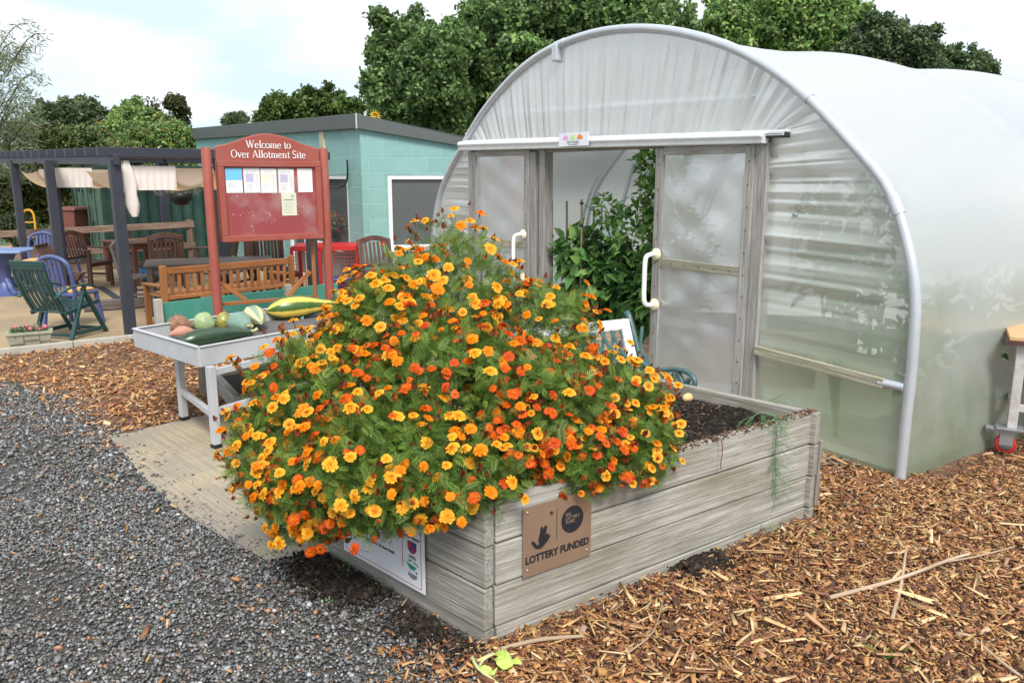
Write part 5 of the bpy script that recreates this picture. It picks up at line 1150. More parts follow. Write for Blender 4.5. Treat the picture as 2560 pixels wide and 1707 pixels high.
def serif(s, size, fr, parent):
    """hand drawn roman capitals and lower case with thick stems, thin hairlines and bracket serifs"""
    th, tn, x_, y_ = .13, .06, .62, 1.0
    def arcp(cx, cy, rx, ry, a0, a1, n=14): return [(cx+rx*math.cos(R(a0+(a1-a0)*k/n)), cy+ry*math.sin(R(a0+(a1-a0)*k/n))) for k in range(n+1)]
    def stem(x, y0, y1, top=True, bot=True):
        o = [([(x, y0), (x, y1)], th)]
        if bot: o.append(([(x-.15, y0+.02), (x+.15, y0+.02)], .05))
        if top: o.append(([(x-.16, y1-.03), (x+.02, y1-.03)], .06))
        return o
    def oval(cx, cy, rx, ry): return [(arcp(cx, cy, rx, ry, 0, 360, 22), 'oval')]
    cap = lambda x, y: ([(x-.14, y), (x+.14, y)], .05)
    GL = {'W': (1.3, [([(.14, 1), (.42, .02)], th), ([(.42, .02), (.68, 1)], tn), ([(.62, 1), (.9, .02)], th), ([(.9, .02), (1.16, 1)], tn), cap(.14, .98), cap(.65, .98), cap(1.16, .98)]),
     'e': (.62, [(arcp(.3, .31, .24, .31, 5, 320), 'arc'), ([(.1, .36), (.54, .36)], tn)]), 'l': (.36, stem(.18, 0, 1.02)), 'c': (.56, [(arcp(.3, .31, .24, .31, 45, 320), 'arc')]),
     'o': (.66, oval(.33, .31, .26, .31)), 'm': (1.08, stem(.18, 0, .62)+[([(.18, .5), (.32, .6), (.46, .58), (.52, .46)], tn)]+stem(.54, 0, .5, False)+[([(.54, .48), (.68, .6), (.82, .58), (.89, .46)], tn)]+stem(.9, 0, .5, False)),
     'n': (.74, stem(.18, 0, .62)+[([(.18, .5), (.34, .6), (.48, .58), (.55, .46)], tn)]+stem(.56, 0, .5, False)), 'r': (.5, stem(.18, 0, .62)+[([(.18, .46), (.3, .58), (.42, .56)], .09)]),
     't': (.42, [([(.2, .82), (.2, .12), (.26, .03), (.38, .04)], .11), ([(.04, .6), (.38, .6)], tn)]), 'O': (.94, oval(.46, .5, .38, .5)), 'v': (.62, [([(.1, .6), (.31, .02)], th), ([(.31, .02), (.53, .6)], tn), ([(.0, .6), (.22, .6)], .05), ([(.42, .6), (.62, .6)], .05)]),
     'A': (.92, [([(.12, .02), (.44, 1)], tn), ([(.44, 1), (.8, .02)], th), ([(.24, .34), (.64, .34)], tn), cap(.12, .02), cap(.8, .02)]), 'i': (.36, stem(.18, 0, .62)+[([(.12, .84), (.24, .84)], .12)]),
     'S': (.66, [(arcp(.33, .75, .22, .23, 30, 250)+arcp(.31, .26, .25, .25, 80, -150), .1)]), ' ': (.34, [])}
    W_t = sum(GL[ch][0] for ch in s); sc_ = size*.74; x0 = -W_t*sc_*.92/2; b = MB()
    for ch in s:
        adv, strokes = GL[ch]
        for pts, w_ in strokes:
            n = len(pts)
            for i in range(n-1):
                a, c = Vector(pts[i]), Vector(pts[i+1]); d = (c-a); L_s = d.length
                if L_s < 1e-5: continue
                d /= L_s; q_ = Vector((-d.y, d.x))
                ww = w_ if not isinstance(w_, str) else tn*.8+(th-tn)*abs(d.y)**1.5
                a2, c2 = (a-d*.012, c+d*.012) if n > 2 else (a, c); pp = [a2-q_*ww/2, c2-q_*ww/2, c2+q_*ww/2, a2+q_*ww/2]
                lo = [fr @ Vector((x0+p.x*sc_*.92, (p.y-.42)*sc_, 0)) for p in pp]; hi_ = [fr @ Vector((x0+p.x*sc_*.92, (p.y-.42)*sc_, .003+.00005*i)) for p in pp]
                b.add(lo+hi_, [(0, 1, 2, 3), (4, 5, 6, 7), (0, 1, 5, 4), (1, 2, 6, 5), (2, 3, 7, 6), (3, 0, 4, 7)])
        x0 += adv*sc_*.92
    b.build('lettering', M_whitetxt, parent)
serif('Welcome to', hh*.4, hfr @ T((0, hh*.61, .003)), nb)
serif('Over Allotment Site', hh*.4, hfr @ T((0, hh*.23, .003)), nb)
def paper(x0, y0, w_, h_, mat, lab, rot=0, nm='paper'):
    f = nfr @ T((x0, y0, .0035+random.uniform(0, .001))) @ Matrix.Rotation(R(rot), 4, 'Z'); o = flat(rect(0, -h_, w_, 0), f, mat, nb, nm, .0015); o['label'] = lab; return f @ T((0, 0, .0015)), o
pt = ph-.012; w_, h_ = pw*.175, ph*.355
f, o = paper(.012, pt, w_, h_, M_paper, 'sheet with light blue top half'); flat(rect(.0, -h_*.48, w_, 0), f, M_sky, o, 'print', .0008); 
def lines(f, o, x0, x1, y0, y1, n, mat=M_greyink):
    for k in range(n):
        y = y0+(y1-y0)*k/max(1, n-1); flat(rect(x0, y-.0015, x1-random.uniform(0, .3)*(x1-x0), y+.0015), f, mat, o, 'print_line', .0006)
lines(f, o, .02, w_-.02, -h_*.62, -h_*.75, 3)
for k, x0 in enumerate((pw*.205, pw*.39, pw*.585)):
    f, o = paper(x0, pt-.002*k, w_, h_, M_paper, ['first notice sheet with purple box', 'second notice sheet with sketch', 'notice sheet with purple picture'][k], -.5*k)
    flat(rect(w_*.12, -h_*.56, w_*.6, -h_*.22), f, M_purple if k != 1 else M_paper2, o, 'print', .0008); lines(f, o, w_*.2, w_*.9, -h_*.1, -h_*.16, 2); lines(f, o, w_*.7, w_*.92, -h_*.28, -h_*.8, 9); lines(f, o, w_*.12, w_*.6, -h_*.66, -h_*.86, 4)
f, o = paper(pw*.8, pt, w_*.97, h_*1.0, M_paper, 'plain pale sheet at the right end', 0); lines(f, o, w_*.15, w_*.85, -h_*.15, -h_*.8, 9, M_paper2)
f, o = paper(pw*.605, pt-h_*1.02, w_*.96, h_*.96, M_paper2, 'yellowed sheet below the others', 0); flat(rect(w_*.15, -h_*.31, w_*.8, -h_*.28), f, M_ink, o, 'print_line', .0008); flat(rect(w_*.62, -h_*.2, w_*.82, -h_*.08), f, M_greyink, o, 'print', .0008); lines(f, o, w_*.15, w_*.8, -h_*.4, -h_*.85, 8)
b = MB()
for k in range(34):
    x_, y_ = random.uniform(.02, pw-.02), random.choice([random.uniform(.02, ph*.6), ph*.6+random.uniform(-.02, .01), ph*.32+random.uniform(-.03, .02)]); b.lathe([(.0032, 0), (.0032, .002), (0, .003)], 6, nfr @ Vector((x_, y_, .002)), 0, nfr.to_3x3())
b.build('drawing_pins', M_whitep, nb)
mg, nt, bb_ = newmat('perspex'); bb_.inputs['Roughness'].default_value = .12; bb_.inputs['Base Color'].default_value = (.7, .68, .66, 1)
gn = noise(nt, locvec(nt, obj=True), 4, 4); al = ramp(nt, gn, [(.45, (.02,)*3), (.85, (.22,)*3)]); nt.links.new(al, bb_.inputs['Alpha'])
flat(rect(0, 0, pw, ph), nfr @ T((0, 0, .014)), mg, nb, 'glazing', .003)
# timber stay frame behind
def st(u0, z0, s0, u1, z1, s1, w_=.035, h_=.035): b = MB(); b.bar(np_(u0, z0, s0), np_(u1, z1, s1), w_, h_); b.build('stay', M_oak, nb, .003)
st(.02, 0, -.09, .02, fz0+.1, -.09); st(ND-.12, 0, -.09, ND-.12, fz0+.1, -.09)
st(.02, .42, -.09, ND-.12, .42, -.09); st(.06, .62, -.09, .28, .44, -.09, .03, .04); st(ND-.16, .68, -.09, ND-.4, .44, -.09, .03, .04)
st(.02, .42, -.06, .18, .0, .16); st(ND-.12, .42, -.06, ND-.0, .08, .1); st(ND-.12, .35, -.1, ND-.3, .0, -.35)

# ================================================================ GREEN BOARD FENCE + BENCH BEHIND
gb = thing('low_board', 'low green painted board edging with pale posts behind the vegetable table', 'edging board', (-3.55, 8.05, 0)); gD = Vector((1.25, 1.35, 0)); 
b = MB(); b.bar((0, 0, .17), gD*1.15+Vector((0, 0, .17)), .03, .34); b.build('board', M_board, gb, .003)
for s_ in (-.03, .78): b = MB(); b.bar(gD*s_+Vector((.02, -.04, 0)), gD*s_+Vector((.02, -.04, .39)), .07, .07, up=gD); b.build('post', M_conc, gb, .006)
Ov = Vector((-3.6, 8.2, 0)); bD = Vector((.683, .730, 0)); bF = Vector((-.73, .683, 0))
ob = thing('garden_bench', 'orange brown slatted timber bench seen from behind, in front of the patio tables', 'bench', Ov)
def o_(u, f, z): return bD*u+bF*f+Vector((0, 0, z))
BLn = 1.5
for u in (0, BLn): b = MB(); b.bar(o_(u, 0, 0), o_(u, -.02, .7), .06, .05, up=bF); b.build('leg', M_oak, ob, .004)
for u in (0, BLn): b = MB(); b.bar(o_(u, .42, 0), o_(u, .42, .47), .05, .05, up=bF); b.build('leg', M_oak, ob, .004)
for u in (0, BLn): b = MB(); b.bar(o_(u, -.02, .49), o_(u, .47, .47), .06, .03); b.build('armrest', M_oak, ob, .008)
b = MB(); b.bar(o_(.03, -.01, .64), o_(BLn-.03, -.01, .64), .035, .07); b.build('top_rail', M_oak, ob, .006)
b = MB(); b.bar(o_(.03, 0, .36), o_(BLn-.03, 0, .36), .03, .04); b.build('lower_rail', M_oak, ob, .004)
for k in range(17):
    u = .09+k*(BLn-.18)/16; b = MB(); b.bar(o_(u, 0, .37), o_(u, -.01, .61), .035, .015, up=bF); b.build('back_slat', M_oak, ob, .002)
for k in range(5): b = MB(); b.bar(o_(0, .06+k*.09, .37), o_(BLn, .06+k*.09, .37), .07, .02); b.build('seat_slat', M_oak, ob, .003)
def blades(name, label, p, n, h, cols):
    P, F, C = [], [], []
    for k in range(n):
        a = random.uniform(0, 6.28); l = h*random.uniform(.5, 1); d = Vector((math.cos(a), math.sin(a), 0)); s_ = Vector((-d.y, d.x, 0))*.006; c = np.array(random.choice(cols)); b0 = len(P); lean = random.uniform(.2, .7)
        for i in range(5):
            t = i/4; q_ = Vector(p)+d*l*lean*t*t+Vector((0, 0, l*(t-.25*lean*t*t))); P += [q_-s_*(1-t*.9), q_+s_*(1-t*.9)]; C += [c, c]
        F += [(b0+2*i, b0+2*i+1, b0+2*i+3, b0+2*i+2) for i in range(4)]
    return tag(npmesh(name, np.array(P), np.array(F), M_leaf, None, np.array(C)), label, 'plant')
blades('iris_plant', 'yellow green strap leaved plant behind the left corner of the vegetable table', G(385, 745, .05), 34, .42, [(.4, .42, .06), (.2, .35, .06), (.5, .3, .05), (.15, .3, .08)])
blades('iris_plant', 'thin green grassy plant in front of the green board', G(465, 728, .05), 12, .42, [(.12, .26, .08), (.2, .35, .08)])

# ================================================================ BLOCKWORK BUILDING
FS = 0.86
BP = A(825, 262, 11.0); BP.z = 0; dl = Vector((-.598, .801, 0)); dr = Vector((.961, .276, 0))
bld = thing('block_building', 'green painted blockwork building with dark grey roof edge', 'building', BP)
def bl(x, y): return PL(x, y, (BP.x, BP.y), (dl.x, dl.y))
def brr(x, y): return PL(x, y, (BP.x, BP.y), (dr.x, dr.y))
zc = A(825, 262, 11).z; zcb = A(825, 294, 11).z; tl_, zl_ = bl(447, 295); tlb, zlb = bl(452, 319); tr_, zr_ = brr(1062, 315); trb, zrb = brr(1055, 333)
print('bld', zc, zcb, tl_, zl_, zlb, tr_, zr_, zrb)
RL = 6.0; zR = lambda t: zcb+(zrb-zcb)*t/trb; zRt = lambda t: zc+(zr_-zc)*t/tr_; zL = lambda t: zcb+(zlb-zcb)*t/tlb; zLt = lambda t: zc+(zl_-zc)*t/tl_
def wall_with_holes(name, d, length, ztop, holes, parent):
    """wall in columns/rows round the openings; loc = (along, height)"""
    ts = sorted({0, length, *[h[0] for h in holes], *[h[1] for h in holes]}); b = MB(); nrm = Vector((d.y, -d.x, 0)) if d is dl else Vector((d.y, -d.x, 0)); 
    for a, c in zip(ts, ts[1:]):
        zz = [-.05]; hs_ = sorted([h for h in holes if h[0] <= a+1e-6 and h[1] >= c-1e-6], key=lambda h: h[2]); segs = []; z = -.05
        for h in hs_: segs.append((z, z, h[2], h[2])); z = h[3]
        segs.append((z, z, ztop(a), ztop(c)))
        for z0, z0b, z1a, z1b in segs:
            vs = [d*a+Vector((0, 0, z0)), d*c+Vector((0, 0, z0b)), d*c+Vector((0, 0, z1b)), d*a+Vector((0, 0, z1a))]
            b.add(vs, [(0, 1, 2, 3)], [(a+.1, z0, 0), (c+.1, z0b, 0), (c+.1, z1b, 0), (a+.1, z1a, 0)])
    for h in holes:
        off = inward[name]*.1
        for (a, z0, c, z1) in ((h[0], h[2], h[1], h[2]), (h[1], h[2], h[1], h[3]), (h[1], h[3], h[0], h[3]), (h[0], h[3], h[0], h[2])):
            vs = [d*a+Vector((0, 0, z0)), d*c+Vector((0, 0, z1)), d*c+Vector((0, 0, z1))+off, d*a+Vector((0, 0, z0))+off]; b.add(vs, [(0, 1, 2, 3)])
    return b.build('wall', M_block, parent)
inw = (dl+dr).normalized(); inward = {'l': dr.copy(), 'r': dl.copy()}
inward['l'] = Vector((dl.y, -dl.x, 0)) if Vector((dl.y, -dl.x, 0)).dot(dr) > 0 else -Vector((dl.y, -dl.x, 0))
inward['r'] = Vector((dr.y, -dr.x, 0)) if Vector((dr.y, -dr.x, 0)).dot(dl) > 0 else -Vector((dr.y, -dr.x, 0))
w1a, w1z1 = bl(798, 403); w1z0 = bl(798, 574)[1]; w1b = bl(700, 403)[0]
w2a, w2z1 = brr(890, 403); w2z0 = brr(895, 573)[1]; w2b = w2a+1.25
d_a = bl(662, 575)[0]; d_b = bl(643, 575)[0]
hl = [(w1a, w1b, w1z0, w1z1), (w1b+.12, w1b+.75, 0.02, w1z1)]; hr = [(w2a, w2b, w2z0, w2z1)]
wall_with_holes('l', dl, tl_-.02, zL, hl, bld); wall_with_holes('r', dr, RL, zR, hr, bld)
far = dl*(tl_-.02); b = MB()
b.add([far+Vector((0, 0, -.05)), far+dr*RL+Vector((0, 0, -.05)), far+dr*RL+Vector((0, 0, zR(RL)-.1)), far+Vector((0, 0, zL(tl_)))], [(0, 1, 2, 3)], [(0, 0, 0), (RL, 0, 0), (RL, 2, 0), (0, 2, 0)])
b.add([dr*RL, far+dr*RL, far+dr*RL+Vector((0, 0, 1.2)), dr*RL+Vector((0, 0, zR(RL)))], [(0, 1, 2, 3)], [(0, 0, 0), (RL, 0, 0), (RL, 2, 0), (0, 2, 0)]); b.build('wall', M_block, bld)
oL, oR = -inward['l']*.05, -inward['r']*.05; b = MB(); cn = oL+oR
def fquad(p0, p1, z0a, z0b, z1a, z1b, off):
    vs = [p0+Vector((0, 0, z0a)), p1+Vector((0, 0, z0b)), p1+Vector((0, 0, z1b)), p0+Vector((0, 0, z1a))]; vs += [v-off*1.6 for v in vs]
    b.add(vs, [(0, 1, 2, 3), (7, 6, 5, 4), (0, 4, 5, 1), (1, 5, 6, 2), (2, 6, 7, 3), (3, 7, 4, 0)])
fquad(cn, dl*tl_+oL, zcb-.01, zlb-.01, zc, zl_, oL)
b.build('fascia', M_fascia, bld, .004); b = MB(); fquad(cn+oR*.02, dr*RL+oR, zcb-.01, zR(RL)-.01, zc, zRt(RL), oR); b.build('fascia', M_fascia, bld, .004)
b = MB(); b.tube([cn*1.02+Vector((0, 0, zcb-.015)), cn*1.02+Vector((0, 0, zc+.004))], .012, 6); b.build('corner_trim', M_galv, bld)
b = MB(); e = Vector((0, 0, .0)); b.add([cn+Vector((0, 0, zc-.01)), dl*tl_+oL+Vector((0, 0, zl_-.01)), dl*tl_+dr*RL+Vector((0, 0, zRt(RL)-.01)), dr*RL+oR+Vector((0, 0, zRt(RL)-.01))], [(0, 1, 2, 3)]); b.build('roof', M_fascia, bld)
def window(d, off, a, c, z0, z1, name='window', fw=.055, sill=True, mull=()):
    b = MB(); o_in = off*.03
    for (p, q_, w_) in ((a, c, 0),):
        b.bar(d*a+o_in+Vector((0, 0, z1-fw/2)), d*c+o_in+Vector((0, 0, z1-fw/2)), .05, fw); b.bar(d*a+o_in+Vector((0, 0, z0+fw/2)), d*c+o_in+Vector((0, 0, z0+fw/2)), .05, fw)
        for t in (a+fw/2, c-fw/2, *mull): b.bar(d*t+o_in+Vector((0, 0, z0+fw)), d*t+o_in+Vector((0, 0, z1-fw)), .05, fw, up=d)
    wf = b.build(name, M_upvc, bld, .004)
    b = MB(); b.bar(d*(a+fw)+off*.05+Vector((0, 0, (z0+z1)/2)), d*(c-fw)+off*.05+Vector((0, 0, (z0+z1)/2)), .008, z1-z0-2*fw); b.build('pane', M_glassd, wf)
    if sill: b = MB(); b.bar(d*(a-.02)-off*.03+Vector((0, 0, z0-.012)), d*(c+.02)-off*.03+Vector((0, 0, z0-.012)), .14, .03); b.build('sill', M_upvc, wf, .003)
window(dl, inward['l'], w1a, w1b, w1z0, w1z1); window(dr, inward['r'], w2a, w2b, w2z0, w2z1)
window(dl, inward['l'], w1b+.12, w1b+.75, .02, w1z1, 'glazed_door', sill=False)
b = MB(); t0_ = bl(650, 560)[0]; b.bar(dl*(t0_+.12)-inward['l']*.01+Vector((0, 0, .68)), dl*(t0_+.85)-inward['l']*.01+Vector((0, 0, .68)), .03, 1.36); dd_ = b.build('side_door', paint('green_door', (.07, .2, .16), .5, .3), bld, .004)
b = MB(); b.bar(dl*(t0_)-inward['l']*.02+Vector((0, 0, .7)), dl*(t0_+.1)-inward['l']*.02+Vector((0, 0, .7)), .04, 1.42); b.build('door_jamb', M_upvc, bld, .004)
b = MB(); b.tube([dl*(t0_+.2)-inward['l']*.03+Vector((0, 0, .75)), dl*(t0_+.2)-inward['l']*.08+Vector((0, 0, .75)), dl*(t0_+.32)-inward['l']*.08+Vector((0, 0, .75))], .012, 6); b.build('handle', M_steel, dd_)
for px_, w_ in ((588, .16), (742, .16)):
    t, z = bl(px_, 322 if px_ > 700 else 326); b = MB(); b.bar(dl*(t-.07)-inward['l']*.01+Vector((0, 0, z+.0)), dl*(t+.07)-inward['l']*.01+Vector((0, 0, z+.0)), .03, .24)
    for k in range(8): b.bar(dl*(t-.06)-inward['l']*.03+Vector((0, 0, z-.1+k*.028)), dl*(t+.06)-inward['l']*.03+Vector((0, 0, z-.1+k*.028)), .012, .008)
    b.build('air_vent', M_vent, bld)
b = MB(); hb = [bl(*p) for p in ((805, 368), (806, 395), (803, 418), (792, 430), (775, 432), (760, 428))]; b.tube(smoothpts([dl*t-inward['l']*.05+Vector((0, 0, z)) for t, z in hb], 4), .013, 6); b.build('cable', M_black, bld)
sfp = A(862, 266, 11.6); sf_ = thing('sunflower', 'single small yellow sunflower head peeping over the roof edge', 'sunflower', (sfp.x, sfp.y, sfp.z-.5))
b = MB(); b.tube([(0, 0, 0), (.02, 0, .5)], .012, 5); b.build('stem', MATS['green_stem'], sf_)
b = MB()
for k in range(13): a = 6.283*k/13; b.add([(.03*math.cos(a-.3), 0, .5+.03*math.sin(a-.3)), (.09*math.cos(a), -.02, .5+.09*math.sin(a)), (.03*math.cos(a+.3), 0, .5+.03*math.sin(a+.3))], [(0, 1, 2)])
b.build('petals', paint('yellow_petal', (.85, .5, .01), .6, .1), sf_, solid=.004); b = MB(); b.lathe([(0, -.015), (.035, -.01), (.035, .01)], 10, (0, -.01, .5), 0, Matrix.Rotation(R(90), 3, 'X')); b.build('disc', paint('flower_disc', (.45, .2, .02), .8), sf_)
# planter on the window sill
sp_ = BP+dl*(w1a+.42)-inward['l']*.16+Vector((0, 0, w1z0+.22)); wb = leafy('window_box', 'window box of mixed bright flowers under the window behind the noticeboard post', 'window box', [tuple(sp_+Vector((0, 0, .16)))+(.22, .14, .2)], 330, .05, [(.08, .14, .03), (.15, .16, .04), (.2, .12, .05), (.6, .02, .12), (.75, .45, .02), (.1, .1, .5)], [5, 3, 2, 1.2, 1, .5], tuple(sp_), 3)
b = MB(); b.bar(-dl*.25, dl*.25, .14, .12); b.build('trough', M_black, wb, .01)
# ---- red wire cage
cg = thing('wire_cage', 'red framed wire mesh cage standing by the building corner', 'cage', (-2.9, 10.55, 0)); cu, cv = Vector((.84, .12, 0)), Vector((-.05, .6, 0)); CH = .66
cp = lambda u, v, z: cu*u+cv*v+Vector((0, 0, z))
for u in (0, .42, 1):
    for v in (0, 1):
        if u == .42 and v: continue
        b = MB(); b.bar(cp(u, v, 0), cp(u, v, CH), .04, .04, up=cu); b.build('upright', M_cage, cg)
for z in (.03, CH):
    for (a, c) in (((0, 0), (1, 0)), ((0, 1), (1, 1)), ((0, 0), (0, 1)), ((1, 0), (1, 1))): b = MB(); b.bar(cp(*a, z), cp(*c, z), .04, .05); b.build('frame_rail', M_cage, cg)
b = MB(); b.add([cp(0, 0, CH+.03), cp(1, 0, CH+.03), cp(1, 1, CH+.03), cp(0, 1, CH+.03)], [(0, 1, 2, 3)]); b.build('lid', M_cage, cg, solid=.01)
b = MB()
for k in range(20): b.tube([cp(k/20, 0, .03), cp(k/20, 0, CH)], .003, 4, cap=False)
for k in range(14): b.tube([cp(0, 0, .03+k*CH/14), cp(1, 0, .03+k*CH/14)], .003, 4, cap=False); b.tube([cp(1, 0, .03+k*CH/14), cp(1, 1, .03+k*CH/14)], .003, 4, cap=False)
b.build('mesh_panel', M_cage, cg)
b = MB(); b.lathe([(0, 0), (.14, 0), (.17, .2), (.18, .2), (.17, .22), (.0, .2)], 16, (-2.35, 10.85, .03)); tag(b.build('bucket', M_bluebin), 'blue bucket inside the red wire cage', 'bucket')

# ================================================================ PERGOLA
pg = thing('pergola', 'dark grey slatted pergola over the patio seating', 'pergola', (-3.87, 7.95, 0)); PI_ = T((3.87, -7.95, 0))
def pgp(b, name, mat=M_anth, bev=.004): o = b.build(name, mat, None, bev); o.parent = pg; o.matrix_parent_inverse = PI_; return o
P3, P2, P1 = Vector((-3.87, 7.97, 0)), Vector((-5.6, 9.9, 0)), Vector((-7.3, 12.0, 0)); pgu = (P1-P3).normalized(); PR = Vector((1.52, 1.45, 0)); pru = PR.normalized()
ZP = lambda p: 1.755+(p.y-7.95)*.018
for p in (P3, P2, P1, P2+pgu*.42+pru*.12, P3+PR, P1+PR, P2+PR*1.0):
    b = MB(); b.bar(p, p+Vector((0, 0, ZP(p))), .1, .1, up=pgu); pgp(b, 'post')
for o_ff in (Vector(), PR):
    b = MB(); a, c = P3+o_ff-pgu*.1, P1+o_ff+pgu*2.2; b.bar(a+Vector((0, 0, ZP(a)+.0)), c+Vector((0, 0, ZP(c))), .05, .1); pgp(b, 'beam')
for k in range(17):
    p = P3+pgu*(.02+k*.45); a, c = p-pru*.14, p+PR+pru*.3; z = Vector((0, 0, ZP(p)+.075)); b = MB(); b.bar(a+z, c+z, .045, .09); pgp(b, 'rafter')
def canopy(p0, length, depth, nsc, label, name='canopy'):
    root = thing(name, label, 'canopy', p0+Vector((0, 0, 1.72)), 0); b = MB(); NA, NB_ = nsc*14, 10
    vs = []
    for i in range(NA+1):
        for j in range(NB_+1):
            a = length*i/NA; sc_ = abs(math.sin(math.pi*nsc*i/NA)); f = j/NB_
            # first third hangs as a front drape, the rest runs back as the underside
            if f <= .5: vs.append(pru*a+pgu*(.1*sc_*f)+Vector((0, 0, -.04-(.02+.19*sc_**.8)*f*2)))
            else: vs.append(pru*a+pgu*(.05*sc_+depth*(f-.5)*2)+Vector((0, 0, -.06-.19*sc_**.8-.03*math.sin((f-.5)*6.28))))
    fs = [(i*(NB_+1)+j, i*(NB_+1)+j+1, (i+1)*(NB_+1)+j+1, (i+1)*(NB_+1)+j) for i in range(NA) for j in range(NB_)]
    b.add(vs, fs, None, 0, True); b.build('cloth', M_cloth2, root)
    b = MB(); vs = []
    for i in range(25):
        a = .12+.5*i/24
        for j in range(5): vs.append(pru*a-pgu*.03+Vector((0, 0, -.02-.24*j/4))+pgu*(.012*math.sin(i*1.9)*j/4))
    b.add(vs, [(i*5+j, i*5+j+1, (i+1)*5+j+1, (i+1)*5+j) for i in range(24) for j in range(4)], None, 0, True); b.build('valance', M_cloth, root)
    b = MB()
    for k in range(nsc+1): b.tube([pru*(length*k/nsc)+Vector((0, 0, -.06)), pru*(length*k/nsc)+Vector((0, 0, .05))], .018, 6)
    b.build('hook', M_black, root) if 0 else None
    for k in range(nsc+1): b = MB(); b.tube([pru*(length*k/nsc)+Vector((0, 0, -.06)), pru*(length*k/nsc)+Vector((0, 0, .05))], .018, 6); b.build('hook', M_black, root)
    return root
m, nt, b_ = newmat('canopy_cloth'); b_.inputs['Base Color'].default_value = (.74, .66, .6, 1); b_.inputs['Roughness'].default_value = .95
tr = nt.nodes.new('ShaderNodeBsdfTranslucent'); tr.inputs['Color'].default_value = (.8, .5, .25, 1); ms_ = nt.nodes.new('ShaderNodeMixShader'); ms_.inputs[0].default_value = .4
nt.links.new(b_.outputs[0], ms_.inputs[1]); nt.links.new(tr.outputs[0], ms_.inputs[2]); nt.links.new(ms_.outputs[0], nt.nodes['Material Output'].inputs['Surface']); M_cloth2 = m
c1_ = canopy(P3+pgu*.12, 2.1, 1.0, 4, 'cream scalloped shade cloth slung under the nearest pergola rafters')
canopy(P2+pgu*.2-pru*.1, 2.1, 1.0, 4, 'cream scalloped shade cloth further back under the pergola beside the middle post')
b = MB(); rs = [.02, .04, .055, .045, .05, .035, .02]; pz = [0, -.1, -.2, -.32, -.42, -.5, -.55]
for i in range(1): 
    vs = []; NS = 18
    for z, r_ in zip(pz, rs):
        for k in range(NS): a = 6.283*k/NS; rr_ = r_*(1+.3*math.sin(4*a+z*6)); vs.append(pru*(.12+rr_*1.3*math.cos(a)-z*.08)-pgu*(.06+rr_*.5*math.sin(a))+Vector((0, 0, z+.03)))
    b.add(vs, [(i_*NS+k, i_*NS+(k+1) % NS, (i_+1)*NS+(k+1) % NS, (i_+1)*NS+k) for i_ in range(len(pz)-1) for k in range(NS)], None, 0, True)
b.build('gathered_end', M_cloth, c1_)
# hanging basket
hp = A(415, 445, 10.6); hbk = leafy('hanging_basket', 'dark hanging basket with wispy pale heather under the pergola', 'hanging basket', [tuple(hp+Vector((0, 0, .05)))+(.24, .2, .07), tuple(hp+Vector((-.22, 0, .03)))+(.12, .1, .06), tuple(hp+Vector((.2, 0, .08)))+(.1, .1, .1)], 420, .07, [(.3, .28, .2), (.42, .36, .28), (.16, .18, .1), (.3, .2, .14)], [3, 2, 2, 1], tuple(hp), 0, up=.5, droop=.2, tmpl=(np.array([(0, -.06, 0), (1, 0, .1), (0, .06, 0)]), np.array([(0, 1, 2)])))
b = MB(); b.lathe([(0, -.16), (.08, -.14), (.14, -.06), (.155, .01), (0, .0)], 16); b.build('bowl', M_black, hbk); b = MB(); b.tube([(0, 0, 0), (0, 0, .5)], .004, 4); b.build('chain', M_black, hbk)

# ================================================================ CONTAINER, FENCE, BACK YARD
K = A(286/S, 700, 14.2); K.z = 0; cd1 = Vector((-.66, .75, 0)).normalized(); cd2 = Vector((.75, .66, 0)).normalized(); CHt = 1.78
ct = thing('shipping_container', 'dark green ribbed shipping container behind the pergola', 'container', K)
b = MB()
def corr(b, p, d, L_c, nrm_, pitch, depth, z0, z1):
    n = int(L_c/pitch); vs = []
    for k in range(n*4+1):
        t = k*pitch/4; o_ = depth if (k % 4) in (1, 2) else 0
        vs += [p+d*t+nrm_*o_+Vector((0, 0, z0)), p+d*t+nrm_*o_+Vector((0, 0, z1))]
    b.add(vs, [(2*i, 2*i+2, 2*i+3, 2*i+1) for i in range(n*4)])
n2_ = Vector((cd2.y, -cd2.x, 0)); n1_ = Vector((-cd1.y, cd1.x, 0))
if n2_.y > 0: n2_ = -n2_
if n1_.x > 0: n1_ = -n1_
corr(b, Vector((0, 0, 0)), cd2, 2.6, n2_, .2, .035, .05, CHt-.05); b.build('side_wall', M_cont, ct)
b = MB(); corr(b, cd1*.05, cd1, 1.85, n1_, .24, .04, .08, CHt-.08); cdoor = b.build('door', M_contd, ct)
b = MB()
for z in (.03, CHt-.03): b.bar(Vector((0, 0, z)), cd2*2.6+Vector((0, 0, z)), .07, .07); b.bar(Vector((0, 0, z)), cd1*1.95+Vector((0, 0, z)), .07, .07)
for p in (Vector(), cd1*1.95): b.bar(p, p+Vector((0, 0, CHt)), .08, .08, up=cd1)
b.build('frame', M_cont, ct, .005)
for t in (.35, .8, 1.15, 1.6): b = MB(); b.tube([cd1*t+n1_*.07+Vector((0, 0, .1)), cd1*t+n1_*.07+Vector((0, 0, CHt-.1))], .016, 6); b.build('locking_bar', M_contd, cdoor)
for t, z in ((.5, 1.35), (1.3, 1.35), (.5, .75), (1.3, .75), (.9, 1.0)): b = MB(); b.box(cd1*t+n1_*.06+Vector((0, 0, z)), (.12, .05, .1), Matrix((cd1, n1_, Vector((0, 0, 1)))).transposed()); b.build('latch', M_cont, cdoor)
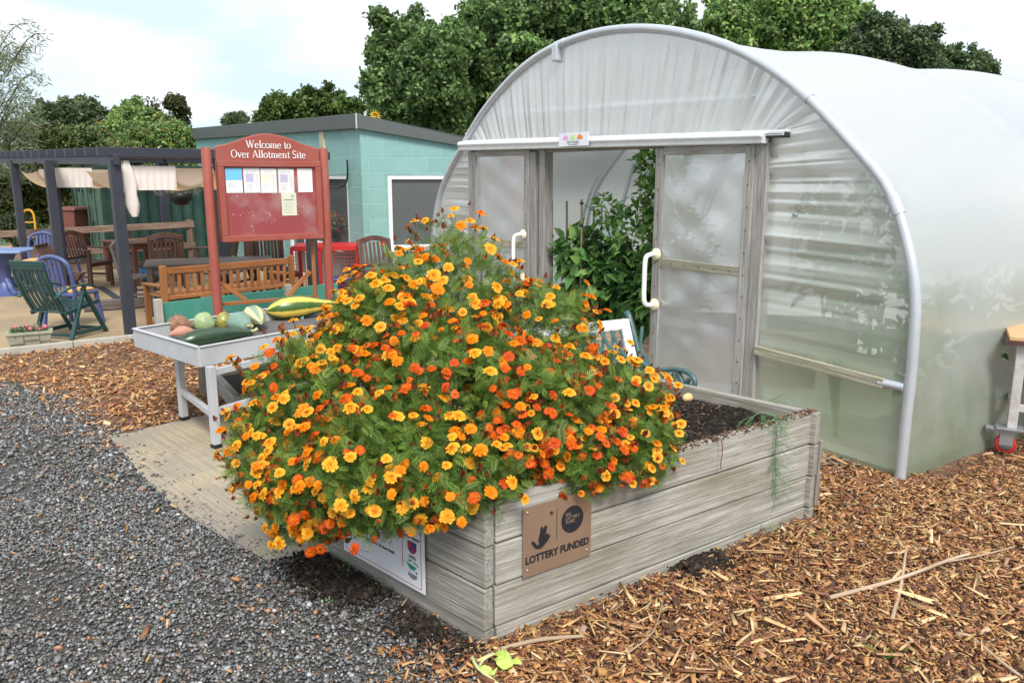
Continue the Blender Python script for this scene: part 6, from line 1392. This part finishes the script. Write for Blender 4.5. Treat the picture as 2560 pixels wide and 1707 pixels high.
b = MB(); b.add([Vector((0, 0, CHt)), cd2*2.6+Vector((0, 0, CHt)), cd2*2.6+cd1*1.95+Vector((0, 0, CHt)), cd1*1.95+Vector((0, 0, CHt))], [(0, 1, 2, 3)]); b.build('roof', M_cont, ct)
fn = thing('timber_fence', 'low weathered three rail timber fence along the back of the patio', 'fence', (-6.8, 12.7, 0)); FI = T((6.8, -12.7, 0))
FA_, FB = A(-60, 541, 12.2), A(447, 515, 13.3)
fa2, fb2 = A(-60, 590, 12.2), A(447, 563, 13.3)
for za, zb_ in ((FA_.z, FB.z), (fa2.z, fb2.z), (.16, .2)):
    for k in range(3):
        a = FA_.lerp(FB, k/3); c = FA_.lerp(FB, (k+1)/3-.002); b = MB(); b.bar((a.x, a.y, za+(zb_-za)*k/3), (c.x, c.y, za+(zb_-za)*(k+1)/3), .035, .1); o = b.build('rail', M_fence, None, .004); o.parent = fn; o.matrix_parent_inverse = FI
for f in (.0, .33, .66, .97): p = FA_.lerp(FB, f); b = MB(); b.bar((p.x, p.y+.06, 0), (p.x, p.y+.06, FA_.z+.12+(.06 if f > .9 else 0)), .1, .09, up=(1, 0, 0)); o = b.build('post', M_fence, None, .004); o.parent = fn; o.matrix_parent_inverse = FI
bn = thing('wheelie_bin', 'brown wheelie bin standing behind the fence by the container', 'wheelie bin', A(167, 560, 14.6)*1.0); bn.location.z = .2
b = MB(); 
def frust(b, w0, d0, w1, d1, z0, z1): b.add([(sx*w0/2, sy*d0/2, z0) for sx, sy in ((-1, -1), (1, -1), (1, 1), (-1, 1))]+[(sx*w1/2, sy*d1/2, z1) for sx, sy in ((-1, -1), (1, -1), (1, 1), (-1, 1))], [(3, 2, 1, 0), (4, 5, 6, 7), (0, 1, 5, 4), (1, 2, 6, 5), (2, 3, 7, 6), (3, 0, 4, 7)])
frust(b, .34, .4, .44, .5, 0, .8); b.build('body', M_bin, bn, .02); b = MB(); frust(b, .5, .56, .46, .5, .8, .86); b.build('lid', M_bin, bn, .015)
for s_ in (-1, 1): b = MB(); b.lathe([(0, -.02), (.08, -.02), (.08, .02), (0, .02)], 14, (s_*.17, .2, .05), 0, Matrix.Rotation(R(90), 3, 'Y')); b.build('wheel', M_black, bn)
sk = A(68, 560, 13.4); tr_k = thing('sack_truck', 'yellow tubular sack truck leaning behind the fence at the left', 'sack truck', (sk.x, sk.y, .1))
b = MB(); b.tube(smoothpts([(-.1, 0, 0), (-.1, .05, .7), (-.08, .06, .9), (0, .07, .95), (.08, .06, .9), (.1, .05, .7), (.1, 0, 0)], 4), .018, 8)
for z in (.25, .5, .75): b.bar((-.1, .04, z), (.1, .04, z), .02, .02)
b.build('frame', M_yellow, tr_k); b = MB(); b.box((0, -.1, .01), (.25, .2, .01)); b.build('toe_plate', M_yellow, tr_k)
mk = A(26, 580, 13.6); mp2 = thing('marker_post', 'small white marker post with an orange top among the bushes', 'post', (mk.x, mk.y, .0)); b = MB(); b.tube([(0, 0, 0), (0, 0, mk.z+.0)], .03, 10); b.build('shaft', M_whitep, mp2); b = MB(); b.lathe([(.032, 0), (.036, .05), (.02, .12), (0, .12)], 12, (0, 0, mk.z)); b.build('cap', paint('orange_plastic', (.8, .15, .02), .4), mp2)

# ================================================================ PATIO FURNITURE (front of each faces +x before turning)
def scaled(root, s=FS): root.scale = (s, s, s); return root
def blue_chair(label, x, y, rz, group='blue plastic patio chairs'):
    c = scaled(thing('plastic_chair', label, 'chair', (x, y, .004), R(rz), group)); 
    b = MB(); b.box((0, 0, .42), (.44, .46, .04)); b.build('seat', M_blue, c, .015)
    b = MB(); b.tube(smoothpts([(-.2, -.22, .4), (-.24, -.23, .65), (-.27, -.19, .83), (-.28, 0, .9), (-.27, .19, .83), (-.24, .23, .65), (-.2, .22, .4)], 5), .026, 8); b.build('back_frame', M_blue, c)
    for y_ in (-.09, -.03, .03, .09): b = MB(); b.bar((-.2, y_, .43), (-.275, y_, .87), .012, .036, up=(0, 1, 0)) if False else b.bar((-.2, y_, .43), (-.275, y_, .87), .036, .012, up=(1, 0, 0)); b.build('back_slat', M_blue, c)
    for sx in (-1, 1):
        for sy in (-1, 1): b = MB(); b.bar((sx*.22+.02*sx, sy*.23, 0), (sx*.19, sy*.2, .41), .05, .04, up=(0, 1, 0)); b.build('leg', M_blue, c, .01)
    b = MB(); b.box((.0, 0, .455), (.38, .4, .035)); b.build('cushion', M_cushion, c, .015); return c
blue_chair('blue plastic chair with tan cushion behind the blue table, facing the camera', -6.95, 11.75, -80)
blue_chair('blue plastic chair at the left edge of the picture beside the blue table', -7.36, 10.9, 15)
blue_chair('blue plastic chair with tan cushion right behind the green recliner', -4.78, 8.6, 80)
blue_chair('blue plastic chair against the fence behind the brown armchair', -6.85, 12.1, -25)
btb = scaled(thing('plastic_table', 'blue plastic square table with pedestal base at the left of the patio', 'table', (-6.98, 10.95, .004), R(8)))
b = MB(); b.box((0, 0, .7), (.9, .8, .035)); b.build('top', M_bluetop, btb, .012); b = MB(); b.lathe([(.09, .2), (.11, .45), (.2, .63), (.3, .68)], 20); b.lathe([(.09, .2), (.16, .06), (.3, 0)], 20); b.build('pedestal', M_blue, btb)
for k in range(4): a = k*math.pi/2+.78; b = MB(); b.tube(smoothpts([(.08*math.cos(a), .08*math.sin(a), .25), (.22*math.cos(a), .22*math.sin(a), .1), (.38*math.cos(a), .38*math.sin(a), .02)], 4), [.05]*4+[.035]*5, 8); b.build('foot', M_blue, btb)
def wood_chair(label, x, y, rz, mat=None, arms=True, lean=0, group='dark wooden patio chairs'):
    mat = mat or M_brown; c = scaled(thing('wooden_chair', label, 'chair', (x, y, .004), R(rz), group))
    if lean: c.rotation_euler = (0, R(lean), R(rz))
    for sy in (-1, 1):
        b = MB(); b.bar((-.22, sy*.25, 0), (-.2, sy*.25, .45), .045, .045, up=(1, 0, 0)); b.bar((-.2, sy*.25, .45), (-.3, sy*.25, .9), .045, .04, up=(1, 0, 0)); b.build('leg', mat, c, .004)
        b = MB(); b.bar((.23, sy*.25, 0), (.23, sy*.25, .63 if arms else .42), .045, .045, up=(1, 0, 0)); b.build('leg', mat, c, .004)
        if arms: b = MB(); b.bar((-.26, sy*.26, .66), (.28, sy*.26, .645), .06, .025); b.build('armrest', mat, c, .008)
        b = MB(); b.bar((-.2, sy*.25, .2), (.23, sy*.25, .2), .02, .035); b.build('stretcher', mat, c)
    b = MB(); vs = smoothpts([(-.3, -.25, .86), (-.305, 0, .92), (-.3, .25, .86)], 4)
    for p_, q_ in zip(vs, vs[1:]): b.bar(p_, q_+(q_-p_)*.1, .03, .08)
    b.build('back_rail', mat, c, .004); b = MB(); b.bar((-.215, -.25, .5), (-.215, .25, .5), .025, .04); b.build('back_rail', mat, c, .004)
    for k in range(7): y_ = -.2+k*.4/6; b = MB(); b.bar((-.21, y_, .5), (-.298, y_, .86), .04, .014, up=(1, 0, 0)); b.build('back_slat', mat, c, .003)
    for k in range(6): x_ = -.18+k*.085; b = MB(); b.bar((x_, -.25, .43), (x_, .25, .43), .065, .02); b.build('seat_slat', mat, c, .003)
    b = MB(); b.bar((.23, -.25, .39), (.23, .25, .39), .025, .05); b.build('apron', mat, c); return c
wood_chair('brown slatted wooden armchair in the middle of the patio between two pergola posts', -6.2, 11.7, -12)
wood_chair('dark wooden chair seen from behind at the far brown table', -5.0, 11.55, 118, arms=False)
wood_chair('grey weathered wooden chair at the near end of the long grey table', -4.62, 9.95, 5, M_greywood, arms=False)
wood_chair('brown wooden armchair by the fence behind the left noticeboard post', -4.45, 12.1, 170)
wood_chair('dark wooden chair tipped forward under the noticeboard, left of the pair', -3.62, 10.75, -150, arms=False, lean=12)
wood_chair('dark wooden chair tipped forward under the noticeboard, right of the pair', -3.2, 10.75, -35, arms=False, lean=12)
wood_chair('dark wooden chair half hidden behind the marigolds by the building', -1.72, 10.5, -60, arms=False)
fc = scaled(thing('folding_chair', 'brown folding wooden chair with crossed legs behind the blue chair', 'chair', (-5.68, 10.15, .004), R(8)))
for sy in (-1, 1):
    b = MB(); b.bar((.24, sy*.22, 0), (-.3, sy*.22, .85), .03, .045, up=(0, 1, 0)); b.build('leg', M_brown, fc, .003); b = MB(); b.bar((-.22, sy*.19, 0), (.2, sy*.19, .44), .03, .045, up=(0, 1, 0)); b.build('leg', M_brown, fc, .003)
for k in range(6): b = MB(); b.bar((-.17+k*.075, -.21, .44), (-.17+k*.075, .21, .44), .055, .018); b.build('seat_slat', M_brown, fc, .002)
for k in range(6): y_ = -.17+k*.068; b = MB(); b.bar((-.16, y_, .58), (-.29, y_, .83), .035, .014, up=(1, 0, 0)); b.build('back_slat', M_brown, fc, .002)
b = MB(); b.bar((-.3, -.22, .85), (-.3, .22, .85), .03, .07); b.build('back_rail', M_brown, fc, .003); b = MB(); b.bar((-.16, -.22, .58), (-.16, .22, .58), .025, .04); b.build('back_rail', M_brown, fc, .003)
def wood_table(label, x, y, rz, L_t, W_t, H_t, mat):
    t = thing('wooden_table', label, 'table', (x, y, .004), R(rz))
    for k in range(7): b = MB(); yy = -W_t/2+W_t*(k+.5)/7; b.bar((-L_t/2, yy, H_t), (L_t/2, yy, H_t), W_t/7-.006, .025); b.build('top_slat', mat, t, .003)
    for sx in (-1, 1):
        for sy in (-1, 1): b = MB(); b.bar((sx*(L_t/2-.06), sy*(W_t/2-.06), 0), (sx*(L_t/2-.06), sy*(W_t/2-.06), H_t-.01), .06, .06, up=(1, 0, 0)); b.build('leg', mat, t, .004)
        b = MB(); b.bar((sx*(L_t/2-.06), -W_t/2+.06, H_t-.05), (sx*(L_t/2-.06), W_t/2-.06, H_t-.05), .03, .07); b.build('apron', mat, t)
        b = MB(); b.bar((-L_t/2+.06, sx*(W_t/2-.06), H_t-.05), (L_t/2-.06, sx*(W_t/2-.06), H_t-.05), .03, .07); b.build('apron', mat, t)
    return t
M_redwood = wood('reddish_hardwood', (.09, .03, .018), (.17, .065, .04), (.25, .11, .08), .45, 26)
wood_table('reddish brown wooden table at the back of the patio', -5.7, 12.3, -38, 1.0, .75, .62, M_redwood)
wood_table('long weathered grey wooden table behind the orange brown bench', -3.75, 9.95, 22, 1.5, .75, .56, M_greywood)
b = MB(); b.lathe([(0, 0), (.06, 0), (.08, .05), (.07, .05), (0, .015)], 14); o = b.build('bowl', M_blue); o.location = A(374, 606, 12.2); o.location.z = .65; tag(o, 'small blue bowl on the reddish brown table', 'bowl')
b = MB(); b.lathe([(0, 0), (.12, .0), (.15, .2), (.14, .2), (.0, .02)], 18); o = b.build('bucket', M_bluebin); o.location = A(348, 675, 12.4); o.location.z = .02; tag(o, 'bright blue bucket under the reddish brown table', 'bucket')
for k, (p, q_) in enumerate(((A(225, 700, 9.9), A(372, 690, 10.6)),)):
    b = MB(); b.bar((-5.15, 9.5, .07), (-4.0, 10.15, .07), .12, .11); tag(b.build('sleeper', M_greywood, bevel=.005), 'dark timber sleeper lying on the patio behind the nearest pergola post', 'timber')
for k, (p, q_) in enumerate(((G(230, 660), G(306, 710)), (G(340, 715), G(385, 740)))):
    b = MB(); b.bar((p.x, p.y, .009), (q_.x, q_.y, .009), .1, .006); tag(b.build('drain_strip', M_anth), ['dark drain strip running across the patio floor between the posts', 'dark drain strip at the right of the nearest pergola post'][k], 'drain')
# green recliner
gc = thing('recliner_chair', 'dark green plastic reclining garden chair seen from behind', 'chair', (-4.55, 7.98, .004), R(76)); scaled(gc, .8)
def tubes(name, pts, r_, k=5): b = MB(); b.tube(smoothpts(pts, k), r_, 8); return b.build(name, M_dkgreen, gc)
bkp = lambda t, y: (-.2-.24*t-.04*math.sin(t*3), y, .36+.62*t)
for k in range(6):
    y = -.17+k*.068; b = MB(); pts = [Vector(bkp(t, y)) for t in np.linspace(.05, .86, 7)]
    for p, q_ in zip(pts, pts[1:]): b.bar(p, q_+(q_-p)*.05, .042, .014, up=(1, 0, 0))
    b.build('back_slat', M_dkgreen, gc, .003)
for y in (-.23, .23):
    b = MB(); pts = [Vector(bkp(t, y)) for t in np.linspace(0, 1, 8)]
    for p, q_ in zip(pts, pts[1:]): b.bar(p, q_+(q_-p)*.05, .035, .03, up=(1, 0, 0))
    b.build('back_side', M_dkgreen, gc, .006)
b = MB(); pts = [Vector(bkp(t, 0)) for t in (.86, .93, 1.0, 1.04)]
for p, q_ in zip(pts, pts[1:]): b.bar(p, q_+(q_-p)*.05, .5, .03, up=(1, 0, 0))
b.build('headrest', M_dkgreen, gc, .01)
for k in range(7): b = MB(); x = -.2+k*.085; b.bar((x, -.24, .35+.012*k), (x, .24, .35+.012*k), .055, .016); b.build('seat_slat', M_dkgreen, gc, .004)
for y in (-.27, .27):
    b = MB(); b.bar((-.22, y*.93, .335), (.36, y*.93, .42), .03, .05); b.build('seat_rail', M_dkgreen, gc, .006)
    b = MB(); pts = smoothpts([(-.36, y, .55), (-.2, y, .63), (.05, y, .66), (.22, y, .64), (.3, y, .6)], 3)
    for p, q_ in zip(pts, pts[1:]): b.bar(p, q_+(q_-p)*.08, .06, .022)
    b.build('armrest', M_dkgreen, gc, .008)
    b = MB(); b.bar((.12, y, .64), (-.18, y, 0), .04, .05, up=(0, 1, 0)); b.build('leg', M_dkgreen, gc, .008); b = MB(); b.bar((.08, y, .62), (.42, y, 0), .04, .05, up=(0, 1, 0)); b.build('leg', M_dkgreen, gc, .008); b = MB(); b.bar((-.14, y, .07), (.38, y, .07), .03, .05); b.build('base_rail', M_dkgreen, gc, .006)
b = MB(); b.bar((.4, -.27, .05), (.4, .27, .05), .035, .04); b.build('crossbar', M_dkgreen, gc, .005); b = MB(); b.bar((-.15, -.27, .05), (-.15, .27, .05), .035, .04); b.build('crossbar', M_dkgreen, gc, .005)
# stone planter
pL_, pR_ = G(14, 806), G(106, 798); pc = (pL_+pR_)/2; pz = thing('stone_planter', 'small cast stone trough of pink flowers at the patio edge', 'planter', pc+Vector((0, .08, .004)), math.atan2((pR_-pL_).y, (pR_-pL_).x))
b = MB(); frust(b, .32, .15, .37, .18, 0, .14); b.build('trough', M_stone, pz, .008); b = MB()
for (x0, z0, x1, z1) in ((-.16, .05, -.05, .055), (-.05, .0, -.05, .13), (-.05, .08, .08, .085), (.08, .03, .08, .14), (.08, .06, .17, .07), (-.12, .11, -.12, .13)): b.bar((x0, -.082-z0*.11, z0), (x1, -.083-z1*.11, z1), .004, .005, up=(0, 1, 0) if x0 == x1 else (0, 0, 1))
b.build('joint_pattern', paint('brown_joint', (.2, .1, .05), .9), pz); b = MB(); frust(b, .39, .2, .39, .2, .13, .155); b.build('rim', M_stone, pz, .006)
n = 420; P = np.stack([rng.uniform(-.15, .15, n), rng.uniform(-.07, .07, n), .15+rng.uniform(0, .05, n)], 1); V, F, C = scatter(BL, BLF, P, basis(rng.normal(0, 1, (n, 3))+[0, 0, .5], np.tile([0., 0, 1], (n, 1))+rng.normal(0, .2, (n, 3))), np.full((n, 3), .025), palette(n, [(.08, .18, .05), (.05, .12, .03)])); npmesh('foliage', V, F, M_leaf, pz, C)
for k in range(14):
    b = MB(); x, y, z = random.uniform(-.15, .15), random.uniform(-.09, .03), .18+random.uniform(0, .03); 
    for j in range(6): a = j*1.047; b.add([(x, y, z), (x+.013*math.cos(a-.45), y+.004, z+.013*math.sin(a-.45)), (x+.018*math.cos(a), y, z+.018*math.sin(a)), (x+.013*math.cos(a+.45), y+.004, z+.013*math.sin(a+.45))], [(0, 1, 2, 3)])
    b.build('flower', MATS.get('pink_petal') or paint('pink_petal', (.8, .2, .32), .6, .2), pz)
# trolley at the right edge
tx = G(2292, 1040); tv = thing('trolley', 'rusty white steel trolley with plywood top at the right edge', 'trolley', (tx.x+.06, tx.y, 0), R(-28)); ztop = A(2335, 772, tx.y+.05).z
b = MB(); b.box((.42, .3, ztop), (.98, .72, .025)); b.build('top', M_ply, tv, .004); b = MB(); b.box((.42, .3, ztop-.024), (1.0, .74, .02)); b.build('top_edge', M_brown, tv)
for i, (x, y) in enumerate(((0, 0), (.84, 0), (0, .6), (.84, .6))):
    b = MB(); b.bar((x, y, .16), (x, y, ztop-.035), .05, .05, up=(1, 0, 0)); l = b.build('leg', M_rust, tv, .004)
    b = MB(); b.box((x-.01, y, .155), (.14, .11, .012)); b.bar((x-.02, y-.025, .15), (x-.02, y-.025, .05), .07, .006, up=(0, 1, 0)); b.bar((x-.02, y+.025, .15), (x-.02, y+.025, .05), .07, .006, up=(0, 1, 0)); b.bar((x-.13, y, .15), (x-.03, y, .13), .07, .01); cst = b.build('caster', M_steel, tv, .002)
    b = MB(); b.lathe([(.02, -.02), (.05, -.022), (.056, -.018), (.056, .018), (.05, .022), (.02, .02)], 20, (x-.02, y, .056), 0, Matrix.Rotation(R(90), 3, 'X')); b.build('wheel', M_wheel, cst)
    b = MB(); b.lathe([(0, -.024), (.036, -.024), (.036, .024), (0, .024)], 16, (x-.02, y, .056), 0, Matrix.Rotation(R(90), 3, 'X')); b.build('hub', M_steel, cst)
for z in (.28, ztop-.08):
    for (a, c) in (((0, 0), (.84, 0)), ((0, .6), (.84, .6)), ((0, 0), (0, .6)), ((.84, 0), (.84, .6))): b = MB(); b.bar((*a, z), (*c, z), .035, .04); b.build('rail', M_rust, tv, .003)

# ================================================================ TREES
TQ = np.array([(0, -.5, 0), (.5, 0, .08), (0, .5, 0), (-.5, 0, .08), (.3, -.4, .3), (.8, .1, .2), (.3, .6, .35), (-.2, .1, .3), (-.4, -.5, -.2), (.1, -.1, -.25), (-.5, .4, -.15), (-.9, 0, -.2)])
TF = np.array([(0, 1, 2, 3), (4, 5, 6, 7), (8, 9, 10, 11)])
def tree(name, label, cat, Y, lobes, n, size, cols, wts, trunk=True, gap=.5, zmin=.3, depth=.7, group=None, lean=0, sparse=0, sub=34):
    """lobes: (x, y, radius) measured on the photo at distance Y; each lobe gets smaller leaf clumps over its surface"""
    c = []
    for k, (x, y, r_) in enumerate(lobes):
        p = A(x, y, Y+random.uniform(-1, 1)*r_*S*Y/FPX*depth); c.append((p.x, p.y, max(zmin, p.z), r_*S*Y/FPX))
    c = np.array(c); base = Vector((c[:, 0].mean(), Y+.3, 0)); root = thing(name, label, cat, base, 0, group)
    # clumps
    cl = []
    for (x, y, z, r_) in c:
        for k in range(sub):
            d = rng.normal(0, 1, 3); d /= np.linalg.norm(d); q_ = rng.uniform(.35, 1.16); rr_ = r_*rng.uniform(.1, .3)*(1.25-.4*q_)
            cl.append((x+d[0]*r_*q_, y+d[1]*r_*q_*.8, z+d[2]*r_*q_, rr_, rng.uniform(.7, 1.3)))
    cl = np.array(cl); n = int(n); w_ = cl[:, 3]**2; w_ /= w_.sum(); i = rng.choice(len(cl), n, p=w_); d = rng.normal(0, 1, (n, 3)); d /= np.linalg.norm(d, axis=1, keepdims=True); d[:, 2] = np.abs(d[:, 2])*np.where(rng.uniform(0, 1, n) < .75, 1, -1)
    P = cl[i, :3]+d*cl[i, 3:4]*(rng.uniform(.3, 1, n)**.4)[:, None]*np.array([1.05, 1.05, .75]); P += rng.normal(0, 1, (n, 3))*(size*.6+cl[i, 3:4]*.16)
    # loose leaves filling between the clumps
    m_ = n//7; il = rng.choice(len(c), m_, p=c[:, 3]**2/np.sum(c[:, 3]**2)); dl_ = rng.normal(0, 1, (m_, 3)); dl_ /= np.linalg.norm(dl_, axis=1, keepdims=True)
    P[:m_] = c[il, :3]+dl_*c[il, 3:4]*(rng.uniform(.2, 1.08, m_)**.5)[:, None]*np.array([1, .8, .95]); d[:m_] = dl_
    k = P[:, 2] > .05; P, d, i = P[k], d[k], i[k]; n = len(P)
    sz = rng.uniform(.6, 1.3, n)*size; C = palette(n, cols, wts, .25)*cl[i, 4:5]*1.12
    V, F, C = scatter(TQ, TF, P-np.array(base), basis(rng.normal(0, 1, (n, 3))+d*.3, d*.35+rng.normal(0, .8, (n, 3))+[0, -.3, .35]), np.stack([sz]*3, 1), np.clip(C, 0, 1))
    npmesh('crown', V, F, M_leaf, root, C)
    if trunk:
        b = MB(); H = c[:, 2].mean(); Rt = c[:, 3].max()*.09+.05
        b.tube([(0, 0, -.1), (.03*H*.2, 0, H*.35), (0, 0, H*.8)], [Rt*1.4, Rt, Rt*.6], 9)
        for (x, y, z, r_) in c: e = Vector((x, y, z))-base; s_ = Vector((0, 0, min(H*.5, e.z*.6))); b.tube(smoothpts([s_, s_.lerp(e, .5)+Vector((0, 0, .1*r_)), e, e+Vector((0, 0, r_*.6))], 3), [Rt*.6*(1-.08*j) for j in range(10)], 6)
        b.build('trunk', M_bark, root)
    return root
DG = [(.085, .14, .05), (.12, .195, .065), (.165, .26, .08), (.22, .34, .11)]
OG = [(.09, .13, .07), (.13, .18, .085), (.18, .23, .1)]
LG = [(.13, .22, .07), (.19, .3, .085), (.26, .38, .11), (.36, .42, .14)]
tree('sycamore_tree', 'dense dark green sycamore left of the tunnel with sky gaps', 'tree', 26, [(930, 110, 75), (890, 190, 50), (900, 250, 55), (985, 170, 80), (1010, 260, 75), (940, 300, 50), (1040, 110, 50), (870, 115, 30)], 55200, 0.112, DG, [3, 4, 3, 1.5])
tree('sycamore_tree', 'tallest sycamore rising behind the front of the tunnel', 'tree', 28, [(1150, 60, 95), (1080, 170, 70), (1250, 20, 90), (1350, 60, 100), (1450, 20, 90), (1180, 170, 80), (1530, 60, 70), (1120, 250, 60), (1300, -20, 80), (1450, 120, 60)], 69920, 0.119, DG, [3, 4, 4, 2])
tree('ash_tree', 'lighter green tree above the middle of the tunnel roof', 'tree', 32, [(1700, 70, 75), (1800, 40, 75), (1900, 40, 80), (1640, 110, 50), (1760, 110, 60), (1880, 110, 60), (1960, 60, 50), (1650, 60, 40)], 47838, 0.112, LG, [3, 4, 3, .7])
tree('oak_tree', 'darker bluish green tree right of the light one above the tunnel', 'tree', 30, [(2000, 90, 45), (2060, 110, 50), (2110, 100, 40), (1970, 130, 40), (2120, 150, 40), (2030, 160, 40)], 29440, 0.093, OG+[(.05, .1, .04)], [3, 3, 2, 3])
tree('hawthorn_tree', 'small rounded tree at the right end of the tree line', 'tree', 31, [(2180, 150, 38), (2240, 150, 36), (2215, 175, 36), (2265, 170, 26), (2150, 175, 30)], 22078, 0.089, OG+[(.06, .12, .03)], [3, 3, 2, 3])
tree('distant_tree', 'rounded yellow green tree beyond the building roof', 'tree', 45, [(640, 260, 42), (700, 250, 45), (760, 248, 40), (800, 262, 30), (610, 275, 25)], 25758, 0.127, [(.05, .09, .02), (.09, .15, .03), (.13, .19, .04)], [3, 4, 2])
tree('distant_tree', 'tiny dark distant tree just right of the roof end', 'tree', 60, [(532, 276, 14), (552, 276, 13), (518, 282, 8)], 4782, 0.130, OG, [3, 3, 2])
tree('oak_tree', 'broad dark tree behind the light bushes at the left', 'tree', 36, [(110, 275, 38), (160, 262, 34), (205, 262, 34), (90, 300, 34), (180, 300, 40), (240, 300, 30), (140, 300, 35)], 33120, 0.104, OG, [3, 4, 2])
tree('birch_tree', 'thin crowned olive tree with bare twigs left of the roof', 'tree', 30, [(350, 250, 26), (400, 240, 26), (345, 285, 34), (410, 275, 30), (385, 300, 34), (420, 300, 24)], 9566, 0.074, [(.06, .07, .03), (.1, .12, .04), (.13, .14, .05)], [3, 3, 2], sub=6)
tree('maple_tree', 'bright green small tree between the dark tree and the twiggy one', 'tree', 28, [(285, 270, 30), (310, 262, 26), (320, 290, 34), (275, 300, 26)], 13248, 0.074, LG, [3, 4, 3, 1])
tree('elder_bush', 'large light green bush beside the left end of the building', 'bush', 18.5, [(330, 320, 40), (390, 320, 44), (430, 335, 36), (300, 350, 36), (360, 370, 40), (420, 385, 40), (455, 360, 20), (350, 430, 50), (300, 420, 50)], 33120, 0.049, LG+[(.4, .26, .04)], [4, 5, 3, 1, .5], zmin=.2, trunk=True)
tree('willow_bush', 'feathery grey green bush left of the light green bush', 'bush', 18, [(170, 320, 34), (220, 330, 40), (130, 330, 34), (260, 350, 34), (190, 380, 44), (240, 430, 46), (170, 450, 50)], 25758, 0.044, [(.1, .17, .05), (.15, .22, .08), (.2, .26, .1), (.3, .22, .04)], [4, 4, 2, 1], zmin=.2)
tree('bramble_bush', 'olive bush behind the left pergola posts', 'bush', 17, [(40, 320, 36), (90, 330, 36), (20, 370, 44), (80, 400, 50), (20, 450, 50), (90, 480, 50), (140, 500, 40), (10, 510, 40), (180, 540, 36), (60, 545, 34)], 33120, 0.041, [(.06, .1, .02), (.1, .14, .03), (.15, .16, .04), (.26, .2, .04)], [4, 4, 2, 1], zmin=.15)
tree('rose_bush', 'low grey green shrub beside the brown bin', 'bush', 14.8, [(20, 520, 30), (70, 530, 26), (110, 540, 24), (190, 560, 18), (150, 555, 20), (60, 560, 26)], 11038, 0.030, [(.08, .12, .06), (.16, .2, .12), (.05, .07, .03)], [3, 2, 3], zmin=.12)
for k, (x_, lab_) in enumerate(((980, 'dark shrub mass at the foot of the left sycamore'), (1120, 'dark shrub mass at the foot of the tallest sycamore'), (850, 'dark shrub mass behind the far roof corner of the building'))):
    tree('laurel_shrub', lab_, 'shrub', 27, [(x_-60, 380, 60), (x_, 370, 60), (x_+60, 385, 55)], 5000, .12, DG, [3, 3, 2, 1], zmin=.6, trunk=False)
# willow at the left edge: drooping narrow leaves
WQ = np.array([(0, 0, 0), (.5, .07, -.03), (1, 0, -.15), (.5, -.07, -.03)]); WF = np.array([(0, 1, 2, 3)])
wr = thing('willow_tree', 'tall wispy willow with narrow grey green leaves at the left edge', 'willow', A(-60, 500, 15)); wr.location.z = 0; wb_ = np.array(wr.location)
b = MB(); WP = []
for k in range(95):
    x, y = random.uniform(-160, 60), random.uniform(75, 420); reach = 1 if y > 300 else .9
    s_ = A(x-40, y+60, 15+random.uniform(-1, 1)); e = A(x+random.uniform(0, 42)*reach, y+random.uniform(-40, 10), 15+random.uniform(-1.2, 1.2)); m_ = s_.lerp(e, .6)+Vector((0, 0, .12)); pts = smoothpts([s_, m_, e, e+Vector((.12, 0, -.12))], 5)
    b.tube([p-wr.location for p in pts], [.012*(1-.8*i/len(pts)) for i in range(len(pts))], 4, cap=False)
    for p in pts:
        for j in range(5): WP.append(np.array(p)+rng.normal(0, .07, 3))
b.tube([(0, 0, 0), (-.1, 0, 1.5), (.1, .1, 3.2), (.3, 0, 4.2)], [.16, .12, .08, .03], 8); b.build('trunk', M_bark, wr)
WP = np.array(WP); n = len(WP); V, F, C = scatter(WQ, WF, WP-wb_, basis(rng.normal(0, .7, (n, 3))+[.5, 0, -.3], rng.normal(0, 1, (n, 3))), np.full((n, 3), .13)*rng.uniform(.6, 1.3, (n, 1)), palette(n, [(.14, .2, .1), (.22, .28, .16), (.32, .36, .24), (.3, .22, .06)], [4, 3, 2, .7])); npmesh('crown', V, F, M_leaf, wr, C)
# hedge line closing the horizon
n = 16000; x = rng.uniform(-60, 70, n); z = rng.uniform(0, 1, n)**.7*(2.3+.5*np.sin(x*.4)+.3*np.sin(x*1.3)); y = 50+rng.uniform(-1.5, 1.5, n)
V, F, C = scatter(TQ, TF, np.stack([x, y, z], 1), basis(rng.normal(0, 1, (n, 3)), rng.normal(0, 1, (n, 3))+[0, -.5, .5]), np.full((n, 3), .45)*rng.uniform(.6, 1.3, (n, 1)), palette(n, OG+DG[:2])); tag(npmesh('far_hedge', V, F, M_leaf, None, C), 'dark mass of distant hedge closing the horizon', 'hedge', None, 'stuff')
